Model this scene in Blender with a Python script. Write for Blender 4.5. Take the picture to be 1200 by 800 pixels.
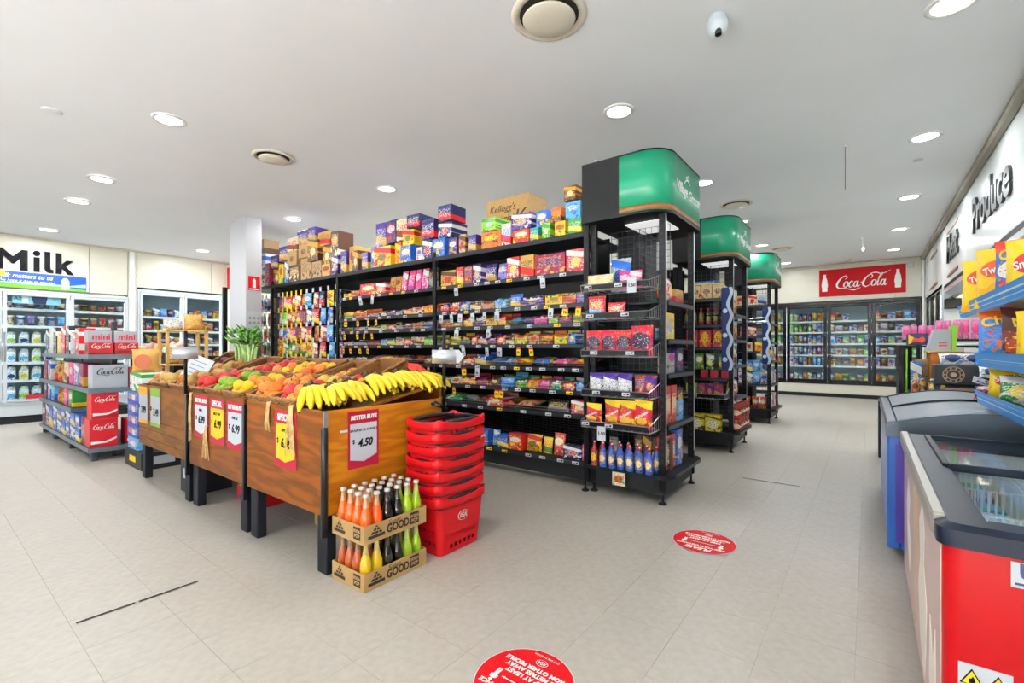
import bpy, math, random
from mathutils import Matrix, Vector
S = bpy.context.scene
for o in list(bpy.data.objects): bpy.data.objects.remove(o)
COL = S.collection
PI = math.pi
R = random.Random(7)
# ---------------------------------------------------------------- camera
cam = bpy.data.cameras.new('camera'); co = bpy.data.objects.new('camera', cam); COL.objects.link(co)
cam.sensor_width = 36; cam.lens = 545.5/1200*36; cam.shift_y = 8/1200; cam.clip_start = .02; cam.clip_end = 100
co.location = (0, 0, 1.2); co.rotation_euler = (PI/2, 0, math.radians(37.46)); S.camera = co
# ---------------------------------------------------------------- world, exposure, daylight
W = bpy.data.worlds.new('sky'); S.world = W; W.use_nodes = True
W.node_tree.nodes['Background'].inputs[0].default_value = (.82, .92, 1, 1)
W.node_tree.nodes['Background'].inputs[1].default_value = 3.6
vs = S.view_settings; vs.view_transform = 'Standard'; vs.look = 'None'; vs.exposure = 0.05; vs.gamma = 1; vs.use_curve_mapping = False
LAMP_W = 18.5
pl = bpy.data.lights.new('shopfront_daylight_portal', 'AREA'); pl.shape = 'RECTANGLE'; pl.size = 3.6; pl.size_y = 2.1
pl.cycles.is_portal = True
po = bpy.data.objects.new('shopfront_daylight_portal', pl); COL.objects.link(po)
po.location = (.94, -2.6, 1.17); po.rotation_euler = (PI/2, 0, PI/2)
sl = bpy.data.lights.new('ceiling_bounce_sun', 'SUN'); sl.energy = 950.0; sl.angle = math.radians(2); sl.color = (.93, .97, 1)  # unseen sun, added so the bright path bounces light onto the ceiling
so = bpy.data.objects.new('ceiling_bounce_sun', sl); COL.objects.link(so); so.location = (8, -4, 14); so.rotation_euler = (math.radians(-8), math.radians(25), 0)
# ---------------------------------------------------------------- materials
def srgb(h):
    if not isinstance(h, str): return tuple(h)[:3] + (1,)
    v = [int(h[i:i+2], 16)/255 for i in (0, 2, 4)]
    return tuple((c/12.92 if c <= .04045 else ((c+.055)/1.055)**2.4) for c in v) + (1,)
MATS = {}
def mat(name, col, rough=.5, metal=0, spec=.5, coat=0, emit=None, es=0, trans=0, alpha=1):
    if name in MATS: return MATS[name]
    m = bpy.data.materials.new(name); m.use_nodes = True
    b = m.node_tree.nodes['Principled BSDF']
    b.inputs['Base Color'].default_value = srgb(col); b.inputs['Roughness'].default_value = rough
    b.inputs['Metallic'].default_value = metal; b.inputs['Specular IOR Level'].default_value = spec
    b.inputs['Coat Weight'].default_value = coat; b.inputs['Coat Roughness'].default_value = .08
    b.inputs['Transmission Weight'].default_value = trans
    if emit: b.inputs['Emission Color'].default_value = srgb(emit); b.inputs['Emission Strength'].default_value = es
    m.diffuse_color = srgb(col); MATS[name] = m
    return m
class NT:
    def __init__(s, m): s.t = m.node_tree; s.n = s.t.nodes; s.l = s.t.links
    def new(s, ty, **k):
        n = s.n.new(ty)
        for a, b in k.items(): setattr(n, a, b)
        return n
    def put(s, sock, v):
        if hasattr(v, 'is_linked') or isinstance(v, bpy.types.NodeSocket): s.l.new(v, sock)
        else: sock.default_value = v
    def math(s, op, a, b=0.0, c=None):
        n = s.new('ShaderNodeMath', operation=op); s.put(n.inputs[0], a); s.put(n.inputs[1], b)
        if c is not None: s.put(n.inputs[2], c)
        return n.outputs[0]
    def mix(s, f, a, b):
        n = s.new('ShaderNodeMix', data_type='RGBA'); s.put(n.inputs[0], f); s.put(n.inputs[6], a); s.put(n.inputs[7], b)
        return n.outputs[2]
    def noise(s, vec, scale, detail=2, rough=.5):
        n = s.new('ShaderNodeTexNoise'); s.put(n.inputs['Vector'], vec); n.inputs['Scale'].default_value = scale
        n.inputs['Detail'].default_value = detail; n.inputs['Roughness'].default_value = rough
        return n.outputs[0]
    def mapv(s, vec, loc=(0, 0, 0), scale=(1, 1, 1), rot=(0, 0, 0)):
        n = s.new('ShaderNodeMapping'); s.put(n.inputs[0], vec); n.inputs[1].default_value = loc; n.inputs[2].default_value = rot; n.inputs[3].default_value = scale
        return n.outputs[0]
    def bump(s, h, st=.3, d=.01):
        n = s.new('ShaderNodeBump'); n.inputs['Strength'].default_value = st; n.inputs['Distance'].default_value = d; s.put(n.inputs['Height'], h)
        return n.outputs[0]
def surf(name, c1, c2, scale, rough=.5, stretch=(1, 1, 1), bump=0, bscale=None, coat=0, coord='Object', detail=4, spec=.5):
    """two-tone noise surface"""
    if name in MATS: return MATS[name]
    m = mat(name, c1, rough, coat=coat, spec=spec); t = NT(m); b = t.n['Principled BSDF']
    v = t.new('ShaderNodeTexCoord').outputs[coord]; v = t.mapv(v, scale=stretch)
    f = t.noise(v, scale, detail)
    rp = t.new('ShaderNodeMapRange'); t.put(rp.inputs[0], f); rp.inputs[1].default_value = .35; rp.inputs[2].default_value = .65
    t.l.new(t.mix(rp.outputs[0], srgb(c1), srgb(c2)), b.inputs['Base Color'])
    if bump: t.l.new(t.bump(t.noise(v, bscale or scale*3, 3), bump, .004), b.inputs['Normal'])
    return m
def wood(name, c1, c2, c3, rough=.42, axis='X', coat=.0, seedv=0):
    m = mat(name, c1, rough, coat=coat, spec=.25); t = NT(m); b = t.n['Principled BSDF']
    v = t.new('ShaderNodeTexCoord').outputs['Object']
    st = {'X': (.55, 3, 3.6), 'Y': (3, .55, 3.6)}[axis]
    v = t.mapv(v, loc=(seedv, seedv*2, seedv), scale=st)
    n1 = t.noise(v, 1.6, 3)
    w = t.new('ShaderNodeMath', operation='SINE'); t.put(w.inputs[0], t.math('MULTIPLY', n1, 46.0))
    f = t.math('MULTIPLY_ADD', w.outputs[0], .5, .5)
    f2 = t.noise(t.mapv(v, scale=(1.5, 14, 14)), 5, 3)
    cA = t.mix(t.math('MULTIPLY', f, .95), srgb(c1), srgb(c2))
    cB = t.mix(t.math('MULTIPLY', f2, .45), cA, srgb(c3))
    t.l.new(cB, b.inputs['Base Color'])
    t.l.new(t.bump(f2, .12, .003), b.inputs['Normal'])
    return m
def wicker(name, c1, c2):
    m = mat(name, c1, .55); t = NT(m); b = t.n['Principled BSDF']
    v = t.new('ShaderNodeTexCoord').outputs['Object']
    s = t.new('ShaderNodeSeparateXYZ'); t.l.new(v, s.inputs[0])
    h = t.math('ADD', s.outputs[0], s.outputs[1])
    a = t.math('SINE', t.math('MULTIPLY', h, 230.0)); z = t.math('SINE', t.math('MULTIPLY', s.outputs[2], 380.0))
    p = t.math('MULTIPLY', a, z); f = t.math('MULTIPLY_ADD', p, .5, .5)
    n = t.noise(v, 30, 2)
    t.l.new(t.mix(t.math('MULTIPLY', t.math('ADD', f, n), .5), srgb(c1), srgb(c2)), b.inputs['Base Color'])
    t.l.new(t.bump(f, .8, .004), b.inputs['Normal'])
    return m
def pane(name, tint=(.93, .97, .97), refl=.09, fk=.8):
    m = bpy.data.materials.new(name); m.use_nodes = True; t = NT(m); t.n.clear()
    out = t.new('ShaderNodeOutputMaterial'); tr = t.new('ShaderNodeBsdfTransparent'); gl = t.new('ShaderNodeBsdfGlossy'); mx = t.new('ShaderNodeMixShader')
    tr.inputs[0].default_value = tint + (1,); gl.inputs['Roughness'].default_value = .03
    lw = t.new('ShaderNodeFresnel'); lw.inputs[0].default_value = 1.45
    t.put(mx.inputs[0], t.math('ADD', t.math('MULTIPLY', lw.outputs[0], fk), refl-.04))
    t.l.new(tr.outputs[0], mx.inputs[1]); t.l.new(gl.outputs[0], mx.inputs[2]); t.l.new(mx.outputs[0], out.inputs[0])
    MATS[name] = m; return m
def frosted(name, col, amt, rough):
    m = mat(name, col, rough, spec=.6); t = NT(m); b = t.n['Principled BSDF']; out = t.n['Material Output']
    tr = t.new('ShaderNodeBsdfTransparent'); mx = t.new('ShaderNodeMixShader'); mx.inputs[0].default_value = amt
    t.l.new(tr.outputs[0], mx.inputs[1]); t.l.new(b.outputs[0], mx.inputs[2]); t.l.new(mx.outputs[0], out.inputs[0]); return m
# printed packaging: one shared node group fed with colours and layout
def make_pack_group():
    g = bpy.data.node_groups.new('printed_pack', 'ShaderNodeTree')
    I = g.interface
    for n in 'ABCD': I.new_socket(n, in_out='INPUT', socket_type='NodeSocketColor')
    for n in ('ex', 'eh', 'ez', 'bz', 'bh', 'tx', 'tz', 'ta', 'bu'): I.new_socket(n, in_out='INPUT', socket_type='NodeSocketFloat')
    I.new_socket('Color', in_out='OUTPUT', socket_type='NodeSocketColor')
    class G: node_tree = g
    t = NT(G); gi = t.new('NodeGroupInput').outputs; go = t.new('NodeGroupOutput')
    tc = t.new('ShaderNodeTexCoord'); s = t.new('ShaderNodeSeparateXYZ'); t.l.new(tc.outputs['Generated'], s.inputs[0])
    rnd = t.new('ShaderNodeObjectInfo').outputs['Random']
    x = t.math('SUBTRACT', s.outputs[0], .5); z = s.outputs[2]
    dx = t.math('DIVIDE', x, gi['ex']); dz = t.math('DIVIDE', t.math('SUBTRACT', z, gi['ez']), gi['eh'])
    r = t.math('ADD', t.math('MULTIPLY', dx, dx), t.math('MULTIPLY', dz, dz))
    m1 = t.math('LESS_THAN', r, 1.0)
    tilt = t.math('MULTIPLY_ADD', x, .18, z)
    m2 = t.math('LESS_THAN', t.math('ABSOLUTE', t.math('SUBTRACT', tilt, gi['bz'])), gi['bh'])
    cv = t.new('ShaderNodeCombineXYZ'); t.put(cv.inputs[0], t.math('MULTIPLY', s.outputs[0], gi['tx'])); t.put(cv.inputs[1], t.math('MULTIPLY', z, gi['tz'])); t.put(cv.inputs[2], t.math('MULTIPLY', rnd, 40.0))
    nz = t.noise(cv.outputs[0], 1.0, 1)
    ins = t.math('MULTIPLY', t.math('LESS_THAN', t.math('ABSOLUTE', x), .40), t.math('LESS_THAN', t.math('ABSOLUTE', t.math('SUBTRACT', z, gi['ez'])), .26))
    m3 = t.math('MULTIPLY', t.math('GREATER_THAN', nz, gi['ta']), ins)
    cv2 = t.new('ShaderNodeCombineXYZ'); t.put(cv2.inputs[0], t.math('MULTIPLY', s.outputs[0], 5.0)); t.put(cv2.inputs[1], t.math('MULTIPLY', z, 5.0)); t.put(cv2.inputs[2], t.math('MULTIPLY_ADD', rnd, 25.0, 9.0))
    art = t.math('MULTIPLY', t.math('GREATER_THAN', t.noise(cv2.outputs[0], 1.0, 0), .6), t.math('LESS_THAN', z, .42))
    vo = t.new('ShaderNodeTexVoronoi'); cv3 = t.new('ShaderNodeCombineXYZ'); t.put(cv3.inputs[0], t.math('MULTIPLY', s.outputs[0], 9.0)); t.put(cv3.inputs[1], t.math('MULTIPLY', z, 9.0)); t.put(cv3.inputs[2], t.math('MULTIPLY_ADD', rnd, 31.0, 3.0)); t.put(vo.inputs['Vector'], cv3.outputs[0]); vo.inputs['Scale'].default_value = 1.0
    hs = t.new('ShaderNodeHueSaturation'); hs.inputs['Saturation'].default_value = 1.5; hs.inputs['Value'].default_value = .55; t.put(hs.inputs['Color'], vo.outputs['Color'])
    busy = t.math('MULTIPLY', t.math('LESS_THAN', t.math('ABSOLUTE', x), .46), t.math('LESS_THAN', vo.outputs['Distance'], .42))
    c = t.mix(art, gi['A'], gi['C']); c = t.mix(t.math('MULTIPLY', busy, gi['bu']), c, hs.outputs[0]); c = t.mix(m2, c, gi['C']); c = t.mix(m1, c, gi['B']); c = t.mix(m3, c, gi['D'])
    t.l.new(c, go.inputs[0])
    return g
PG = make_pack_group()
PCOL = dict(gold='C99A35', red='C81820', purple='3F2180', crimson='8E1038', navy='16245E', blue='1F62C4', sky='5FB6E8', yellow='F2CB12', orange='EC6A14',
            green='2E8B35', lime='9BCB2C', pink='E8418C', brown='54301E', tan='C8A46A', white='E9E9E6', teal='1D9A96', black='1A1A1E', magenta='B51C83',
            lilac='9A86D6', cream='EADFB8', grey='8B9098', silver='B9BEC4', kraft='B28F5E')
def pk(A, B='white', C='yellow', D='white', ex=.36, eh=.2, ez=.6, bz=-2, bh=.1, tx=15, tz=27, ta=.56, rough=.42, coat=.08, bu=None):
    key = 'print_%s_%s_%s_%s_%g_%g_%g_%g_%g_%g' % (A, B, C, D, ex, eh, ez, bz, bh, rough)
    if key in MATS: return MATS[key]
    bu = (0 if (ta > 1 or A == 'kraft') else .45) if bu is None else bu
    m = mat(key, PCOL.get(A, A), rough, coat=coat); t = NT(m); b = t.n['Principled BSDF']
    g = t.new('ShaderNodeGroup'); g.node_tree = PG
    for n, c in zip('ABCD', (A, B, C, D)): g.inputs[n].default_value = srgb(PCOL.get(c, c))
    for n, v in zip(('ex', 'eh', 'ez', 'bz', 'bh', 'tx', 'tz', 'ta', 'bu'), (ex, eh, ez, bz, bh, tx, tz, ta, bu)): g.inputs[n].default_value = v
    t.l.new(g.outputs[0], b.inputs['Base Color'])
    return m
# default look of a pack of each colour (two or three different prints)
PV = {}
def pv(c, v=0):
    k = (c, v % 3)
    if k not in PV:
        oth = {'gold': ('brown', 'red'), 'red': ('white', 'yellow'), 'purple': ('white', 'gold'), 'crimson': ('purple', 'gold'), 'navy': ('white', 'red'), 'blue': ('white', 'yellow'),
               'sky': ('white', 'blue'), 'yellow': ('red', 'green'), 'orange': ('yellow', 'brown'), 'green': ('white', 'yellow'), 'lime': ('green', 'white'), 'pink': ('white', 'magenta'),
               'brown': ('gold', 'cream'), 'tan': ('brown', 'red'), 'white': ('blue', 'red'), 'teal': ('white', 'yellow'), 'black': ('gold', 'grey'), 'magenta': ('white', 'purple'),
               'lilac': ('white', 'purple'), 'cream': ('red', 'brown'), 'grey': ('white', 'blue'), 'silver': ('blue', 'navy'), 'kraft': ('kraft', 'brown')}.get(c, ('white', 'yellow'))
        if v % 3 == 0: PV[k] = pk(c, oth[0], oth[1], oth[1] if c != 'kraft' else 'brown', .38, .17, .62)
        elif v % 3 == 1: PV[k] = pk(c, oth[1], oth[0], oth[0], .24, .2, .45, .8, .12)
        else: PV[k] = pk(c, oth[0], oth[1], oth[0], .02, .02, .5, .28, .16)
    return PV[k]
M = dict(
    black=mat('black_powder_coat', '0E0F12', .5, spec=.25), black_gloss=mat('black_gloss', '121317', .2), shelf=mat('charcoal_shelf_steel', '1B1D21', .45, spec=.3),
    char=mat('charcoal_plinth', '232529', .5, spec=.3), wire=mat('bright_wire', 'B8BBBE', .3, .8), chrome=mat('chrome', 'C9CCD0', .15, 1), alu=mat('brushed_aluminium', 'B9BCBE', .35, .85),
    white=mat('white_enamel', 'E8E8E6', .4), whiteg=mat('white_gloss', 'F1F1EF', .2), ticket=mat('white_ticket', 'CBD0D6', .5, spec=.2), yticket=mat('yellow_ticket', 'F4CC10', .5),
    rticket=mat('red_ticket', 'C92033', .5), ink=mat('black_ink', '0C0D12', .6, spec=.15), cream=mat('cream_panel', 'DAD5C4', .35), cream_t=mat('cream_trim', 'CFCAB9', .4),
    wgrey=mat('white_panel', 'CED2CF', .25), rubber=mat('rubber', '222326', .7), glass=pane('clear_pane', (.93, .97, .97), .045, .3), lidglass=pane('freezer_lid_glass', (.93, .97, .98), .05, .35),
    led=mat('led_fill_strip', 'FFFFFF', .5, emit='EAF4FF', es=2.6), lens=mat('lamp_diffuser', 'FFFFFF', .5, emit='FFF6EA', es=7), ledp=mat('led_panel', 'FFFFFF', .5, emit='FFFFFF', es=.55),
    vent=mat('vent_cream', 'DAD2C2', .5), darkgap=mat('dark_gap', '2A2723', .8), ceil=surf('ceiling_paint', 'F0F2F6', 'EDEFF3', 1.2, .75), fridge_in=mat('fridge_liner', 'A6B6BE', .4),
    redp=mat('red_plastic', 'C00812', .36, spec=.3), bluep=mat('blue_enamel', '1E5FB4', .3, coat=.3), fred=mat('freezer_red', 'A8050F', .3, spec=.2), frim=mat('freezer_rim', '141D2E', .38, spec=.2),
    signred=mat('sign_red', 'C00814', .5, spec=.2), signwhite=mat('sign_white', 'F2F0EC', .5), green=mat('header_green', '148E6A', .34, coat=.15), greenb=mat('header_band', '8A5A2C', .4),
    kraft=surf('kraft_card', 'B8945F', 'AD8955', 18, .75), kink=mat('kraft_ink', '2C211A', .7), dgrey=mat('dark_grey_steel', '3C4047', .4, .3), steel=mat('grey_steel', '4A5058', .4, .5), rail=mat('rail_dark', '2A2E34', .4, .2),
    raffia=surf('raffia_fibre', 'D9BC85', 'B8935A', 40, .8), leaf=surf('leaf_green', '3E7A1E', '6FA838', 14, .5), stalk=surf('pale_stalk', 'C9DC9A', '8DB560', 12, .45, (8, 8, 1)),
)
# ---------------------------------------------------------------- mesh builder
class MB:
    def __init__(s): s.v = []; s.f = []; s.sm = []; s.mi = []; s.cur = 0
    def add(s, vs, fs, smooth=False):
        n = len(s.v); s.v += [tuple(p) for p in vs]
        for f in fs: s.f.append([n+i for i in f]); s.sm.append(smooth); s.mi.append(s.cur)
        return s
    def box(s, x0, x1, y0, y1, z0, z1, c=0):
        if c <= 0:
            return s.add([(x0,y0,z0),(x1,y0,z0),(x1,y1,z0),(x0,y1,z0),(x0,y0,z1),(x1,y0,z1),(x1,y1,z1),(x0,y1,z1)],
                         [(3,2,1,0),(4,5,6,7),(0,1,5,4),(1,2,6,5),(2,3,7,6),(3,0,4,7)])
        cx = min(c, (x1-x0)*.45); cy = min(c, (y1-y0)*.45); cz = min(c, (z1-z0)*.45)
        V = []; idx = {}
        for i, (x, sx) in enumerate(((x0, 1), (x1, -1))):
            for j, (y, sy) in enumerate(((y0, 1), (y1, -1))):
                for k, (z, sz) in enumerate(((z0, 1), (z1, -1))):
                    for a in range(3):
                        idx[i, j, k, a] = len(V)
                        V.append((x+(0 if a == 0 else sx*cx), y+(0 if a == 1 else sy*cy), z+(0 if a == 2 else sz*cz)))
        F = []
        q = lambda *k: [idx[a] for a in k]
        for i in (0, 1):
            f = q((i,0,0,0),(i,1,0,0),(i,1,1,0),(i,0,1,0)); F.append(f if i else f[::-1])
            f = q((0,i,0,1),(1,i,0,1),(1,i,1,1),(0,i,1,1)); F.append(f[::-1] if i else f)
            f = q((0,0,i,2),(1,0,i,2),(1,1,i,2),(0,1,i,2)); F.append(f if i else f[::-1])
        for i in (0, 1):
            for j in (0, 1):
                F.append(q((i,j,0,0),(i,j,1,0),(i,j,1,1),(i,j,0,1)) if i != j else q((i,j,0,1),(i,j,1,1),(i,j,1,0),(i,j,0,0)))
                F.append(q((i,0,j,0),(i,1,j,0),(i,1,j,2),(i,0,j,2)) if i == j else q((i,0,j,2),(i,1,j,2),(i,1,j,0),(i,0,j,0)))
                F.append(q((0,i,j,1),(1,i,j,1),(1,i,j,2),(0,i,j,2)) if i != j else q((0,i,j,2),(1,i,j,2),(1,i,j,1),(0,i,j,1)))
        for i in (0, 1):
            for j in (0, 1):
                for k in (0, 1):
                    f = q((i,j,k,0),(i,j,k,1),(i,j,k,2)); F.append(f if (i+j+k) % 2 else f[::-1])
        return s.add(V, F)
    def prism(s, pts, a, b, plane='XZ'):
        """polygon pts extruded from a to b along the axis normal to the plane"""
        mk = {'XZ': lambda p, t: (p[0], t, p[1]), 'XY': lambda p, t: (p[0], p[1], t), 'YZ': lambda p, t: (t, p[0], p[1])}[plane]
        n = len(pts); V = [mk(p, a) for p in pts]+[mk(p, b) for p in pts]
        F = [list(range(n))[::-1], list(range(n, 2*n))]+[(i, (i+1) % n, n+(i+1) % n, n+i) for i in range(n)]
        return s.add(V, F)
    def lathe(s, prof, c=(0, 0, 0), n=12, axis='Z', caps=True, smooth=True):
        V = []; F = []
        for r, h in prof:
            for i in range(n):
                a = 2*PI*i/n; x = r*math.cos(a); y = r*math.sin(a)
                V.append({'Z': (c[0]+x, c[1]+y, c[2]+h), 'X': (c[0]+h, c[1]+x, c[2]+y), 'Y': (c[0]+y, c[1]+h, c[2]+x)}[axis])
        for j in range(len(prof)-1):
            for i in range(n): F.append((j*n+i, j*n+(i+1) % n, (j+1)*n+(i+1) % n, (j+1)*n+i))
        s.add(V, F, smooth)
        if caps:
            k = len(s.v)-len(V); m = len(prof)-1
            s.f.append([k+i for i in range(n)][::-1]); s.f.append([k+m*n+i for i in range(n)]); s.sm += [False]*2; s.mi += [s.cur]*2
        return s
    def cyl(s, c, r, h, n=12, axis='Z'): return s.lathe([(r, 0), (r, h)], c, n, axis)
    def tube(s, pts, r, n=6, closed=False, radii=None):
        pts = [Vector(p) for p in pts]; m = len(pts); V = []; F = []; up = None
        for i, p in enumerate(pts):
            a = pts[(i-1) % m] if (closed or i) else p; b = pts[(i+1) % m] if (closed or i < m-1) else p
            d = (b-a).normalized()
            if up is None:
                up = d.cross(Vector((0, 0, 1)) if abs(d.z) < .9 else Vector((1, 0, 0))).normalized()
            else:
                up = (up-d*up.dot(d)); up = up.normalized() if up.length > 1e-6 else d.orthogonal().normalized()
            w = d.cross(up); rr = radii[i] if radii else r
            for k in range(n):
                t = 2*PI*k/n; V.append(p+up*math.cos(t)*rr+w*math.sin(t)*rr)
        for i in range(m if closed else m-1):
            j = (i+1) % m
            for k in range(n): F.append((i*n+k, i*n+(k+1) % n, j*n+(k+1) % n, j*n+k))
        if not closed: F += [list(range(n))[::-1], [(m-1)*n+k for k in range(n)]]
        return s.add(V, F, n > 4)
    def bar(s, a, b, w): return s.tube([a, b], w, 4)
    def sphere(s, c, rx, ry, rz, n=12, m=8):
        prof = [(math.sin(PI*j/m), -math.cos(PI*j/m)) for j in range(m+1)]
        V = []; F = []
        for j, (r, h) in enumerate(prof):
            for i in range(n):
                a = 2*PI*i/n; V.append((c[0]+r*math.cos(a)*rx, c[1]+r*math.sin(a)*ry, c[2]+h*rz))
        for j in range(m):
            for i in range(n): F.append((j*n+i, j*n+(i+1) % n, (j+1)*n+(i+1) % n, (j+1)*n+i))
        return s.add(V, F, True)
    def mesh(s, name, mats):
        me = bpy.data.meshes.new(name); me.from_pydata(s.v, [], s.f); me.update()
        for m in (mats if isinstance(mats, (list, tuple)) else [mats]): me.materials.append(m)
        me.polygons.foreach_set('use_smooth', s.sm); me.polygons.foreach_set('material_index', s.mi); me.update()
        return me
    def obj(s, name, mats, parent=None, label=None, cat=None, group=None, kind=None, local=False):
        """vertices are in world space unless local; origin at the parent's base or at the own base centre"""
        if not local:
            if parent is not None: o = parent['_w'] if '_w' in parent else parent.location
            else:
                xs, ys, zs = zip(*s.v); o = ((min(xs)+max(xs))/2, (min(ys)+max(ys))/2, min(zs))
            s.v = [(x-o[0], y-o[1], z-o[2]) for x, y, z in s.v]
        else: o = (0, 0, 0)
        ob = bpy.data.objects.new(name, s.mesh(name, mats)); COL.objects.link(ob)
        if parent is not None: ob.parent = parent; ob['_w'] = tuple(o)
        elif not local: ob.location = o; ob['_w'] = tuple(o)
        return tag(ob, label, cat, group, kind)
def tag(o, label=None, cat=None, group=None, kind=None):
    if label: o['label'] = label
    if cat: o['category'] = cat
    if group: o['group'] = group
    if kind: o['kind'] = kind
    return o
def T(name, label, cat, loc=(0, 0, 0), rz=0, group=None, kind=None):
    o = bpy.data.objects.new(name, None); COL.objects.link(o); o.empty_display_size = .1
    o.location = loc; o.rotation_euler = (0, 0, rz)
    return tag(o, label, cat, group, kind)
def inst(name, me, loc=(0, 0, 0), rot=(0, 0, 0), sc=(1, 1, 1), m=None, parent=None, label=None, cat=None, group=None, kind=None):
    o = bpy.data.objects.new(name, me); COL.objects.link(o); o.location = loc; o.rotation_euler = rot; o.scale = sc
    if m is not None: o.material_slots[0].link = 'OBJECT'; o.material_slots[0].material = m
    if parent is not None: o.parent = parent
    return tag(o, label, cat, group, kind)
def orient(o, origin, right, up):
    r = Vector(right).normalized(); u = Vector(up).normalized(); n = r.cross(u)
    o.matrix_basis = Matrix(((r.x, u.x, n.x, origin[0]), (r.y, u.y, n.y, origin[1]), (r.z, u.z, n.z, origin[2]), (0, 0, 0, 1)))
    return o
TXT = {}
def textmesh(s, size, off=0, shear=0, ext=.001, space=1.0, align='CENTER', sx=1):
    k = (s, round(size, 4), off, shear, ext, space, align, sx)
    if k not in TXT:
        cu = bpy.data.curves.new('lettering', 'FONT'); cu.body = s; cu.size = size; cu.offset = off; cu.shear = shear; cu.extrude = ext
        cu.space_character = space; cu.align_x = align; cu.align_y = 'CENTER'; cu.resolution_u = 3
        ob = bpy.data.objects.new('lettering', cu)
        me = bpy.data.meshes.new_from_object(ob); me.name = 'lettering'
        bpy.data.objects.remove(ob); bpy.data.curves.remove(cu)
        if sx != 1:
            for v in me.vertices: v.co.x *= sx
        TXT[k] = me
    return TXT[k]
def text(s, size, m, parent, origin, right, up, name='lettering', **k):
    """flat lettering, a part of parent; origin in world space for unrotated parents"""
    me = textmesh(s, size, **k)
    if not len(me.materials): me.materials.append(None)
    o = bpy.data.objects.new(name, me); COL.objects.link(o); o.material_slots[0].link = 'OBJECT'; o.material_slots[0].material = m
    if parent is not None:
        w = parent['_w'] if '_w' in parent else parent.location
        o.parent = parent; origin = Vector(origin)-Vector(w)
    return orient(o, origin, right, up)
ORD = 'first second third fourth fifth sixth seventh eighth ninth tenth eleventh twelfth thirteenth fourteenth fifteenth sixteenth seventeenth eighteenth nineteenth twentieth'.split()
def nth(i):
    return ORD[i] if i < 20 else ('twenty-' if i < 29 else 'thirty-')+ORD[(i-20) % 10] if i not in (29, 39) else {29: 'thirtieth', 39: 'fortieth'}[i]
# ================================================================ STRUCTURE
XL, XR, YB, YF = -10.77, 1.0, 13.9, -4.5
def zc(x):
    q = min(max((x-XL)/6.5, 0), 1); return 3.0+.27*q*q*(3-2*q)
# ---- floor: vinyl tiles
tile_m = surf('vinyl_tile', 'BCB5AB', 'B3ABA0', 26, .45, detail=5, coat=0, coord='Object')
def tune_tile():
    t = NT(tile_m); b = t.n['Principled BSDF']; src = b.inputs['Base Color'].links[0].from_socket
    r = t.new('ShaderNodeObjectInfo').outputs['Random']
    v = t.new('ShaderNodeNewGeometry').outputs['Position']
    st = t.noise(t.mapv(v, scale=(1, 1, 0)), 1.1, 4, .6)
    k = t.math('MULTIPLY_ADD', r, .015, .985)
    k = t.math('MULTIPLY', k, t.math('MULTIPLY_ADD', st, .22, .89))
    sc = t.noise(t.mapv(v, scale=(9, 60, 0), rot=(0, 0, .6)), 1.6, 2); k = t.math('SUBTRACT', k, t.math('MULTIPLY', t.math('GREATER_THAN', sc, .74), .07))
    n = t.new('ShaderNodeVectorMath', operation='SCALE'); t.l.new(src, n.inputs[0]); t.l.new(k, n.inputs[3]); t.l.new(n.outputs[0], b.inputs['Base Color'])
    t.l.new(t.math('MULTIPLY_ADD', st, .3, .32), b.inputs['Roughness'])
tune_tile()
fl = MB().box(XL-1.0, 2.0, YF-.3, YB+1.0, -.1, -.0028).obj('floor', mat('tile_joint', 'ADA69C', .8), label='pale speckled vinyl tile floor of the shop', kind='structure')
TS = .305; tm = MB(); a = TS/2-.0002; b_ = TS/2-.0005
tm.add([(-a,-a,-.0025),(a,-a,-.0025),(a,a,-.0025),(-a,a,-.0025),(-b_,-b_,0),(b_,-b_,0),(b_,b_,0),(-b_,b_,0)], [(4,5,6,7),(0,1,5,4),(1,2,6,5),(2,3,7,6),(3,0,4,7)])
tile_me = tm.mesh('vinyl_tile', tile_m)
th = math.radians(37.46); sn, cs = math.sin(th), math.cos(th)
tl = []
ix = int((XL+.651)/TS)-1
while -.651+TS*(ix+.5) < 1.5:
    x = -.651+TS*(ix+.5); iy = int((YF-1.352)/TS)-1
    while 1.352+TS*(iy+.5) < YB+.2:
        y = 1.352+TS*(iy+.5); d = -sn*x+cs*y; l = cs*x+sn*y
        vis = 0
        if d > .6 and abs(l/d) < 1.13 and 1.2/d < .745 and x < .2 and not (-5.4 < x < -2.3 and 1.4 < y < 2.2) and not (x < -1.3 and 3.6 < y < 4.3) and not (y > 1.1 and x < -5.5 and y < 1.6): vis = 1/d
        tl.append((vis, x, y)); iy += 1
    ix += 1
tl.sort(reverse=True)
for v, x, y in tl[:300]: inst('vinyl_tile', tile_me, (x, y, .0028), parent=fl); 
fo = fl['_w']
for o in fl.children: o.location = (o.location[0]-fo[0], o.location[1]-fo[1], -fo[2])
rest = MB()
for v, x, y in tl[300:]: rest.add([(x+p[0], y+p[1], p[2]) for p in tm.v], tm.f)
rest.obj('vinyl_tile_field', tile_m, fl, kind='stuff')
# ---- ceiling
cm = MB(); xs = [XL-.9+i*.43 for i in range(31)]
V = []
for x in xs: V += [(x, YF-.2, zc(x)), (x, YB+.9, zc(x)), (x, YF-.2, zc(x)+.12), (x, YB+.9, zc(x)+.12)]
cm.add(V, [(4*i, 4*i+1, 4*i+5, 4*i+4) for i in range(30)]+[(4*i+2, 4*i+6, 4*i+7, 4*i+3) for i in range(30)], True)
cm.obj('ceiling', M['ceil'], label='smooth white painted plasterboard ceiling with round downlights', kind='structure')
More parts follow.
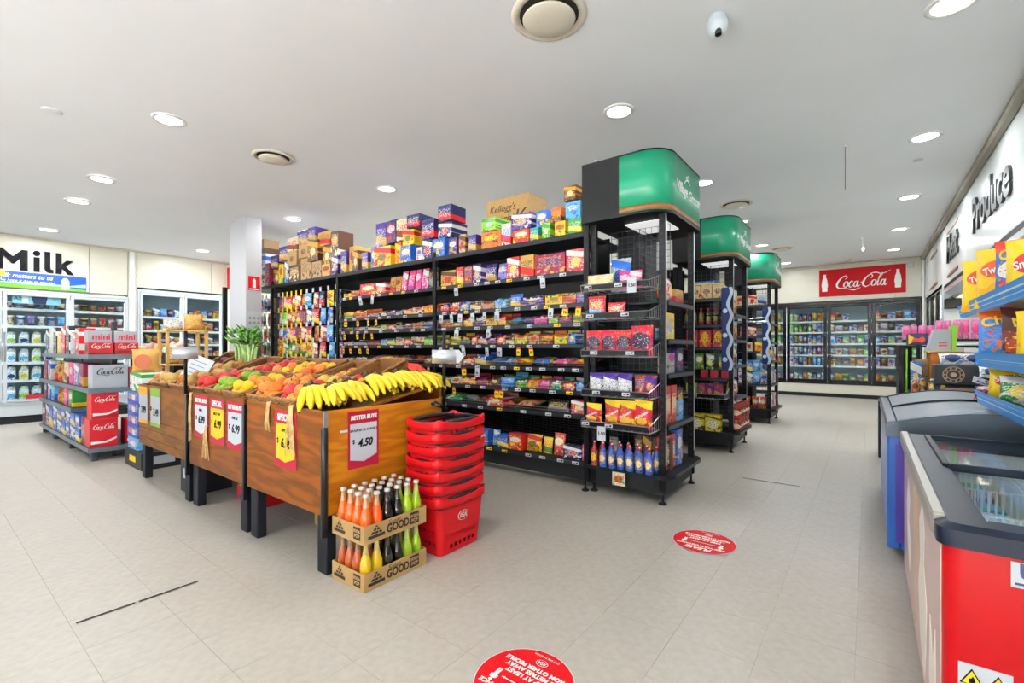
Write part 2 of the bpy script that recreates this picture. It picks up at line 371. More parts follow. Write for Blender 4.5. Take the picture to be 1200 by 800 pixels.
# ---- wall_left (milk wall) : backing pieces around the two cooler openings + fascia panels
def wallbox(mb, x0, x1, y0, y1, z0, z1): mb.box(x0, x1, y0, y1, z0, z1)
w = MB(); XB = XL-.08
for y0, y1, z0, z1 in ((YF, .10, 0, 3.1), (.10, 2.49, 2.15, 3.1), (.10, 2.49, 0, .10), (2.49, 2.62, 0, 3.1), (2.62, 4.12, 2.31, 3.1), (2.62, 4.12, 0, .10), (4.12, YB, 0, 3.1)):
    w.box(XB-.06, XB, y0, y1, z0, z1)
wl = w.obj('wall_left', M['cream_t'], label='cream insulated panel wall with milk and dairy coolers', kind='structure')
ys = [-4.5, -3.1, -1.7, -.3, .80, 1.955, 2.555, 3.85, 5.05, 6.25, 7.45, 8.65, 9.85, 11.05, 12.25, 13.9]
for y0, y1 in zip(ys, ys[1:]):
    segs = [(max(y0, s0), min(y1, s1), z) for s0, s1, z in ((-9, .10, .1), (.10, 2.49, 2.17), (2.49, 2.62, .1), (2.62, 4.12, 2.33), (4.12, 20, .1)) if min(y1, s1)-max(y0, s0) > .02]
    for s0, s1, z in segs: MB().box(XB, XL, s0+.003, s1-.003, z, 2.995, .003).obj('wall_panel', M['cream'], wl)
MB().box(XL, XL+.05, YF, YB, 2.975, 3.0, .006).obj('ceiling_angle', M['cream_t'], wl)
MB().box(XL, XL+.035, 2.50, 2.58, .1, 2.975, .008).obj('pipe_cover', M['whiteg'], wl)
MB().box(XB-.02, XL+.012, YF, .10, 0, .10, .004).box(XB-.02, XL+.012, 4.12, YB, 0, .10, .004).obj('baseboard_left', M['char'], kind='structure', label='dark kick board along the cream milk wall')
# ---- wall_back
w = MB(); YW = YB+.08
w.box(XL-.2, -4.45, YW, YW+.06, 0, 3.35); w.box(-4.45, .95, YW, YW+.06, 2.36, 3.35); w.box(-4.45, .95, YW, YW+.06, 0, .08); w.box(.95, 1.25, YW, YW+.06, 0, 3.35)
wb = w.obj('wall_back', M['cream_t'], label='cream panel wall behind the drink coolers', kind='structure')
xs = [-10.8, -9.48, -8.28, -7.08, -5.88, -4.68, -3.36, -2.16, -.84, .49, 1.05]
for x0, x1 in zip(xs, xs[1:]):
    for s0, s1, z in [(max(x0, s0), min(x1, s1), z) for s0, s1, z in ((-20, -4.45, .1), (-4.45, .95, 2.37), (.95, 5, .1)) if min(x1, s1)-max(x0, s0) > .02]:
        MB().box(s0+.003, s1-.003, YB, YW, z, 3.25, .003).obj('wall_panel', M['cream'], wb)
MB().box(-10.8, 1.0, YB-.04, YB, 3.2, 3.262, .008).obj('cornice', M['cream_t'], wb)
MB().box(.955, .995, YB-.04, YB-.001, .1, 3.2, .012).obj('corner_pipe', M['whiteg'], wb)
# low panels under the back cooler are part of the cooler
# ---- wall_right with open display recess and dark glass doors
w = MB(); w.box(XR+.06, XR+.12, YF, YB, 2.24, 3.35); w.box(XR+.06, XR+.12, -.87, 1.2, 0, 2.24); w.box(XR, XR+.12, YF, -.87, 0, .1); w.box(XR+.06, XR+.12, 13.62, YB, 0, 2.3)
w.box(XR+.06, XR+.12, 10.65, 10.85, 0, 2.24)
w.box(1.5, 1.56, 1.15, YB+.2, 0, 3.35); w.box(1.12, 1.5, 1.12, 1.18, 0, 3.35)  # unseen outer boxes added to block sunlight leaking in behind the recess
wr = w.obj('wall_right', M['cream_t'], label='glossy white fascia wall lettered for meat and produce', kind='structure')
ys = [-4.5, -2.1, .3, 2.7, 4.95, 8.35, 10.75, 12.0, 13.9]
for y0, y1 in zip(ys, ys[1:]): MB().box(XR, XR+.06, y0+.003, y1-.003, 2.24, 3.24, .004).obj('fascia_panel', M['wgrey'], wr)
MB().box(XR-.07, XR, YF, YB, 3.19, 3.268, .01).obj('cornice', mat('taupe_cornice', '8C8678', .5), wr)
MB().box(XR, XR+.06, 13.62, 13.9, 0, 2.24).obj('wall_panel', M['cream'], wr)
MB().box(XR, XR+.06, -.87, 1.2, 0, 2.24).obj('wall_panel', M['wgrey'], wr)
MB().box(XR, XR+.06, 10.65, 10.85, 0, 2.24).obj('wall_panel', M['wgrey'], wr)
for yy, zz in ((9.6, 3.03), (9.55, 2.34), (12.1, 3.0), (12.1, 2.4)): MB().box(XR-.008, XR, yy-.55, yy+.55, zz-.025, zz+.025, .003).obj('vent_strip', mat('bronze_strip', '7B5A3C', .4, .3), wr)
# open display case in the recess
mc = T('open_display_case', 'white open-front refrigerated display case under the meat and produce lettering', 'display case', (1.3, 6, 0))
MB().box(1.42, 1.48, 1.2, 10.65, 0, 2.3).obj('back_panel', M['wgrey'], mc)
MB().box(1.0, 1.42, 10.60, 10.65, 0, 2.2).obj('end_panel', M['wgrey'], mc)
MB().box(1.0, 1.42, 1.2, 1.25, 0, 2.2).obj('end_panel', M['wgrey'], mc)
MB().box(1.0, 1.06, 1.25, 10.6, 0, .42, .01).obj('front_bumper', M['dgrey'], mc)
MB().box(1.02, 1.42, 1.25, 10.6, .34, .40, .005).obj('base_deck', M['white'], mc)
MB().box(1.0, 1.1, 1.25, 10.6, 2.185, 2.24, .004).obj('black_strip', M['black'], mc)  # black strip between fascia and canopy
MB().prism([(1.0, 2.185), (1.0, 2.12), (1.06, 2.04), (1.12, 2.02), (1.16, 2.05), (1.16, 2.185)], 1.25, 10.6, 'XZ').obj('canopy', mat('satin_canopy', 'D4D7DA', .22, .5), mc)
for z in (.85, 1.25, 1.65): MB().box(1.15, 1.42, 1.3, 10.55, z, z+.025, .004).obj('shelf', M['white'], mc)
MB().box(1.0, 1.2, 10.42, 10.6, 1.86, 2.02, .01).obj('speaker', M['black'], label='small black speaker box in the display case corner', cat='speaker')
# dark glass doors
gd = T('glass_door_fridge', 'dark framed glass fridge doors at the far end beside the back wall', 'fridge', (1.1, 12.2, 0))
MB().box(1.35, 1.4, 10.85, 13.62, 0, 2.3).obj('back_panel', M['dgrey'], gd)
MB().box(1.0, 1.35, 10.85, 13.62, 0, .3, .01).obj('plinth', M['cream'], gd)
for i in range(3):
    y0 = 10.85+.923*i
    f = MB(); f.box(1.0, 1.05, y0, y0+.06, .3, 2.3); f.box(1.0, 1.05, y0+.863, y0+.923, .3, 2.3); f.box(1.0, 1.05, y0+.06, y0+.863, .3, .37); f.box(1.0, 1.05, y0+.06, y0+.863, 2.22, 2.3)
    d = f.obj('door', M['black_gloss'], gd)
    MB().box(1.02, 1.03, y0+.06, y0+.863, .37, 2.22).obj('pane', M['glass'], d)
    MB().box(.97, .985, y0+.09, y0+.11, .9, 1.6, .004).box(.98, 1.0, y0+.09, y0+.11, .92, .94).box(.98, 1.0, y0+.09, y0+.11, 1.56, 1.58).obj('handle', M['alu'], d)
    for z in (.7, 1.05, 1.4, 1.75): MB().box(1.08, 1.34, y0+.02, y0+.9, z, z+.015).obj('shelf', M['wire'], gd)
# ---- wall_front (behind the photographer): shopfront glazing
w = MB(); w.box(XL-.2, -6.0, YF-.12, YF, 0, 3.3); w.box(.45, 1.2, YF-.12, YF, 0, 3.3); w.box(-6.0, .45, YF-.12, YF, 2.5, 3.35); w.box(-6.0, .45, YF-.12, YF, 0, .1)
w.obj('wall_front', M['cream'], label='cream wall around the shopfront windows', kind='structure')
for i in range(3):
    x0 = -6.0+2.15*i; x1 = x0+2.15
    f = MB(); f.box(x0, x0+.05, YF-.1, YF-.03, .1, 2.5); f.box(x1-.05, x1, YF-.1, YF-.03, .1, 2.5); f.box(x0+.05, x1-.05, YF-.1, YF-.03, .1, .16); f.box(x0+.05, x1-.05, YF-.1, YF-.03, 2.44, 2.5)
    wn = f.obj('window_%d' % (i+1), M['alu'], label='aluminium shopfront window in the front wall, %s from the milk wall' % nth(i), kind='structure')
    MB().box(x0+.05, x1-.05, YF-.07, YF-.062, .16, 2.44).obj('pane', pane('shopfront_glass', (1, 1, 1), .04) if 'shopfront_glass' not in MATS else MATS['shopfront_glass'], wn)
for i in range(2):
    y0 = YF+1.8167*i; y1 = y0+1.8167
    f = MB(); f.box(XR+.03, XR+.1, y0, y0+.05, .1, 2.24); f.box(XR+.03, XR+.1, y1-.05, y1, .1, 2.24); f.box(XR+.03, XR+.1, y0+.05, y1-.05, .1, .16); f.box(XR+.03, XR+.1, y0+.05, y1-.05, 2.18, 2.24)
    wn = f.obj('window_%d' % (i+4), M['alu'], label='aluminium shopfront window beside the red freezer, %s from the front wall' % nth(i), kind='structure')
    MB().box(XR+.062, XR+.07, y0+.05, y1-.05, .16, 2.18).obj('pane', MATS['shopfront_glass'], wn)
# footpath outside, seen only through reflections
MB().box(-16, 14, -14, YF-.3, -.12, -.02).box(2.02, 14, YF-.3, 6, -.12, -.02).box(1.13, 2.02, YF-.3, 1.1, -.002, -.001).obj('pavement', mat('concrete_path', 'CFCBC4', .8), label='concrete footpath outside the shopfront', kind='structure')
# ---- pier
pier = MB().box(-7.83, -7.27, 3.05, 3.28, 0, 3.2, .006).obj('wall_pier', mat('pier_white', 'C0C0C4', .5), label='white square pier beside the end of the sweets shelving', kind='structure')
# ---- downlights, vents and ceiling fittings
ring = MB(); ring.lathe([(.098, .012), (.102, 0), (.125, 0), (.132, .006), (.132, .012)], n=28, caps=False); ring_me = ring.mesh('trim_ring', M['whiteg'])
dif = MB().lathe([(.0995, .004), (.0995, .010)], n=28).mesh('diffuser', M['lens'])
DL = [(-5, 1.45), (-7.06, 1.39), (-8.1, 1.36), (-9.94, 1.34), (-6.96, 3.6), (-4.94, 3.79), (-1.73, 3.79), (.4, 3.82), (.44, 6.07), (.44, 8.35), (.42, 10.49), (-9.82, 3.37), (-1.64, 6.07), (-1.66, 8.31), (-1.7, 10.46), (-1.59, 13.0),
      (.42, 1.4), (-1.7, 1.4), (-1.7, -1), (.4, -1), (-5, -1), (-7.5, -1), (-1.7, -3.2), (-5, -3.2), (-9.6, -1), (-4.9, 6.07), (-7.2, 6.07), (-4.9, 8.3), (-7.2, 8.3), (-4.9, 10.5), (-7.5, 10.5), (-9.8, 6), (-9.8, 9), (.42, 12.6), (-5.2, 13.0)]
where = {0: 'above the fruit stands', 1: 'above the produce pole sign, first of three', 2: 'in the row towards the milk wall, second of three', 3: 'above the milk lettering', 4: 'above the hanging sweets bay', 5: 'above the cereal cartons on the shelving', 6: 'just in front of the first green header',
         7: 'at the picture corner above the red freezer', 8: 'nearest the produce lettering', 9: 'second from the produce lettering', 10: 'in front of the meat lettering', 11: 'in front of the cheese cooler', 12: 'behind the first green header', 13: 'behind the second green header', 14: 'behind the third green header', 15: 'beside the cola sign wall'}
for i, (x, y) in enumerate(DL):
    z = zc(x)-.012
    t = T('downlight', 'round white ceiling downlight '+where.get(i, 'out of view, %s of the lamps %s' % (nth(i-16), 'over the entrance' if y < 2 else 'over the hidden aisles')), 'downlight', (x, y, z), group='ceiling downlights')
    inst('trim_ring', ring_me, parent=t); inst('diffuser', dif, parent=t)
    la = bpy.data.lights.new('lamp', 'AREA'); la.shape = 'DISK'; la.size = .19; la.energy = LAMP_W*(.45 if i == 4 else 1.5 if x < -6 else 1.0)*(.62 if y < 2 and x > -6 else 1.0 if y < 5 else 2.3 if y < 12 else .7)*(.55 if x > .3 else 1)*(.35 if i == 16 else 1); la.color = (.9, .96, 1)
    lo = bpy.data.objects.new('lamp', la); COL.objects.link(lo); lo.parent = t; lo.location = (0, 0, -.004)
def vent(x, y, r, label):
    z = zc(x); t = T('ceiling_vent', label, 'vent', (x, y, z-.05), group='round ceiling vents')
    MB().lathe([(r, .05), (r*1.0, .042), (r*.88, .03), (r*.78, .05)], n=32, caps=False).obj('outer_ring', M['vent'], t, local=True)
    MB().lathe([(r*.78, .046), (r*.78, .049)], n=32).obj('throat', M['darkgap'], t, local=True)
    MB().lathe([(r*.2, .046), (r*.66, .03), (r*.70, .022), (r*.66, .012), (r*.3, .006), (.001, .005)], n=32, caps=False).obj('disc', M['vent'], t, local=True)
vent(-1.58, 2.44, .235, 'large round ceiling vent at the top edge of the picture')
vent(-5.08, 2.41, .205, 'round cream ceiling vent above the fruit stands')
vent(-1.51, 7.26, .22, 'round ceiling vent between the first two green headers')
vent(-1.43, 11.06, .2, 'farthest round ceiling vent above the third green header')
t = T('dome_camera', 'white dome security camera on the ceiling', 'camera', (-.75, 3.09, 3.15))
MB().lathe([(.05, .12), (.05, .09), (.062, .085), (.062, .04), (.05, .015), (.025, 0), (.001, -.003)], n=18, caps=False).obj('housing', mat('camera_shell', 'D3DCE6', .3), t, local=True)
MB().lathe([(.02, 0), (.02, .03)], (.012, -.03, -.012), 14).obj('camera_lens', M['black_gloss'], t, local=True)
MB().lathe([(.045, .012), (.045, .004), (.03, 0), (.001, 0)], (.43, 6.77, 3.258), 20, caps=False).obj('smoke_sensor', mat('sensor_grey', 'C8CACC', .5), label='small flat grey sensor disc beside the downlights', cat='sensor')
MB().lathe([(.07, .01), (.07, .004), (.06, 0), (.001, 0)], (-5.57, .77, zc(-5.57)-.01), 20, caps=False).obj('blanking_plate', M['ceil'], label='blank white cover disc on the ceiling', cat='cover disc')
MB().lathe([(.03, .27), (.03, .25), (.006, .245), (.006, .09), (.03, .085), (.035, .05), (.02, 0), (.001, 0)], (-.09, 10.88, 3.0), 12, caps=False).obj('sprinkler', M['whiteg'], label='white sprinkler hanging from the far ceiling', cat='sprinkler')
MB().lathe([(.06, .04), (.06, .01), (.045, 0), (.001, 0)], (-.38, 13.3, 3.23), 16, caps=False).obj('alarm_sensor', M['vent'], label='small cream alarm sensor near the cola sign', cat='sensor')
t = T('light_pull', 'thin white pull cord hanging from the ceiling', 'cord', (-.19, 5.83, 2.82))
MB().tube([(0, 0, 0), (0, 0, .44)], .003, 5).obj('cord', M['steel'], t, local=True); MB().cyl((0, 0, .43), .015, .02, 10).obj('ceiling_hook', M['whiteg'], t, local=True)
MB().box(.70, .81, 13.84, 13.90, 3.03, 3.15, .01).obj('alarm_box', M['wgrey'], label='small white alarm box beside the cola sign', cat='alarm box')
# ================================================================ PRODUCT MESHES (unit size, base at z=0, front towards -Y)
def unit(mb, name): return mb.mesh(name, [None])
BOX = unit(MB().box(-.5, .5, -.5, .5, 0, 1, .014), 'carton_box')
def bagmesh(seed, plump=1.0):
    r = random.Random(seed); n, m = 10, 12; V = []; F = []
    wr = [[r.uniform(-1, 1) for _ in range(n+1)] for _ in range(m+1)]
    for side in (-1, 1):
        for j in range(m+1):
            z = j/m
            for i in range(n+1):
                x = i/n-.5; e = max(0, 1-abs(2*x)**2.6)**.6; q = max(0, 1-abs(2*min(max((z-.06)/.88, 0), 1)-1)**3.0)**.6
                t = .5*plump*e*q*(1.12-.35*z)+.006
                pinch = 1-.07*q*(1 if abs(x) > .3 else .6)+.0
                V.append((x*pinch+wr[j][i]*.008, side*(t+wr[m-j][i]*.025*e*q), z+wr[j][i]*.006))
    k = (n+1)*(m+1)
    for j in range(m):
        for i in range(n):
            a = j*(n+1)+i
            F.append((a, a+1, a+n+2, a+n+1)); F.append((k+a, k+a+n+1, k+a+n+2, k+a+1))
    mb = MB().add(V, F, True)
    return unit(mb, 'foil_bag')
BAGS = [bagmesh(s) for s in (1, 2, 3)]
BAR = unit(MB().box(-.5, .5, -.5, .5, .12, .88, .1).box(-.46, .46, -.56, .56, .42, .58), 'wrapped_bar')
_c = MB(); wl_ = .03
_c.box(-.5, .5, -.5, .5, 0, .06).box(-.5, -.5+wl_, -.5, .5, .06, .7).box(.5-wl_, .5, -.5, .5, .06, .7).box(-.47, .47, .47, .5, .06, 1.0).box(-.47, .47, -.5, -.47, .06, .55)
CARTON = unit(_c, 'display_carton')
CAN = unit(MB().lathe([(.42, 0), (.5, .03), (.5, .9), (.43, .97), (.43, 1.0), (.40, 1.0), (.39, .975)], n=14), 'drink_can')
BOT = unit(MB().lathe([(.40, 0), (.5, .03), (.5, .30), (.45, .36), (.45, .42), (.5, .48), (.48, .62), (.30, .78), (.17, .86), (.16, .93)], n=14), 'drink_bottle')
CAPU = unit(MB().lathe([(.5, 0), (.5, .9), (.42, 1)], n=12), 'bottle_cap')
JUG = MB(); JUG.box(-.5, .5, -.5, .5, 0, .66, .1)
JUG.add([(-.46, -.46, .64), (.46, -.46, .64), (.46, .46, .64), (-.46, .46, .64), (-.16, -.16, .9), (.16, -.16, .9), (.16, .16, .9), (-.16, .16, .9)], [(0,1,5,4),(1,2,6,5),(2,3,7,6),(3,0,4,7),(4,5,6,7)], True)
JUG.tube([(.30, 0, .84), (.46, 0, .8), (.5, 0, .6), (.47, 0, .42)], .07, 6)
JUG = unit(JUG, 'milk_jug')
TUB = unit(MB().lathe([(.38, 0), (.46, .8), (.5, .8), (.5, .95), (.46, 1.0)], n=14), 'dairy_tub')
JAR = unit(MB().lathe([(.46, 0), (.5, .04), (.5, .68), (.42, .78), (.44, .8), (.44, .97), (.4, 1)], n=12), 'glass_jar')
MESH = dict(box=BOX, can=CAN, tub=TUB, jar=JAR)
def good(kind, c, v, x, y, z, w, d, h, label, cat, group, rz=0, name=None, tilt=0, m=None):
    m = m or pv(c, v)
    if kind == 'bag': return inst(name or 'snack_bag', BAGS[v % 3], (x, y, z), (tilt, 0, rz), (w, d, h), m, None, label, cat, group)
    if kind == 'bottle':
        t = inst(name or 'drink_bottle', BOT, (x, y, z), (0, 0, rz), (w, w, h), m, None, label, cat, group)
        inst('cap', CAPU, (0, 0, .92), (0, 0, 0), (.40, .40, .08), MATS.get('print_cap_'+c) or mat('cap_white', 'F0F0F0', .4), t); return t
    if kind == 'jug':
        t = inst(name or 'milk_jug', JUG, (x, y, z), (0, 0, rz), (w, d, h), m, None, label, cat, group)
        inst('cap', CAPU, (0, 0, .9), (0, 0, 0), (.36, .36, .09), mat('cap_'+c, PCOL.get(c, 'FFFFFF'), .4), t); return t
    if kind == 'carton':
        t = inst(name or 'display_carton', CARTON, (x, y, z), (0, 0, rz), (w, d, h), m, None, label, cat, group)
        nb = max(2, int(round(w/.045)))
        for i in range(nb):
            inst('wrapped_bar', BAR, (-.46+.92*(i+.5)/nb, -.0, .06+R.uniform(0, .05)), (0, 0, R.uniform(-.04, .04)), (.86/nb, .8, R.uniform(.6, .85)), pv(c, v+1), t)
        return t
    return inst(name or {'box': 'carton_box', 'can': 'drink_can', 'tub': 'dairy_tub', 'jar': 'glass_jar'}[kind], MESH[kind], (x, y, z), (0, 0, rz), (w, d if kind == 'box' else w, h), m, None, label, cat, group)
# ================================================================ SWEETS SHELVING (runs along X, front at Y=3.50)
GY = 3.50; LEV = [2.18, 1.86, 1.585, 1.42, 1.235, 1.03, .83, .63, .235]
TAGW = MB().box(-.026, .026, -.0012, 0, -.085, 0).mesh('price_tag', M['ticket'])
_t = MB().box(-.026, .026, -.0012, 0, -.075, -.016); _t.cur = 1; _t.box(-.026, .026, -.0012, 0, -.016, 0); _t.cur = 2
_t.box(-.014, -.006, -.0018, -.0012, -.055, -.03).box(.0, .008, -.0018, -.0012, -.055, -.03).box(.011, .016, -.0018, -.0012, -.055, -.036)
TAGY = _t.mesh('price_tag', [M['yticket'], M['rticket'], M['ink']])
_t = MB().box(-.026, .026, -.0012, 0, -.085, 0); _t.cur = 1; _t.box(-.014, -.006, -.0018, -.0012, -.06, -.035).box(.0, .008, -.0018, -.0012, -.06, -.035).box(-.02, .02, -.0018, -.0012, -.074, -.07)
TAGW = _t.mesh('price_tag', [M['ticket'], M['ink']])
_t = MB().box(-.032, .032, -.001, 0, -.013, .013); _t.cur = 1; _t.box(-.022, .002, -.0015, -.001, -.006, -.001).box(.008, .024, -.0015, -.001, -.007, .006)
TICK = _t.mesh('shelf_ticket', [M['ticket'], M['ink']])
_t = MB().box(-.032, .032, -.001, 0, -.013, .013); _t.cur = 1; _t.box(-.022, .002, -.0015, -.001, -.006, -.001).box(.008, .024, -.0015, -.001, -.007, .006)
TICKY = _t.mesh('shelf_ticket', [M['yticket'], M['ink']])
def post(mb, x, y, z1, w=.024):
    mb.box(x-w, x+w, y-w*.6, y+w*.6, .09, z1, .003)
    return mb
def foot(x, y, parent):
    MB().lathe([(.032, 0), (.032, .008), (.014, .02), (.009, .03), (.009, .12)], (x, y, 0), 10).obj('levelling_foot', M['black'], parent)
def shelf(bay, x0, x1, z, y0, y1, tick=True, fence=True, lip=.034, m=None):
    s = MB().box(x0, x1, y0, y1, z-.022, z, .003).box(x0, x1, y0-.004, y0+.004, z-lip, z+.004, .001).obj('shelf', m or M['shelf'], bay)
    w0 = s['_w']
    MB().box(x0+.01, x1-.01, y0-.006, y0-.004, z-lip+.004, z-.002).obj('price_rail', M['rail'], s)
    if fence:
        f = MB(); f.tube([(x0+.01, y0+.002, z+.042), (x1-.01, y0+.002, z+.042)], .0022, 4); f.tube([(x0+.01, y0+.002, z+.02), (x1-.01, y0+.002, z+.02)], .0018, 4)
        k = int((x1-x0)/.3)
        for i in range(k+1): xx = x0+.01+(x1-x0-.02)*i/k; f.tube([(xx, y0+.002, z-.002), (xx, y0+.002, z+.044)], .0018, 4)
        f.obj('wire_fence', M['wire'], s)
    if tick:
        x = x0+R.uniform(.08, .2)
        while x < x1-.06:
            inst('shelf_ticket', TICKY if R.random() < .16 else TICK, (x-w0[0], y0-.0065-w0[1], z-.017-w0[2]), parent=s); x += R.uniform(.13, .3)
    return s
def tags(s, xs, y, z, me):
    w0 = s['_w']
    for x in xs: inst('price_tag', me, (x-w0[0], y-.009-w0[1], z-.03-w0[2]), (R.uniform(-.05, .2), R.uniform(-.12, .12), R.uniform(-.25, .25)), parent=s)
BX = [-1.88, -3.735, -5.595, -7.40, -8.35]
bays = []
for i in range(4):
    x1, x0 = BX[i], BX[i+1]
    b = T('shelving_bay', ['charcoal sweets shelving bay beside the first green header', 'charcoal sweets shelving bay with pink bags on its high shelf', 'charcoal shelving bay of hanging sweets packets', 'short shelving bay half hidden behind the white pier'][i], 'shelving', ((x0+x1)/2, GY, 0), group='bays of the long sweets gondola')
    bays.append(b)
    p = MB(); post(p, x1-.006 if i == 0 else x1, GY-.002, 2.24); p.obj('post', M['black'], b)
    if i == 3: p = MB(); post(p, x0, GY-.002, 2.24); p.obj('post', M['black'], b)
    p = MB(); post(p, x1, GY+.84, 2.2); p.obj('post', M['black'], b)
    MB().box(x0, x1, GY+.415, GY+.43, .1, 2.2).obj('back_panel', M['black'], b)
    MB().box(x0, x1, GY+.06, GY+.10, .06, .2).obj('plinth', M['char'], b)
    MB().box(x1-.012, x1+.012, GY-.014, GY-.012, 2.12, 2.24).obj('post_cap_strip', M['alu'], b)
    foot(x1-.02, GY+.0, b); foot(x1-.02, GY+.3, b)
    MB().box(x0+.02, x1-.02, GY-.01, GY+.84, 2.155, 2.18, .002).box(x0+.02, x1-.02, GY-.02, GY-.008, 2.14, 2.185, .002).obj('top_board', M['shelf'], b)
    if i < 2:
        m_ = MB()
        for k in range(12):
            z = .3+k*.022
            m_.box(x0+.03, x1-.03, GY+.405, GY+.409, z, z+.003)
        k = 0
        while x0+.03+k*.05 < x1-.03: m_.box(x0+.03+k*.05, x0+.033+k*.05, GY+.404, GY+.408, .27, .6); k += 1
        m_.obj('wire_grid', M['dgrey'], b)
CN = dict(sky='pale blue', kraft='brown card')
cw = lambda c: CN.get(c, c)
BAYW = ['first sweets bay', 'second sweets bay', 'hanging sweets bay']
def row(i, lv, edges, items, y=None):
    """items: (colour, kind, height) left to right between the given X edges"""
    z = LEV[lv]+.001; y = y or GY+.03; n = len(items)
    for k, (c, kind, h) in enumerate(items):
        a, b = edges[k], edges[k+1]
        if kind == '-': continue
        base = {'box': 'sweets box', 'carton': 'carton of bars', 'bag': 'sweets bag', 'flat': 'flat sweets packet'}[kind]
        lab = '%s %s, %s from the pier end, %s shelf, %s' % (cw(c), base, nth(k), nth(lv), BAYW[i])
        grp = 'sweets on the gondola shelves'
        w = (b-a)-.012
        if kind == 'box': good('box', c, k+lv, (a+b)/2, y+.06, z, w, .1, h, lab, 'sweets box', grp, R.uniform(-.06, .06))
        elif kind == 'carton': good('carton', c, k+lv, (a+b)/2, y+.13, z, w, .24, min(h*1.3, .13), lab, 'carton', grp, R.uniform(-.03, .03))
        elif kind == 'bag': good('bag', c, k+lv, (a+b)/2, y+.06, z, w, min(.09, w*.5), h, lab, 'sweets bag', grp, R.uniform(-.1, .1), tilt=-.12)
        else: good('bag', c, k+lv, (a+b)/2, y+.02, z+.035, w, .07, .26, lab, 'sweets bag', grp, R.uniform(-.12, .12), tilt=-1.45)
S1 = {}
for lv in range(1, 9): S1[lv] = shelf(bays[0], BX[1]+.026, BX[0]-.03, LEV[lv], GY, GY+.41, fence=lv not in (1, 8))
S2 = {}
for lv in range(1, 9): S2[lv] = shelf(bays[1], BX[2]+.026, BX[1]-.026, LEV[lv], GY, GY+.41, fence=lv not in (1, 8))
for lv, w_, y_ in ((1, [-3.41, -2.33], []), (2, [-3.63, -3.48, -3.35, -3.18, -3.02, -2.86, -2.24], [-2.09, -1.96]), (3, [-3.4, -2.97], []), (4, [-3.64, -3.48, -3.31, -2.99, -2.83], [-2.6, -2.46]), (5, [-3.11], [-3.3]), (6, [], [-3.44, -2.86, -2.80])):
    tags(S1[lv], w_, GY, LEV[lv], TAGW); tags(S1[lv], y_, GY, LEV[lv], TAGY)
for lv, w_, y_ in ((1, [-5.09, -4.83], []), (2, [], [-5.4, -5.14, -4.92, -4.76]), (3, [], [-5.42, -5.15, -5.0, -4.85]), (4, [], [-5.45, -5.3, -5.1, -4.93]), (5, [], [-5.45, -5.27, -5.11, -4.93, -4.69, -4.47, -4.34, -4.2, -4.03, -3.83])):
    tags(S2[lv], w_, GY, LEV[lv], TAGW); tags(S2[lv], y_, GY, LEV[lv], TAGY)
B, C_, G, F_ = 'box', 'carton', 'bag', 'flat'
row(0, 1, [-3.69, -3.46, -3.35, -3.22, -3.1, -2.94, -2.78, -2.62, -2.45, -2.12, -1.91], [('gold', B, .17), ('red', B, .19), ('crimson', B, .18), ('purple', B, .19), ('purple', G, .19), ('lilac', G, .18), ('red', B, .21), ('gold', B, .21), ('crimson', B, .19), ('red', B, .20)])
row(0, 2, [-3.69, -3.55, -3.4, -3.26, -3.11, -2.93, -2.78, -2.62, -2.34, -2.15, -2.01, -1.91], [('navy', C_, .1), ('red', C_, .12), ('blue', C_, .1), ('brown', C_, .09), ('tan', C_, .09), ('sky', C_, .1), ('blue', G, .14), ('purple', C_, .13), ('yellow', C_, .12), ('tan', C_, .11), ('lilac', C_, .12)])
row(0, 3, [-3.69, -3.53, -3.35, -3.21, -3.04, -2.89, -2.78, -2.62, -2.46, -2.3, -2.19, -2.05, -1.91], [('orange', C_, .06), ('brown', C_, .06), ('red', C_, .11), ('purple', C_, .11), ('yellow', C_, .1), ('red', C_, .11), ('sky', F_, .1), ('lilac', F_, .1), ('pink', C_, .08), ('lime', C_, .08), ('crimson', C_, .08), ('yellow', C_, .09)])
row(0, 4, [-3.69, -3.53, -3.39, -3.24, -3.15, -3.02, -2.9, -2.79, -2.68, -2.53, -2.39, -2.24, -2.09, -2.01, -1.91], [('brown', C_, .08), ('yellow', C_, .1), ('black', C_, .09), ('red', C_, .11), ('purple', C_, .09), ('navy', C_, .08), ('red', C_, .09), ('brown', C_, .07), ('yellow', C_, .1), ('tan', C_, .1), ('orange', C_, .12), ('yellow', C_, .13), ('blue', C_, .12), ('silver', F_, .1)])
row(0, 5, [-3.69, -3.53, -3.37, -3.19, -3.03, -2.82, -2.73, -2.51, -2.29, -2.09, -1.91], [('red', C_, .09), ('tan', C_, .08), ('red', C_, .08), ('blue', C_, .1), ('grey', F_, .1), ('sky', F_, .1), ('red', F_, .1), ('blue', F_, .1), ('pink', F_, .1), ('red', F_, .1)])
row(0, 6, [-3.69, -3.53, -3.37, -3.17, -3.0, -2.85, -2.68, -2.53, -2.4, -2.28, -2.15, -2.02, -1.91], [('green', C_, .06), ('cream', C_, .07), ('red', C_, .08), ('crimson', C_, .07), ('brown', C_, .08), ('sky', C_, .1), ('green', C_, .08), ('orange', C_, .08), ('pink', C_, .08), ('teal', C_, .08), ('red', C_, .08), ('sky', C_, .08)])
row(0, 7, [-3.69, -3.4, -3.2, -3.02, -2.8, -2.68, -2.47, -2.35, -2.1, -2.07, -1.91], [('green', F_, .1), ('black', F_, .1), ('brown', F_, .1), ('red', C_, .1), ('orange', F_, .08), ('tan', F_, .1), ('-', '-', 0), ('black', G, .11), ('-', '-', 0), ('red', B, .12)])
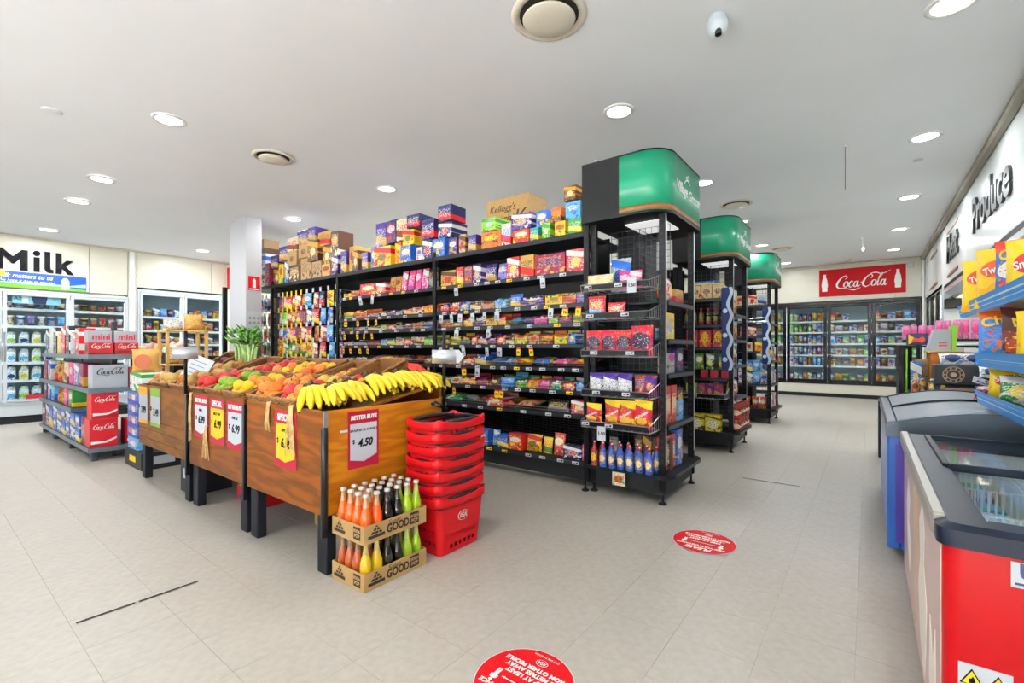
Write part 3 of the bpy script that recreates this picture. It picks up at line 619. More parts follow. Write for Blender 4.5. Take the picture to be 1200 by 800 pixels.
row(0, 8, [-3.6, -3.3, -3.0, -2.9, -2.76, -2.58, -2.4, -2.28, -2.15, -1.96, -1.91], [('teal', B, .16), ('blue', B, .15), ('sky', G, .15), ('blue', B, .12), ('red', B, .15), ('yellow', G, .16), ('yellow', G, .15), ('red', G, .2), ('navy', B, .11), ('pink', B, .14)])
row(1, 1, [-5.52, -5.36, -5.16, -4.84, -4.63, -4.52, -4.41, -4.3, -4.17, -4.06, -3.94, -3.78], [('yellow', C_, .07), ('tan', C_, .13), ('red', B, .15), ('red', B, .14), ('gold', G, .2), ('gold', G, .2), ('pink', G, .25), ('pink', G, .25), ('pink', G, .25), ('pink', G, .25), ('black', G, .24)])
e_ = [-5.52, -5.3, -5.0, -4.74, -4.62, -4.45, -4.31, -4.15, -3.96, -3.78]
row(1, 2, e_, [('yellow', C_, .09), ('orange', C_, .13), ('navy', C_, .06), ('brown', C_, .07), ('purple', C_, .07), ('navy', C_, .07), ('red', C_, .08), ('cream', C_, .09), ('orange', C_, .1)])
row(1, 3, e_, [('black', C_, .06), ('navy', C_, .06), ('brown', C_, .06), ('lime', C_, .08), ('red', C_, .07), ('black', C_, .07), ('navy', C_, .07), ('gold', C_, .08), ('silver', C_, .08)])
row(1, 4, e_, [('navy', C_, .06), ('black', C_, .06), ('crimson', C_, .07), ('sky', C_, .08), ('green', C_, .08), ('cream', C_, .08), ('red', C_, .08), ('cream', C_, .09), ('lime', C_, .09)])
row(1, 5, e_, [('black', C_, .06), ('navy', C_, .06), ('red', F_, .1), ('red', F_, .1), ('crimson', F_, .1), ('red', F_, .1), ('cream', F_, .1), ('red', F_, .1), ('brown', C_, .08)])
row(1, 6, e_, [('sky', B, .12), ('blue', B, .13), ('navy', B, .12), ('blue', B, .12), ('green', B, .1), ('lime', G, .13), ('blue', G, .13), ('yellow', B, .1), ('grey', B, .1)])
row(1, 7, e_, [('red', B, .12), ('orange', B, .13), ('gold', B, .12), ('blue', B, .12), ('green', B, .1), ('red', G, .13), ('purple', G, .13), ('yellow', B, .1), ('grey', B, .1)])
row(1, 8, e_, [('red', B, .2), ('orange', B, .2), ('gold', B, .22), ('blue', B, .2), ('green', B, .2), ('red', G, .23), ('purple', G, .23), ('yellow', B, .2), ('grey', B, .2)])
# hanging packets
PEG = MB().tube([(0, .02, .0), (0, -.24, .0), (0, -.25, .02)], .003, 5).mesh('peg_hook', M['wire'])
HT = MB().box(-.025, .025, -.0012, 0, -.03, .03).mesh('price_tag', M['ticket']); HY = MB().box(-.02, .02, -.0012, 0, -.05, .03).mesh('price_tag', M['yticket'])
PZ = [2.0, 1.765, 1.52, 1.29, 1.06, .83]
pegc = [['crimson', 'green', 'red', 'red', 'red', 'orange', 'sky', 'red', 'navy', 'yellow', 'silver'], ['green', 'lime', 'red', 'brown', 'red', 'crimson', 'blue', 'red', 'sky', 'silver', 'tan'],
        ['white', 'silver', 'red', 'red', 'crimson', 'red', 'red', 'gold', 'red', 'sky', 'black'], ['orange', 'green', 'green', 'green', 'black', 'yellow', 'yellow', 'red', 'red', 'sky', 'pink'],
        ['red', 'brown', 'green', 'orange', 'tan', 'silver', 'tan', 'white', 'white', 'green', 'navy'], ['red', 'orange', 'blue', 'red', 'green', 'gold', 'red', 'pink', 'red', 'sky', 'black']]
px_ = [-7.29, -7.16, -7.03, -6.90, -6.76, -6.62, -6.46, -6.29, -6.10, -5.9, -5.71]
for r_, z in enumerate(PZ):
    for k, x in enumerate(px_):
        c = pegc[r_][k]; hk = inst('peg_hook', PEG, (x-bays[2].location[0], GY+.30-bays[2].location[1], z), parent=bays[2])
        inst('price_tag', HY if k < 6 and (k+r_) % 6 else HT, (x-bays[2].location[0], GY+.045-bays[2].location[1], z+.03), parent=bays[2])
        good('bag', c, k+r_, x, GY+.07+R.uniform(0, .04), z-.215, .145, .06, .215, '%s hanging sweets packet, %s from the pier, %s peg row' % (cw(c), nth(k), nth(r_)), 'sweets bag', 'hanging sweets packets', R.uniform(-.2, .2), 'hanging_packet')
for r_, z in enumerate(PZ):
    for k, x in enumerate([-7.95, -7.82, -7.69, -7.56]):
        c = ['black', 'white', 'silver', 'tan'][(k+r_) % 4] if r_ < 3 else ['crimson', 'green', 'tan', 'red'][(k+r_) % 4]
        if r_ == 1 and k == 0: c = 'yellow'
        inst('peg_hook', PEG, (x-bays[3].location[0], GY+.30-bays[3].location[1], z), parent=bays[3])
        inst('price_tag', HT, (x-bays[3].location[0], GY+.045-bays[3].location[1], z+.03), parent=bays[3])
        good('bag', c, k+r_, x, GY+.07+R.uniform(0, .03), z-.21, .095, .05, .21, '%s narrow hanging packet behind the pier, %s across, %s peg row' % (cw(c), nth(k), nth(r_)), 'sweets bag', 'hanging packets behind the pier', R.uniform(-.2, .2), 'hanging_packet')
# overstock on the top board: (x0, x1, z0, h, colour, style)
ZT = 2.186
TOP = [(-8.05, -7.62, 0, .26, 'cream'), (-8.1, -7.66, .26, .28, 'white'), (-8.02, -7.7, .54, .24, 'kraft'), (-7.60, -7.47, 0, .36, 'crimson'), (-7.45, -7.2, 0, .26, 'brown'), (-7.46, -7.24, .26, .2, 'purple'), (-7.18, -7.05, 0, .3, 'yellow'), (-7.04, -6.92, 0, .33, 'blue'),
       (-7.2, -6.92, .345, .22, 'purple'), (-6.9, -6.6, 0, .24, 'brown'), (-6.92, -6.66, .24, .22, 'kraft'), (-6.95, -6.66, .46, .2, 'cream'), (-6.59, -6.3, 0, .32, 'kraft'), (-6.62, -6.36, .32, .2, 'kraft'), (-6.72, -6.42, .52, .22, 'purple'), (-6.28, -6.02, 0, .24, 'kraft'),
       (-6.33, -6.08, .24, .3, 'brown'), (-6.40, -6.2, .54, .2, 'purple'), (-6.0, -5.78, 0, .17, 'gold'), (-6.04, -5.82, .17, .26, 'brown'), (-6.12, -5.8, .43, .2, 'gold'), (-5.78, -5.6, .25, .34, 'brown'), (-5.76, -5.6, 0, .25, 'purple'), (-5.56, -5.42, 0, .3, 'purple'), (-5.38, -5.25, 0, .34, 'gold'), (-5.24, -5.1, 0, .26, 'brown'), (-5.08, -4.94, 0, .22, 'purple'),
       (-4.92, -4.82, 0, .28, 'grey'), (-4.80, -4.48, 0, .24, 'yellow'), (-4.82, -4.62, .245, .3, 'purple'), (-4.60, -4.4, .26, .28, 'navy'), (-4.46, -4.34, 0, .26, 'orange'), (-4.42, -4.2, .27, .25, 'cream'), (-4.32, -4.12, 0, .2, 'blue'), (-4.3, -4.1, .2, .18, 'yellow'), (-4.2, -3.98, .38, .15, 'navy'), (-4.08, -3.98, 0, .16, 'white'), (-3.96, -3.80, 0, .22, 'navy'),
       (-3.97, -3.74, .22, .22, 'navy'), (-3.78, -3.58, 0, .2, 'blue'), (-3.72, -3.5, .20, .17, 'navy'), (-3.68, -3.48, .37, .17, 'navy'), (-3.56, -3.42, 0, .19, 'purple'), (-3.4, -3.3, 0, .2, 'tan'), (-3.28, -3.16, 0, .18, 'purple'), (-3.08, -2.82, 0, .17, 'orange'), (-3.06, -2.86, .17, .13, 'lime'), (-2.81, -2.69, 0, .21, 'white'), (-2.68, -2.48, 0, .13, 'red'),
       (-2.7, -2.46, .13, .15, 'purple'), (-2.47, -2.36, 0, .12, 'teal'), (-2.44, -2.3, .12, .16, 'blue'), (-2.34, -2.24, 0, .14, 'lime'), (-2.26, -2.14, .14, .13, 'orange'), (-2.22, -2.10, 0, .14, 'yellow'), (-2.12, -1.98, .30, .13, 'brown'), (-2.07, -1.93, 0, .13, 'green'), (-2.12, -1.96, .14, .155, 'sky'), (-2.1, -1.92, .435, .0, '-')]
for k, (x0, x1, z0, h, c) in enumerate(TOP):
    if c == '-': continue
    lab = '%s carton, %s from the pier, %s on top of the sweets shelving' % (cw(c), nth(k) if k < 40 else nth(59-k)+' counting back', 'standing' if z0 == 0 else 'stacked')
    if k >= 40: lab = '%s carton, %s from the green header, %s on the sweets shelving top' % (cw(c), nth(59-k), 'standing' if z0 == 0 else 'stacked')
    good('box', c, k, (x0+x1)/2, GY+.13+R.uniform(-.03, .03), ZT+z0+.001, x1-x0-.012, .24, h-.006, lab, 'carton', 'overstock cartons on top of the sweets shelving', R.uniform(-.09, .09) if z0 else R.uniform(-.05, .05))
kb = T('cereal_carton', 'big brown cereal shipping carton lettered in black on the shelving top', 'carton', (-3.02, 4.02, ZT))
inst('box_body', BOX, (0, 0, .001), (0, 0, 0), (.56, .34, .60), M['kraft'], kb)
for s_, sz, zz in (("Kellogg's", .10, .49), ('Special', .11, .38)): text(s_, sz, M['kink'], kb, (-3.08, 3.849, ZT+zz), (1, 0, 0), (0, 0, 1), shear=.25)
text('K', .24, M['kink'], kb, (-2.86, 3.849, ZT+.36), (1, 0, 0), (0, 0, 1), shear=.25)
MB().box(-3.2, -2.95, 3.846, 3.85, ZT+.09, ZT+.13).box(-2.93, -2.8, 3.846, 3.85, ZT+.09, ZT+.17).obj('printed_bars', M['kink'], kb)
kb = T('cereal_carton', 'brown cereal shipping carton with two lines of black block letters', 'carton', (-4.12, 4.0, ZT))
inst('box_body', BOX, (0, 0, .001), (0, 0, .06), (.44, .3, .52), M['kraft'], kb)
text('NUTRI', .085, M['kink'], kb, (-4.02, 3.842, ZT+.40), (1, .06, 0), (0, 0, 1), off=.003); text('GRAIN', .085, M['kink'], kb, (-4.02, 3.842, ZT+.32), (1, .06, 0), (0, 0, 1), off=.003)
# ================================================================ END CAP DISPLAYS
def arc(cx, cy, r, a0, a1, n=10): return [(cx+r*math.cos(a0+(a1-a0)*i/n), cy+r*math.sin(a0+(a1-a0)*i/n)) for i in range(n+1)]
def strip(path, z0, z1, th, smooth=True):
    m = MB(); n = len(path); V = []; nor = []
    for i in range(n):
        a = Vector(path[max(i-1, 0)]); b = Vector(path[min(i+1, n-1)]); d = (b-a).normalized(); nor.append((d.y, -d.x))
    for (x, y), (nx, ny) in zip(path, nor): V += [(x, y, z0), (x, y, z1), (x-nx*th, y-ny*th, z0), (x-nx*th, y-ny*th, z1)]
    F = []
    for i in range(n-1):
        a = 4*i; b = a+4
        F += [(a, b, b+1, a+1), (a+2, a+3, b+3, b+2), (a+1, b+1, b+3, a+3), (a, a+2, b+2, b)]
    m.add(V, F, smooth); return m
def traymesh():
    m = MB(); w = .282; d = .26
    for i in range(9): x = -w+2*w*i/8; m.bar((x, 0, .004), (x, -d, .004), .0022)
    m.bar((-w, -.02, 0), (w, -.02, 0), .003)
    for i in range(29): x = -w+2*w*i/28; m.bar((x, -d, 0), (x, -d-.012, .05), .0016)
    for z, y in ((0, -d), (.05, -d-.012)): m.bar((-w, y, z), (w, y, z), .0035)
    for sx in (-w, w):
        m.bar((sx, -d-.012, .05), (sx, -.01, .12), .0035); m.bar((sx, -d, 0), (sx, -.005, 0), .003); m.bar((sx, -.01, .12), (sx, -.005, 0), .003)
        for k in range(1, 6): y = -d*k/6; m.bar((sx, y, 0), (sx, y, .12-.07*k/6), .0016)
    return m.mesh('wire_tray', M['wire'])
TRAY = traymesh()
TSTR = MB().box(-.27, .27, -.277, -.27, .012, .046).mesh('label_strip', M['black'])
def grid(mb, a, b, z0, z1, fixed, axis, step=.052):
    k = 0
    while a+k*step <= b:
        p = a+k*step; mb.box(*((p-.0016, p+.0016, fixed-.0016, fixed+.0016) if axis == 'X' else (fixed-.0016, fixed+.0016, p-.0016, p+.0016)), z0, z1); k += 1
    k = 0
    while z0+k*step <= z1:
        z = z0+k*step; mb.box(*((a, b, fixed-.002, fixed+.002) if axis == 'X' else (fixed-.002, fixed+.002, a, b)), z-.0016, z+.0016); k += 1
def endcap(y0, label, trays, flats, sides, header=True):
    X0, X1 = -1.84, -1.257; y1 = y0+.72
    e = T('endcap_display', label, 'display stand', ((X0+X1)/2, y0, 0), group='end displays of the grocery aisles')
    for x, y in ((X0, y0), (X1, y0), (X0, y1), (X1, y1)):
        p = MB(); post(p, x, y, 2.26, .026)
        pp = p.obj('post', M['black'], e)
        if (x, y) != (X0, y1):
            q = MB(); q.box(x+.0262, x+.0272, y-.012, y+.012, .3, 2.25); q.obj('post_edge', M['alu'], pp) if x == X1 else None
            s_ = MB()
            for k in range(36): z = .32+k*.053; s_.box(x-.012, x+.012, y-.0168, y-.0158, z, z+.022)
            s_.obj('slots', mat('slot_dark', '2A2C30', .6, spec=.2), pp)
        foot(x, y, e)
    MB().box(X0-.01, X1+.012, y0-.012, y1+.012, .075, .205, .004).obj('plinth', M['char'], e)
    path = [(X0-.03, y0-.09), (X1-.12, y0-.09)]+arc(X1-.1, y0+.1, .19, -PI/2, 0)[1:]+[(X1+.09, y1-.1)]+arc(X1-.1, y1-.1, .19, 0, PI/2)[1:]+[(X0-.03, y1+.09)]
    path = [(X0-.03, y0-.09), (X1-.08, y0-.09)]+arc(X1-.06, y0+.06, .15, -PI/2, 0)[1:]+[(X1+.09, y1-.05)]+arc(X1-.06, y1-.05, .15, 0, PI/2)[1:]+[(X0-.03, y1+.1)]
    bs = MB().prism(path, .205, .235, 'XY').obj('base_shelf', M['shelf'], e)
    MB().box(X1+.086, X1+.092, y0+.05, y1-.05, .208, .232).obj('price_rail', M['steel'], bs)
    g = MB(); grid(g, X0+.03, X1-.03, .24, 2.22, y0+.27, 'X'); g.obj('wire_grid', M['dgrey'], e)
    g = MB(); grid(g, y0+.28, y1-.03, .24, 2.22, X1-.30, 'Y'); g.obj('wire_grid', M['dgrey'], e)
    MB().box(X0+.03, X1-.30, y0+.40, y0+.42, .24, 2.2).obj('centre_panel', M['black'], e); MB().box(X1-.32, X1-.30, y0+.40, y1-.03, .24, 2.2).obj('centre_panel', M['black'], e)
    xm = (X0+X1)/2; el = e.location
    for z in trays:
        t_ = inst('wire_tray', TRAY, (xm-el[0], y0+.02-el[1], z), parent=e); inst('label_strip', TSTR, parent=t_)
        inst('shelf_ticket', TICK, (R.uniform(-.1, .15), -.278, .03), parent=t_); inst('shelf_ticket', TICK, (R.uniform(-.24, -.14), -.278, .03), parent=t_)
    for z in flats:
        s_ = MB().box(X0+.03, X1-.03, y0-.02, y0+.25, z-.02, z, .003).box(X0+.03, X1-.03, y0-.026, y0-.018, z-.035, z+.003).obj('shelf', M['shelf'], e)
        MB().box(X0+.04, X1-.04, y0-.028, y0-.026, z-.03, z-.004).obj('price_rail', M['steel'], s_)
    for z in sides:
        s_ = MB().box(X1-.29, X1+.03, y0+.03, y1-.03, z-.02, z, .003).box(X1+.028, X1+.036, y0+.03, y1-.03, z-.035, z+.003).obj('shelf', M['shelf'], e)
        MB().box(X1+.036, X1+.038, y0+.04, y1-.04, z-.03, z-.004).obj('price_rail', M['steel'], s_)
    # header
    ha, hb, xa, xs_, xr, r = y0-.125, y1+.18, -1.89, -1.56, -1.185, .2
    z0, z1 = 2.245, 2.71
    for yy in (ha, hb-.012): MB().box(xa, xs_, yy, yy+.012, z0, z1).obj('header_side', M['black'], e)
    wrap = [(xs_, ha), (xr-r-.05, ha)]+arc(xr-r, ha+r, r, -PI/2, 0, 14)+arc(xr-r, hb-r, r, 0, PI/2, 14)+[(xs_, hb)]
    h = strip(wrap, z0+.005, z1-.005, .01).obj('header_wrap', M['green'], e)
    wrap2 = [(xs_, ha-.0015), (xr-r-.05, ha-.0015)]+arc(xr-r, ha+r, r+.0015, -PI/2, 0, 14)+arc(xr-r, hb-r, r+.0015, 0, PI/2, 14)+[(xs_, hb+.0015)]
    strip(wrap2, z0+.012, z0+.055, .001).obj('timber_print_band', M['greenb'], h)
    full = [(xa, ha)]+wrap2+[(xa, hb)]
    MB().prism(full, z0-.012, z0+.006, 'XY').obj('header_floor', M['black'], e)
    MB().prism(full, z1-.006, z1+.006, 'XY').obj('header_top', M['black'], e)
    lp = MB().box(-1.62, -1.30, y0+.12, y1-.2, z0-.018, z0-.0125).obj('light_panel', M['ledp'], e)
    ym = (ha+hb)/2
    text('Village', .118, M['signwhite'], h, (xr+.003, ym-.15, 2.475), (0, 1, 0), (0, 0, 1), off=.003, shear=.12, ext=.0008, sx=.9)
    text('Grocer', .118, M['signwhite'], h, (xr+.003, ym+.175, 2.46), (0, 1, 0), (0, 0, 1), off=.003, shear=.12, ext=.0008, sx=.9)
    c = MB(); pts = [(xr+.003, ym+.01+.055*math.sin(a*.5)*math.cos(a), 2.565+.03*a*.3+.028*math.sin(a)) for a in [k*.35 for k in range(19)]]
    c.tube(pts, .0045, 5); c.tube([(xr+.003, ym-.10, 2.53), (xr+.003, ym-.06, 2.565), (xr+.003, ym+.0, 2.575), (xr+.003, ym+.05, 2.55)], .0045, 5)
    c.obj('leaf_emblem', M['signwhite'], h)
    MB().cyl((xa+.12, ha+.02, z1+.006), .012, .02, 8).obj('ceiling_clip', M['whiteg'], e)
    return e
e1 = endcap(3.545, 'black wire end display with green curved header nearest the camera', [1.65, 1.425, 1.135, .825, .575], [1.0], [1.57, 1.27, 1.0, .60])
e2 = endcap(5.79, 'black wire end display with green header, second along the aisles', [.63], [1.786, 1.478, 1.21, .85], [1.6, 1.3, 1.0, .62])
e3 = endcap(8.37, 'black wire end display with green header, farthest along the aisles', [1.62], [1.9, 1.4, 1.15, .62], [1.6, 1.3, 1.0, .62])
EC = 'goods on the end displays'
def ec(n, kind, c, v, x, y, z, w, d, h, what, cat, **k):
    return good(kind, c, v, x, y, z, w, d, h, what, cat, 'goods on the %s end display' % n, **k)
# --- first end display, trays facing the camera
for k, x in enumerate((-1.76, -1.665)): ec('first', 'bag', 'tan', k, x, 3.40, 1.66, .13, .09, .13, 'clear bag of golden macaroni, %s on the highest wire tray' % nth(k), 'snack bag', m=pk('EAD9A0', 'white', 'D9B45A', 'E8C56A', .3, .2, .85))
ec('first', 'bag', 'silver', 1, -1.60, 3.55, 1.66, .18, .09, .27, 'tall clear silver bag behind the macaroni on the highest tray', 'snack bag')
for k, x in enumerate((-1.50, -1.42)): ec('first', 'bag', 'pink', k, x, 3.41, 1.66, .11, .07, .14, 'pink and white sweets bag, %s on the highest wire tray' % nth(k), 'snack bag')
ec('first', 'bag', 'red', 0, -1.75, 3.42, 1.433, .16, .07, .19, 'red and blue snack bag standing on the second wire tray', 'snack bag', m=pk('red', 'gold', 'sky', 'white', .3, .12, .62, .2, .2))
ec('first', 'bag', 'red', 1, -1.58, 3.42, 1.433, .155, .07, .13, 'short red snack bag folded over on the second wire tray', 'snack bag', m=pk('red', 'gold', 'brown', 'white', .3, .12, .62))
ec('first', 'box', 'navy', 1, -1.62, 3.72, 1.28, .3, .1, .08, 'dark blue flat packet lying behind the second tray', 'packet')
for k, x in enumerate((-1.775, -1.64, -1.515, -1.37)):
    o = ec('first', 'bag', 'red', k, x, 3.42, 1.145, .145 if k < 3 else .19, .08, .2 if k < 3 else .23, 'red chocolate bag with dark round print, %s on the third tray' % nth(k), 'chocolate bag', rz=(.05, -.1, .12, -.15)[k], m=pk('red', '2A1440', 'crimson', 'cream', .4, .26, .5, ta=.66))
for k, x in enumerate((-1.74, -1.62, -1.50)):
    o = ec('first', 'bag', 'white', k, x, 3.40, .835, .13, .08, .17, 'purple and white striped bag, %s on the fourth wire tray' % nth(k), 'snack bag', m=pk('white', 'E8E8E8', 'purple', 'navy', .4, .26, .4, .92, .16, ta=.60), rz=.1-.1*k)
for k, x in enumerate((-1.39, -1.31)): ec('first', 'bag', 'crimson', k, x, 3.44, .835, .1, .07, .16, 'dark red packet, %s at the fourth tray end' % nth(k), 'snack bag')
MALT = pk('red', 'E8B52A', 'yellow', 'red', .28, .12, .3, .92, .14, ta=.7)
for k, x in enumerate((-1.77, -1.60, -1.485, -1.355)):
    o = ec('first', 'bag', 'red', k, x, 3.41, .585, .15 if k else .15, .085, (.17, .21, .21, .22)[k], 'red chocolate ball bag with slanted white lettering, %s on the lowest tray' % nth(k), 'chocolate bag', m=MALT, rz=(-.1, .05, 0, -.1)[k])
    text('Maltesers', .19, M['signwhite'], o, (0, 0, 0), (1, 0, 0), (0, 0, 1), off=.004)
    l_ = o.children[-1]; l_.matrix_basis = Matrix(((.92, -.3, 0, 0), (0, 0, -1, -.5), (.38, .75, 0, .5), (0, 0, 0, 1)))
for k in range(14):
    x = -1.80+.078*(k % 7)+(.02 if k > 6 else 0); y = 3.475+.10*(k//7)-.012*((k % 7)/7)
    c = 'red' if k % 7 == 0 else 'blue'
    o = ec('first', 'bottle', c, 1, x, y, .236, .064, .064, .185, '%s juice bottle with red spout, %s in the %s row on the base' % (c, nth(k % 7), 'front' if k < 7 else 'rear'), 'bottle', m=pk('B3121C', 'yellow', 'navy', 'brown', .4, .2, .42) if c == 'red' else pk('1D56B8', 'EDE0B0', '123A86', 'E8B030', .36, .16, .42))
    cp = o.children[0]; cp.material_slots[0].material = mat('cap_red', 'C9141E', .35); cp.scale = (.42, .42, .1)
    inst('spout', CAPU, (0, 0, 1.015), (0, 0, 0), (.26, .26, .07), mat('cap_white', 'F0F0F0', .4), o)
for k in range(4): ec('first', 'box', 'brown', k, -1.50+.075*k, 3.70, .236, .07, .07, .25, 'brown box, %s in the dark row behind the juice bottles' % nth(k), 'packet')
o = MB().box(-1.63, -1.52, 3.447, 3.45, .11, .215).obj('promo_card', pk('cream', 'orange', 'sky', 'brown', .3, .3, .5, ta=.5), label='small colourful promotion card hanging below the juice bottles', cat='card')
for x, z in ((-1.385, 1.62), (-1.63, .50)):
    t = MB().box(x-.035, x+.035, 3.255, 3.257, z-.01, z+.10).obj('price_card', M['ticket'], label='white square price card on the %s wire tray' % ('highest' if z > 1 else 'lowest'), cat='price card')
    text('1.50', .034, M['ink'], t, (x, 3.2545, z+.045), (1, 0, 0), (0, 0, 1), off=.001)
# --- first end display, aisle side (facing +X)
rr = PI/2
for k, y in enumerate((3.66, 3.76)): ec('first', 'bag', 'red', k, -1.30, y, 1.571, .13, .07, .2, 'red and white bag, %s on the high aisle-side shelf of first display' % nth(k), 'snack bag', rz=rr)
ec('first', 'box', 'gold', 2, -1.33, 4.05, 1.571, .2, .08, .13, 'small tan box on the high aisle-side shelf of first display', 'packet', rz=rr)
ec('first', 'box', 'yellow', 0, -1.29, 3.73, 1.271, .19, .06, .21, 'yellow and blue box on the second aisle-side shelf', 'packet', rz=rr, m=pk('yellow', 'sky', 'white', 'orange', .25, .3, .55))
ec('first', 'box', 'sky', 1, -1.40, 3.95, 1.271, .2, .06, .1, 'pale blue box lying on the second aisle-side shelf', 'packet', rz=rr)
ec('first', 'box', 'magenta', 0, -1.29, 3.72, 1.001, .13, .09, .16, 'magenta box with clear lower half, third aisle-side shelf', 'packet', rz=rr, m=pk('A8A39A', 'magenta', '6E675E', 'magenta', .5, .2, .8))
ec('first', 'box', 'navy', 0, -1.33, 4.05, 1.001, .16, .09, .2, 'navy box on the third aisle-side shelf', 'packet', rz=rr)
CER = pk('C22A26', 'E3C188', 'D8A24A', 'cream', .34, .16, .52, ta=.5)
for k, (y, z) in enumerate(((3.68, .601), (3.82, .601), (3.66, .236), (3.79, .236))): ec('first', 'box', 'red', k, -1.29, y, z, .125, .06, .30 if k < 2 else .27, 'red cereal box with bowl picture, %s of the aisle-side four' % nth(k), 'cereal box', rz=rr, m=CER)
ec('first', 'box', 'sky', 0, -1.28, 3.96, .601, .12, .06, .16, 'small blue cereal box on the low aisle-side shelf', 'cereal box', rz=rr)
ec('first', 'box', 'blue', 0, -1.28, 3.93, .236, .13, .06, .29, 'blue cereal box with white lettering on the base shelf', 'cereal box', rz=rr)
ec('first', 'box', 'brown', 0, -1.33, 4.1, .601, .16, .06, .26, 'brown cereal box beside the small blue one', 'cereal box', rz=rr)
ec('first', 'box', 'gold', 1, -1.33, 4.1, .236, .14, .06, .27, 'gold cereal box at the far end of the base shelf', 'cereal box', rz=rr)
# --- second end display
for k, x in enumerate((-1.66, -1.53, -1.40)): ec('second', 'box', 'tan', 0, x, 5.83, 1.787, .12, .07, .16, 'tan box with brown oval, %s on the high shelf of second display' % nth(k), 'packet', m=pk('D8B878', 'brown', 'crimson', 'cream', .34, .22, .55))
ec('second', 'box', 'blue', 2, -1.6, 5.93, 1.96, .35, .1, .05, 'flat blue packet on the top of second display', 'packet')
for k in range(6):
    o = ec('second', 'bottle', 'green', 0, -1.77+.083*k, 5.85, 1.479, .062, .062, .2, 'sauce bottle with red cap, %s on second display' % nth(k), 'bottle', m=pk('5A2414', 'green', 'red', 'gold', .4, .2, .5)); o.children[0].material_slots[0].material = mat('cap_red', 'C9141E', .35)
for k, x in enumerate((-1.7, -1.55, -1.40)): ec('second', 'box', 'red', 0, x, 5.83, 1.211, .125, .06, .21, 'red box with yellow flower print, %s on second display' % nth(k), 'packet', m=pk('C8202C', 'yellow', 'E8A01C', 'brown', .34, .3, .58))
for k, x in enumerate((-1.62, -1.5, -1.36)): ec('second', 'bag', 'green', k, x, 5.84, .95, .1, .06, .19, 'green packet, %s on the dim shelf of second display' % nth(k), 'packet')
for k, x in enumerate((-1.56, -1.45, -1.33)): ec('second', 'box', 'red', 1, x, 5.82, .851, .07, .06, .09, 'small red box, %s on second display' % nth(k), 'packet', m=mat('plain_red_box', 'B5202E', .4))
ec('second', 'box', 'yellow', 0, -1.66, 5.66, .64, .11, .07, .15, 'green and yellow tea box in the wire tray of second display', 'packet', m=pk('lime', 'yellow', 'red', 'green', .3, .25, .5))
for k in range(3): ec('second', 'box', 'crimson', k, -1.54+.09*k, 5.66, .64, .08, .07, .15, 'dark red box, %s in the wire tray of second display' % nth(k), 'packet')
for k, x in enumerate((-1.62, -1.44)): ec('second', 'box', 'yellow', 0, x, 5.76, .236, .165, .1, .19, 'yellow box with white panel, %s on the base of second display' % nth(k), 'packet', m=pk('E6D21C', 'F0EAD0', 'brown', 'brown', .38, .24, .42, .82, .05, ta=.6))
for k in range(10):
    ec('second', 'jar', 'brown', 0, -1.22, 5.87+.062*(k % 5)*2.0, .236+.16*(k//5), .1, .1, .155, 'coffee jar with cream label, %s in the %s row, aisle side' % (nth(k % 5), 'lower' if k < 5 else 'upper'), 'jar', m=pk('5A2A1A', 'cream', 'red', 'red', .5, .2, .4, .9, .1))
for k, (y, z, c) in enumerate(((5.9, 1.601, 'red'), (6.1, 1.601, 'gold'), (5.9, 1.301, 'red'), (6.12, 1.301, 'orange'), (5.9, 1.001, 'red'), (6.1, 1.001, 'cream'), (5.92, .621, 'yellow'), (6.15, .621, 'red'))):
    ec('second', 'bag', c, k, -1.30, y, z, .15, .07, .2, '%s packet, %s on the aisle side of second display' % (cw(c), nth(k)), 'packet', rz=rr)
# --- third end display
for k, (x, z, c, h) in enumerate(((-1.68, 1.901, 'tan', .16), (-1.5, 1.901, 'cream', .16), (-1.36, 1.901, 'silver', .16), (-1.62, 1.401, 'crimson', .16), (-1.5, 1.401, 'red', .15), (-1.38, 1.401, 'black', .16), (-1.56, 1.151, 'cream', .15), (-1.4, 1.151, 'orange', .15))):
    ec('third', 'box', c, k, x, 8.4, z, .12, .07, h, '%s box, %s on the farthest end display' % (cw(c), nth(k)), 'packet')
for k in range(8): ec('third', 'bag', ['white', 'blue', 'sky', 'silver'][k % 4], k, -1.66+.11*(k % 4), 8.4, .621+.2*(k//4), .11, .07, .19, '%s packet, %s in the %s row, farthest display' % (['white', 'blue', 'pale blue', 'silver'][k % 4], nth(k % 4), 'lower' if k < 4 else 'upper'), 'packet')
for k in range(4): ec('third', 'tub', 'red', 0, -1.70+.12*k, 8.4, .236, .1, .1, .18, 'red tub with white label, %s on the base of farthest display' % nth(k), 'tub')
o = MB().cyl((-1.30, 8.33, 1.13), .075, .03, 18, 'Y').obj('sunflower_sticker', mat('sun_yellow', 'F0A818', .5), label='orange sun shaped badge on the farthest display', cat='badge')
for k in range(12): ec('third', 'box', ['navy', 'sky', 'gold', 'white'][k % 4], k, -1.29, 8.46+.16*(k % 4), (.236, .621, 1.001)[k//4], .13, .07, .22, '%s box, %s across, %s level, aisle side of farthest display' % (['navy', 'pale blue', 'gold', 'white'][k % 4], nth(k % 4), nth(k//4)), 'packet', rz=rr)
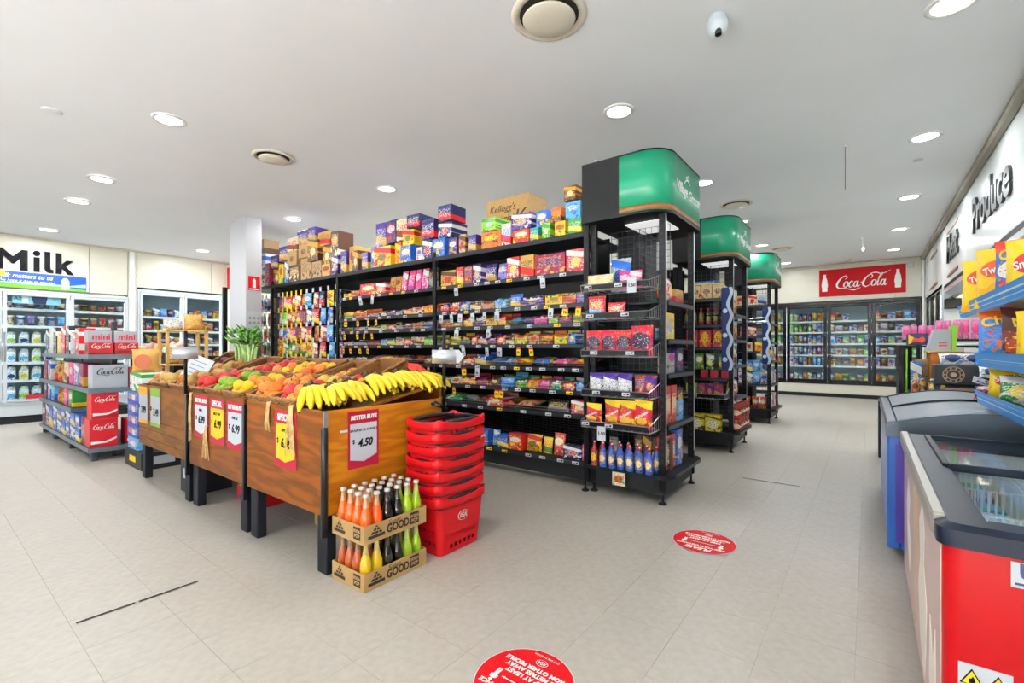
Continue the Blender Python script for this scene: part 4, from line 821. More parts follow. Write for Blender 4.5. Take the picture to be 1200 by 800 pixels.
# hanging navy clip strips on the aisle posts
for y, z0, z1, w, l in ((5.78, .95, 1.9, 'second', 0), (8.36, .95, 1.85, 'farthest', 1)):
    t = T('clip_strip', 'long navy and white scalloped clip strip hanging on the %s end display' % w, 'clip strip', (-1.30, y-.03, z0))
    pts = [(-.05, 0), (.03, 0)]+[(.035+.02*math.sin(k*.9), (z1-z0)*k/24) for k in range(1, 24)]+[(.03, z1-z0), (-.05, z1-z0)]
    MB().prism(pts, -.006, 0, 'XZ').obj('strip_card', mat('strip_navy', '1B2E6B', .35), t, local=True)
    pts = [(.02+.02*math.sin(k*.9), (z1-z0)*k/24) for k in range(0, 25)]+[(.055+.02*math.sin(k*.9), (z1-z0)*k/24) for k in range(24, -1, -1)]
    MB().prism(pts, -.008, -.001, 'XZ').obj('scallop_edge', mat('strip_pale', 'C7D5E6', .35), t, local=True)
    for k in range(3): MB().sphere((-.012, -.012, .12+.28*k), .028, .012, .028, 10, 6).obj('badge', mat('strip_pale', 'C7D5E6', .35), t, local=True)
# shelving behind the second and third end displays
for y, w in ((5.80, 'second'), (8.38, 'farthest')):
    b = T('shelving_bay', 'charcoal shelving bay running back from the %s end display' % w, 'shelving', (-2.85, y, 0))
    for x in (-1.9, -3.75): p = MB(); post(p, x, y, 2.2); p.obj('post', M['black'], b)
    MB().box(-3.75, -1.9, y+.34, y+.36, .1, 2.2).obj('back_panel', M['black'], b); MB().box(-3.75, -1.9, y+.05, y+.65, 0, .2).obj('plinth', M['char'], b)
    for z in (.235, .62, .95, 1.28, 1.61, 1.9, 2.18): MB().box(-3.73, -1.93, y, y+.7, z-.025, z).obj('shelf', M['shelf'], b)
# ================================================================ PRODUCE STANDS
PLY = [wood('plywood_amber_shaded', '82440A', '502404', '94560F', axis='X', seedv=1.3), wood('plywood_amber_lit', 'BC7010', '944A04', 'CC8A22', axis='Y', seedv=4.1), wood('plywood_brown', '78400E', '4C2404', '865018', axis='X', seedv=7.7), wood('pine_plank', '7A4812', '502A06', '8A581E', axis='X', seedv=2.2)]  # amber front darker, side lighter: shade and light put into the colours
WK = wicker('wicker_tan', '9A6428', '4A2A0E'); WKD = wicker('wicker_brown', '7E4A1E', '40220C'); WKR = wicker('wicker_rim', 'A87438', '6E4218')
POSTM = mat('navy_black_post', '12161E', .3); LEGM = mat('charcoal_leg', '161A22', .5, spec=.3)
Y0, Y1 = 1.33, 2.19; ZB, ZT2 = .32, .87
UN = [(-3.17, -2.25), (-4.15, -3.19), (-5.41, -4.19)]
ULAB = ['amber plywood produce stand holding bananas and apples', 'brown plywood produce stand with three price signs on the front', 'slatted pine produce stand nearest the cola cartons']
deck = lambda y: .835+(y-1.36)*.17
SL = math.atan(.17)
stands = []
for i, (x0, x1) in enumerate(UN):
    s = T('produce_stand', ULAB[i], 'produce stand', ((x0+x1)/2, (Y0+Y1)/2, 0), group='wooden produce stands'); stands.append(s)
    pm = PLY[0] if i == 0 else PLY[2]
    if i < 2: MB().box(x0+.02, x1-.012, Y0, Y0+.018, ZB, ZT2, .002).obj('front_board', pm, s)
    else:
        zz = [ZB, .395, .475, .56, ZT2]
        for a, b in zip(zz, zz[1:]): MB().box(x0, x1-.012, Y0+R.uniform(0, .002), Y0+.018, a+.0015, b-.0015, .003).obj('plank', PLY[3], s)
    MB().box(x0+.02, x1-.02, Y1-.018, Y1, ZB, ZT2+.09, .002).obj('rear_board', pm, s)
    MB().box(x1-.018, x1, Y0+.02, Y1-.02, ZB, ZT2, .002).obj('side_board', PLY[1] if i == 0 else PLY[2], s)
    MB().box(x0, x0+.018, Y0+.02, Y1-.02, ZB, ZT2, .002).obj('side_board', PLY[2], s)
    MB().prism([(Y0+.02, deck(Y0)-.02), (Y1-.02, deck(Y1)-.02), (Y1-.02, deck(Y1)-.005), (Y0+.02, deck(Y0)-.005)], x0+.02, x1-.02, 'YZ').obj('sloping_deck', PLY[3], s)
    for x in (x0+.07, x1-.06):
        for y in (Y0+.05, Y1-.06): MB().box(x-.045, x+.045, y-.03, y+.03, 0, ZB+.1, .006).obj('leg', LEGM, s)
    if i == 0: MB().lathe([(.001, 0), (.017, .002), (.017, .56), (.014, .565), (.001, .566)], (x1+.012, Y0-.008, .22), 12, caps=False).obj('corner_tube', POSTM, s)
    else: MB().box(x1-.012, x1+.012, Y0-.012, Y0+.012, .22, .84, .004).obj('corner_tube', POSTM, s)
MB().box(-2.262, -2.25, Y0-.002, Y0+.02, .786, .87).obj('corner_strip', M['alu'], stands[0])
MB().box(-2.2497, -2.2485, 1.42, 1.50, .745, .757).obj('tape_scrap', M['ticket'], stands[0])
def sign_pole(x, y, z0, z1, label, arrow):
    t = T('sign_pole', label, 'sign pole', (x, y, z0))
    MB().lathe([(.012, 0), (.012, z1-z0), (.008, z1-z0+.004)], n=10).obj('pole', M['black'], t, local=True)
    zc_ = z1-z0-.165; dx, dy = .79, .61
    path = []
    for k in range(9): a = -1.25+2.5*k/8; path.append((.085*math.sin(a), -.03*math.cos(a)))
    m = MB(); V = []
    nn = Vector((-x, -y)).normalized(); rr_ = Vector((-nn.y, nn.x)); dx, dy = rr_
    for px, py in path:
        w_ = rr_*px-nn*py; w2 = w_-nn*.003
        V += [(w_.x, w_.y, zc_-.045), (w_.x, w_.y, zc_+.045), (w2.x, w2.y, zc_-.045), (w2.x, w2.y, zc_+.045)]
    F = []
    for k in range(8): a = 4*k; F += [(a, a+4, a+5, a+1), (a+2, a+3, a+7, a+6), (a+1, a+5, a+7, a+3), (a, a+2, a+6, a+4)]
    m.add(V, F, True).obj('silver_band', mat('silver_film', 'C2C4CA', .28, .55), t, local=True)
    if arrow:
        m = MB(); o = (.085*dx, .085*dy)
        m.prism([(.07, zc_-.045), (.10, zc_-.045), (.135, zc_), (.10, zc_+.045), (.07, zc_+.045)], -.002, .002, 'XZ')
        m.v = [(vx*dx+nn.x*vy, vx*dy+nn.y*vy, vz) for vx, vy, vz in m.v]
        m.obj('arrow_point', mat('silver_film', 'C2C4CA', .28, .55), t, local=True)
    return t
sign_pole(-4.17, 1.315, .85, 1.33, 'black pole with curved silver band between the fruit stands', False)
sign_pole(-2.275, 2.215, .30, 1.31, 'black pole with silver arrow band behind the bananas', True)
# leaning white price list on the potatoes
t = T('price_card', 'white handwritten card leaning on the potatoes', 'price card', (-4.55, 1.45, .9))
cd = MB().box(-.1, .1, -.002, .002, 0, .25).obj('card', M['ticket'], t, local=True); cd.rotation_euler = (-.35, .35, .6)
for k in range(5): MB().box(-.07, .05+.01*(k % 3), -.003, -.002, .06+.035*k, .065+.035*k).obj('writing_line', mat('biro_blue', '5A6488', .6), cd, local=True)
# ---- wicker baskets
def basket(x, y, w, d, hf, hb, label, m, z=None, rx=SL, rz=0):
    z = deck(y) if z is None else z
    t = T('wicker_basket', label, 'basket', (x, y, z), group='wicker produce baskets'); t.rotation_euler = (rx, 0, rz)
    b = .90
    def ringp(s, hf, hb): return [(-w/2*s, -d/2*s, hf), (w/2*s, -d/2*s, hf), (w/2*s, d/2*s, hb), (-w/2*s, d/2*s, hb)]
    o0, o1 = ringp(b, 0, 0), ringp(1, hf, hb); i1, i0 = ringp(.95, hf, hb), ringp(b*.95, .006, .006)
    m_ = MB(); V = o0+o1+i1+i0
    F = [(3, 2, 1, 0)]
    for a, c in ((0, 4), (4, 8), (8, 12)): F += [(a+k, a+(k+1) % 4, c+(k+1) % 4, c+k) for k in range(4)]
    F += [(12, 13, 14, 15)]
    m_.add(V, F).obj('woven_body', m, t, local=True)
    wv = MB()
    for q in range(1, 6):
        f_ = q/6; s_ = b+(1-b)*f_; P4 = ringp(s_*1.005, hf*f_, hb*f_); loop = []
        for k in range(4):
            p, q_ = Vector(P4[k]), Vector(P4[(k+1) % 4]); nrm_ = Vector(((q_-p).y, -(q_-p).x, 0)).normalized()
            for j in range(12): a = p.lerp(q_, (j+.5)/12)+nrm_*(.003 if (j+q) % 2 else -.002); loop.append((a.x, a.y, a.z))
        wv.tube(loop, .0062, 4, True)
    wv.obj('weave', m, t, local=True)['kind'] = 'stuff'
    rim = MB(); pts = ringp(.99, hf, hb); full = []
    for k in range(4):
        p, q = Vector(pts[k]), Vector(pts[(k+1) % 4])
        for j in range(8): a = p.lerp(q, (j+.5)/8); full.append((a.x, a.y, a.z+.003*(-1)**j))
    rim.tube(full, .010, 6, True); rim.obj('braided_rim', WKR, t, local=True)
    return t
def local_to_world(t, p): return (Matrix.Translation(t.location) @ t.rotation_euler.to_matrix().to_4x4()) @ Vector(p)
# ---- fruit
def noisy(name, c1, c2, sc=9, rough=.36, coat=.0): return surf(name, c1, c2, sc, rough, coat=coat, coord='Object', spec=.35)
FR = dict(apple=noisy('apple_red', '9A0A14', 'C02A1C', 14), apple2=noisy('apple_streaked', 'B4240E', 'DC9E30', 16), orange=noisy('orange_peel', 'DE6206', 'D65404', 30, .45), peach=noisy('peach_skin', 'D0440C', 'E49A28', 12, .45),
          lemon=noisy('lemon_peel', 'E2B80C', 'D8A806', 20, .4), pear=noisy('pale_apple', 'D6AC3E', 'C89226', 12), mango=noisy('green_mango', '46820E', '94A21E', 8), potato=noisy('potato_skin', 'BE9C58', 'AE8642', 14, .7, 0), onion=noisy('onion_skin', 'B06E22', '985216', 10, .4), beet=noisy('beetroot', '5A1A2A', '3C1420', 10, .5), tang=noisy('tangerine_brown', 'B8701E', '8E4A14', 12, .45))
def appleprof(n=9, dim=.2): return [(max(.001, math.sin(PI*k/n)**.85), -math.cos(PI*k/n)*(1-dim*math.exp(-(math.sin(PI*k/n)*2.6)**2))) for k in range(n+1)]
APP = MB().lathe(appleprof(), n=14, caps=False).mesh('apple', [None])
STEM = MB().tube([(0, 0, .78), (.03, 0, 1.0), (.1, 0, 1.12)], .05, 5).mesh('stem', mat('stem_brown', '4A3218', .8))
LEM = MB().lathe([(.001, -1.25), (.14, -1.18), (.25, -1.05), (.62, -.75), (.92, -.35), (1, 0), (.92, .35), (.62, .75), (.25, 1.05), (.12, 1.2), (.001, 1.25)], n=14, caps=False).mesh('lemon', [None])
MAN = MB().sphere((0, 0, 0), 1, .85, 1.35, 14, 9).mesh('mango', [None])
ONI = MB().lathe([(.001, -.9), (.5, -.85), (.92, -.4), (1, 0), (.85, .45), (.4, .8), (.16, 1.0), (.1, 1.3), (.001, 1.35)], n=14, caps=False).mesh('onion', [None])
_r = random.Random(5); POT = MB().sphere((0, 0, 0), 1, .85, .8, 12, 8); POT.v = [(x*(1+.08*math.sin(3*z+y*2)), y*(1+.1*math.sin(4*x)), z) for x, y, z in POT.v]; POT = POT.mesh('potato', [None])
FM = dict(apple=(APP, .042, 'apple', 'red apple'), apple2=(APP, .043, 'apple', 'red and yellow streaked apple'), orange=(APP, .041, 'orange', 'orange'), peach=(APP, .042, 'nectarine', 'orange nectarine'), lemon=(LEM, .034, 'lemon', 'yellow lemon'), pear=(APP, .042, 'apple', 'pale yellow apple'),
          mango=(MAN, .042, 'mango', 'green mango'), potato=(POT, .045, 'potato', 'pale potato'), onion=(ONI, .040, 'onion', 'brown onion'), beet=(POT, .045, 'beetroot', 'dark beetroot'), tang=(APP, .034, 'tangerine', 'small brown tangerine'))
def fruit(kind, p, label, grp, sc=1.0):
    me, r, nm, _ = FM[kind]; r *= sc
    o = inst(nm, me, p, (R.uniform(-.9, .9), R.uniform(-.9, .9), R.uniform(0, 6)) if kind not in ('lemon', 'mango', 'potato') else (R.uniform(1.1, 1.9), R.uniform(-.3, .3), R.uniform(0, 6)), (r, r, r*.94), FR[kind], None, label, nm, grp)
    if nm in ('apple',): inst('stem', STEM, parent=o)
    return o
def fill(t, w, d, kinds, place, n=(3, 4), base=.045, layers=1, skip=0, sc=1.14, y_from=0, maxn=99):
    k = 0
    for L in range(layers):
        nx, ny = n[0]-L, n[1]-L
        for j in range(ny):
            for i in range(nx):
                if R.random() < skip or k >= maxn: continue
                x = -w/2+w*(i+.5)/nx+R.uniform(-.006, .006); y = -d/2+y_from+(d-y_from)*(j+.5)/ny+R.uniform(-.006, .006)
                kd = kinds[(i+j*2+L+int(R.random()*1.6)) % len(kinds)]
                p = local_to_world(t, (x, y, base+.052*L))
                fruit(kd, p, '%s, %s from the front corner, %s' % (FM[kd][3], nth(k), place), 'fruit in the '+place, sc); k += 1
bk = basket
t = bk(-3.005, 1.535, .31, .40, .075, .12, 'wicker basket of orange nectarines on the banana stand', WK); fill(t, .25, .33, ['peach', 'apple2', 'peach', 'orange'], 'nectarine basket', (3, 4), .05, 2)
t = bk(-2.69, 1.535, .31, .40, .075, .12, 'wicker basket of large red apples beside the bananas', WK); fill(t, .25, .33, ['apple', 'apple', 'pear', 'apple2'], 'large red apple basket', (3, 4), .05, 2)
t = bk(-3.005, 1.95, .31, .40, .075, .14, 'rear wicker basket behind the nectarines, partly empty', WK); fill(t, .25, .33, ['apple2', 'pear', 'orange'], 'basket behind the nectarines', (3, 4), .05, 1, .25)
t = bk(-2.69, 1.95, .31, .40, .075, .16, 'rear wicker basket half empty behind the red apples', WK); fill(t, .25, .33, ['apple', 'apple', 'pear'], 'half empty basket', (3, 4), .05, 1, .5)
t = bk(-3.99, 1.535, .29, .40, .075, .12, 'wicker basket of dark red apples on the three-sign stand', WKD); fill(t, .24, .33, ['apple'], 'dark red apple basket', (3, 4), .05, 2)
t = bk(-3.69, 1.535, .29, .40, .075, .12, 'wicker basket of green mangoes on the three-sign stand', WK); fill(t, .24, .33, ['mango', 'mango', 'mango', 'lemon'], 'green mango basket', (3, 3), .055, 2)
t = bk(-3.385, 1.535, .29, .40, .075, .12, 'wicker basket of lemons and oranges on the three-sign stand', WK); fill(t, .24, .33, ['peach', 'lemon', 'lemon', 'lemon'], 'front lemon basket', (3, 4), .05, 2)
t = bk(-3.99, 1.95, .29, .40, .075, .15, 'rear wicker basket of red apples by the celery', WK); fill(t, .24, .33, ['apple'], 'red apple basket by the celery', (3, 4), .05, 2)
t = bk(-3.69, 1.95, .29, .40, .075, .14, 'rear wicker basket of yellow lemons and red apples', WK); fill(t, .24, .33, ['lemon', 'apple2', 'lemon'], 'rear lemon basket', (3, 4), .05, 2)
t = bk(-3.385, 1.95, .29, .40, .075, .14, 'rear wicker basket of oranges with a lemon', WK); fill(t, .24, .33, ['orange', 'peach', 'lemon', 'orange'], 'rear orange basket', (3, 4), .05, 2)
t = bk(-4.83, 1.535, .37, .40, .075, .12, 'brown wicker basket of pale potatoes under the leaning card', WKD); fill(t, .31, .33, ['potato'], 'potato basket', (4, 4), .05, 2)
t = bk(-4.42, 1.535, .37, .40, .075, .12, 'brown wicker basket of onions beside the sign pole', WKD); fill(t, .31, .33, ['onion', 'potato', 'onion'], 'onion basket', (4, 4), .05, 2)
t = bk(-5.2, 1.95, .34, .40, .09, .17, 'rear wicker basket of dark beetroot', WKD, rx=.35); fill(t, .27, .33, ['beet'], 'beetroot basket', (3, 4), .05, 2)
t = bk(-4.83, 1.95, .36, .40, .075, .15, 'rear wicker basket of brown onions by the beetroot', WKD); fill(t, .30, .33, ['onion', 'potato'], 'rear onion basket', (4, 4), .05, 2)
t = bk(-4.42, 1.95, .36, .40, .075, .15, 'rear wicker basket of garlic coloured potatoes', WKD); fill(t, .30, .33, ['potato'], 'rear potato basket', (4, 4), .05, 1)
for k in range(22):
    i, j = k % 4, (k//4) % 4; L = k//16
    p = (-5.33+.075*i+(.03 if L else 0), 1.42+.075*j+(.03 if L else 0), deck(1.42+.075*j)+.033+.05*L)
    fruit('tang', p, 'small brown tangerine in the loose pile, %s from the corner' % nth(k), 'loose tangerines on the pine stand')
# celery and leek bunches
for q, (x, y, h) in enumerate(((-5.02, 2.06, .34), (-4.86, 2.07, .36), (-4.72, 2.02, .30))):
    t = T('celery_bunch', ['dark leafy celery bunch standing nearest the white pier', 'tall pale celery bunch standing among the onions', 'short celery bunch leaning toward the apples'][q], 'celery', (x, y, deck(y)+.05), group='celery bunches'); r_ = random.Random(q)
    for k in range(9):
        a = 2*PI*k/9; d_ = .025+.015*(k % 2); lean = r_.uniform(.02, .06)
        MB().tube([(d_*math.cos(a), d_*math.sin(a), 0), (d_*1.2*math.cos(a), d_*1.2*math.sin(a), h*.45), ((d_+lean)*math.cos(a), (d_+lean)*math.sin(a), h*.8)], .013, 6, radii=[.018, .014, .006]).obj('stalk', M['stalk'], t, local=True)
        bx, by = (d_+lean)*math.cos(a), (d_+lean)*math.sin(a)
        for j in range(4):
            a2 = a+r_.uniform(-1, 1); l_ = r_.uniform(.05, .10); zt = h*(.68+.1*j); ux, uy = math.cos(a2), math.sin(a2)
            c0 = Vector((bx*.8, by*.8, zt)); tip = c0+Vector((ux*l_, uy*l_, r_.uniform(.02, .09))); sd = Vector((-uy, ux, 0))*l_*.32; mid = c0.lerp(tip, .5)
            MB().add([c0, mid+sd+Vector((0, 0, .008)), tip, mid-sd+Vector((0, 0, .008)), mid-Vector((0, 0, .006))], [(0, 1, 4), (1, 2, 4), (2, 3, 4), (3, 0, 4), (0, 3, 2, 1)], True).obj('leaf', M['leaf'], t, local=True)
# ---- bananas
BAN = mat('banana_peel', 'F0CB1E', .42, coat=.15); BTIP = mat('banana_tip', '3A3216', .7); BGRN = surf('banana_stalk', 'A9A83A', '8A9A30', 10, .5)
def banana_mesh():
    m = MB(); pts = []; rad = []
    for k in range(11):
        s = k/10; a = -.15+1.25*s; pts.append((0, -.155*math.sin(a), -.155*(1-math.cos(a)))); rad.append((.007, .010, .0155, .018, .0188, .019, .0188, .018, .016, .0105, .005)[k])
    m.tube(pts, .018, 6, radii=rad); m.cur = 1; e = pts[-1]; m.sphere(e, .006, .006, .006, 6, 4)
    return m.mesh('banana', [BAN, BTIP])
BANM = banana_mesh()
def hand(x, y, z, rz, n, label, rx=0, sc=1.0, grn=False):
    t = T('banana_bunch', label, 'banana bunch', (x, y, z), rz, group='banana bunches'); t.rotation_euler = (rx, 0, rz); t.scale = (sc,)*3
    for k in range(n):
        a = (k-(n-1)/2)*.24
        inst('banana', BANM, (.012*(k-(n-1)/2), 0, -.004*abs(k-(n-1)/2)), (R.uniform(-.1, .05), R.uniform(-.15, .15), a), parent=t, m=None if not grn else None)
    MB().tube([(-.014*n/2, .006, .002), (0, .016, .008), (.014*n/2, .006, .002)], .011, 6).tube([(0, .012, .006), (0, .035, .018)], .012, 6).obj('crown', BTIP if not grn else BGRN, t, local=True)
HB0 = [(-2.50, 1.43, .985, 1.2, 4, 'banana bunch lying along the near corner of the stand'), (-2.40, 1.50, .985, 1.9, 4, 'second banana bunch from the near corner'), (-2.42, 1.62, 1.0, 1.3, 4, 'banana bunch drooping over the better buys sign'), (-2.42, 1.76, 1.03, 1.75, 5, 'banana bunch with dark crown above the better buys sign'),
      (-2.40, 1.86, 1.02, 1.35, 4, 'banana bunch in the middle of the long row'), (-2.41, 1.98, 1.045, 1.8, 5, 'banana bunch nearest the red plastic sheet'), (-2.39, 2.06, 1.04, 1.4, 4, 'second last banana bunch toward the arrow pole'), (-2.37, 2.14, 1.03, 1.9, 4, 'last banana bunch beside the arrow pole'), (-2.47, 1.54, .99, .9, 3, 'small banana bunch against the apple basket'), (-2.47, 1.9, 1.03, 2.2, 4, 'banana bunch behind the middle of the row')]
for x, y, z, rz, n, l in HB0: hand(x-.045, y, z-.005, rz+R.uniform(-.25, .25), n+(1 if n < 5 else 0), l, R.uniform(-.3, .1), 1.2)
# red plastic sheet at the back
m_ = MB(); m_.add([(-2.78, 2.12, 1.03), (-2.50, 2.10, 1.02), (-2.36, 2.14, 1.02), (-2.56, 2.14, 1.10), (-2.72, 2.16, 1.07), (-2.40, 2.25, 1.0), (-2.78, 2.27, 1.0), (-2.56, 2.24, 1.09)], [(0, 1, 3, 4), (1, 2, 3), (2, 5, 7, 3), (3, 7, 6, 4), (4, 6, 0), (0, 6, 5, 2, 1)])
m_.obj('red_display_sheet', mat('red_card_sheet', 'E23A2A', .5), label='folded red plastic sheet behind the bananas', cat='plastic sheet')
# ---- price signs
def price_sign(cx, cy, ztop, w, h, head, body, price, label, axis='-Y', line='', bodyc='white', foot=True):
    right, nrm = ((1, 0, 0), (0, -1, 0)) if axis == '-Y' else ((0, 1, 0), (1, 0, 0))
    t = T('price_sign', label, 'price sign', (cx+nrm[0]*.002, cy+nrm[1]*.002, ztop-h), group='produce price signs')
    def plate(nm, pts, off, m):
        V = []; n = len(pts)
        for o in (off, off+.0012):
            for a, b in pts: V.append((right[0]*a+nrm[0]*o, right[1]*a+nrm[1]*o, b))
        F = [list(range(n))[::-1], list(range(n, 2*n))]+[(i, (i+1) % n, n+(i+1) % n, n+i) for i in range(n)]
        return MB().add(V, F).obj(nm, m, t, local=True)
    plate('card', [(-w/2, 0), (w/2, 0), (w/2, h), (-w/2, h)], 0, mat('sign_magenta_red', 'A41C38', .45, spec=.2))
    plate('panel', [(-w*.43, h*.16), (0 if foot else -w*.2, h*.10), (w*.43, h*.20), (w*.43, h*.78), (-w*.43, h*.78)], .0012, mat('panel_yellow', 'D9BA12', .45) if bodyc == 'yellow' else mat('panel_white_shaded', 'C6CBD4', .45))  # white panel greyed, its shade is put into the colour
    def tx(s, size, zz, m, xx=0, **k):
        o = text(s, size, m, None, (0, 0, 0), right, (0, 0, 1), **k); o.parent = t; o.location = (right[0]*xx+nrm[0]*.0032, right[1]*xx+nrm[1]*.0032, zz)
    tx(head, w*.155 if len(head) > 8 else w*.21, h*.885, M['signwhite'], off=.0015, sx=.9, shear=.15 if len(head) > 8 else 0)
    if line: tx(line, w*.10, h*.66, M['ink'], sx=.9)
    tx('$', w*.17, h*.47, M['ink'], -w*.33); tx(price, w*.30, h*.43, M['ink'], w*.04, off=.002, shear=.2, sx=.9)
    return t
price_sign(-2.25, 1.566, .852, .20, .315, 'BETTER BUYS', '', '4.50', 'white and crimson sign pricing bananas on the stand side', '+X', 'BANANA XL STAGE 3')
price_sign(-2.655, 1.33, .838, .25, .325, 'SPECIAL', '', '6.99', 'yellow special sign half covered by raffia under the apples', '-Y', 'APPLE R', 'yellow')
price_sign(-3.90, 1.33, .85, .25, .31, 'BETTER BUYS', '', '6.99', 'white and crimson sign beside the sign pole', '-Y', 'PINK L')
price_sign(-3.61, 1.33, .848, .25, .315, 'SPECIAL', '', '6.99', 'yellow special sign in the middle of three', '-Y', 'NECT YLW', 'yellow')
price_sign(-3.32, 1.33, .845, .25, .315, 'BETTER BUYS', '', '6.99', 'white and crimson sign nearest the banana stand', '-Y', 'PEAR KG')
for x, pr, l, c in ((-5.265, '2.99', 'narrow shade-toned price sign with orange head on the pine stand', 'D89A2C'), (-4.925, '3.49', 'narrow shade-toned price sign with green head on the pine stand', '7AA23A')):
    t = T('price_sign', l, 'price sign', (x, 1.328, .52), group='produce price signs')
    MB().box(-.125, .125, -.0025, -.001, 0, .33).obj('card', mat('sign_shaded', 'A9AEB4', .45), t, local=True); MB().box(-.125, .125, -.0035, -.0025, .26, .33).box(-.125, .125, -.0035, -.0025, 0, .03).obj('heading', mat('head_'+c, c, .5), t, local=True)  # grey of the card is shade put into its colour
    for s_, sz, zz in ((pr, .088, .12), ('$', .045, .15)):
        o = text(s_, sz, M['ink'], None, (0, 0, 0), (1, 0, 0), (0, 0, 1), off=.001, sx=.9); o.parent = t; o.location = (.018 if s_ != '$' else -.105, -.004, zz)
# ---- raffia
def raffia(x, z, n, ln, label, spread=.05):
    m = MB(); r_ = random.Random(int(x*100)); 
    for k in range(n):
        a = r_.uniform(-1, 1)*spread; l_ = ln*r_.uniform(.55, 1)
        m.tube([(x+r_.uniform(-.015, .015), 1.345, z+.01), (x+r_.uniform(-.02, .02), 1.322, z), (x+a*.5, 1.317+r_.uniform(-.006, .002), z-l_*.45), (x+a+r_.uniform(-.01, .01), 1.318+r_.uniform(-.006, .002), z-l_)], .002, 4, radii=[.004, .004, .003, .0015])
    m.obj('raffia_tassel', M['raffia'], label=label, cat='raffia', group='raffia tassels')
raffia(-2.58, .875, 30, .29, 'thick raffia tassel hanging over the yellow special sign', .06)
raffia(-2.845, .875, 20, .17, 'raffia tassel beside the yellow special sign at the board joint', .035)
raffia(-3.79, .64, 20, .24, 'raffia tassel below the yellow middle sign', .06)
raffia(-4.09, .86, 20, .38, 'long raffia fringe beside the sign pole', .03)
# ---- cartons under the stands
def lbl(o, s, size, m, org, right=(1, 0, 0), up=(0, 0, 1), **k): return text(s, size, m, o, org, right, up, **k)
o = MB().box(-4.02, -3.60, 1.62, 1.95, .002, .26, .004).obj('fruit_carton', pk('1F2F8A', 'yellow', 'red', 'yellow', .12, .18, .6, .2, .12), label='blue and yellow carton under the three-sign stand', cat='carton')
o = MB().box(-4.62, -4.36, 1.42, 1.72, .002, .26, .004).obj('crate', mat('black_carton', '24272C', .5), label='black carton with white label under the pine stand', cat='carton')
MB().box(-4.55, -4.47, 1.418, 1.42, .12, .2).obj('label_patch', M['ticket'], o)
MB().box(-4.78, -4.66, 1.5, 1.6, .002, .28, .006).obj('yellow_bag_roll', mat('mustard_roll', 'B8A23A', .6), label='mustard yellow roll standing under the pine stand', cat='roll')
o = MB().box(-3.0, -2.55, 1.7, 2.1, .002, .2, .004).obj('cardboard_box', M['kraft'], label='brown cardboard box deep under the banana stand', cat='carton')
MB().box(-2.98, -2.9, 1.698, 1.7, .08, .16).obj('label_patch', M['ticket'], o)
# ================================================================ BOTTLE TRAYS
BODY = MB().lathe([(.001, .002), (.026, .002), (.030, .008), (.030, .095), (.028, .12), (.020, .15), (.0155, .165)], n=14, caps=False).mesh('drink', [None])
NECK = MB().lathe([(.0155, .165), (.0125, .19), (.012, .215), (.0145, .217), (.0145, .222)], n=12, caps=False).mesh('neck', [None])
CAPM = MB().lathe([(.016, .216), (.016, .222), (.0145, .230), (.001, .231)], n=12, caps=False).mesh('crown_cap', mat('cap_silver', 'D8D4CC', .3, .4))
drink = {'orange': mat('orange_drink', 'E85A0C', .12, coat=.8), 'amber': mat('amber_drink', 'A8440C', .12, coat=.8), 'cola': mat('cola_drink', '140A0A', .08, coat=.8), 'lime': mat('lime_drink', '9DBB14', .12, coat=.8), 'yellow': mat('yellow_drink', 'DDB414', .12, coat=.8)}
neckm = {k: mat(k+'_neck_glass', c, .08, coat=.9) for k, c in dict(orange='C8956A', amber='9A7A60', cola='3A3436', lime='B4C06A', yellow='C8B46A').items()}
def bottle(x, y, z, c, label, grp):
    t = inst('soda_bottle', BODY, (x, y, z), (0, 0, 0), (1, 1, 1), drink[c], None, label, 'bottle', grp)
    inst('neck', NECK, m=neckm[c], parent=t); inst('crown_cap', CAPM, parent=t)
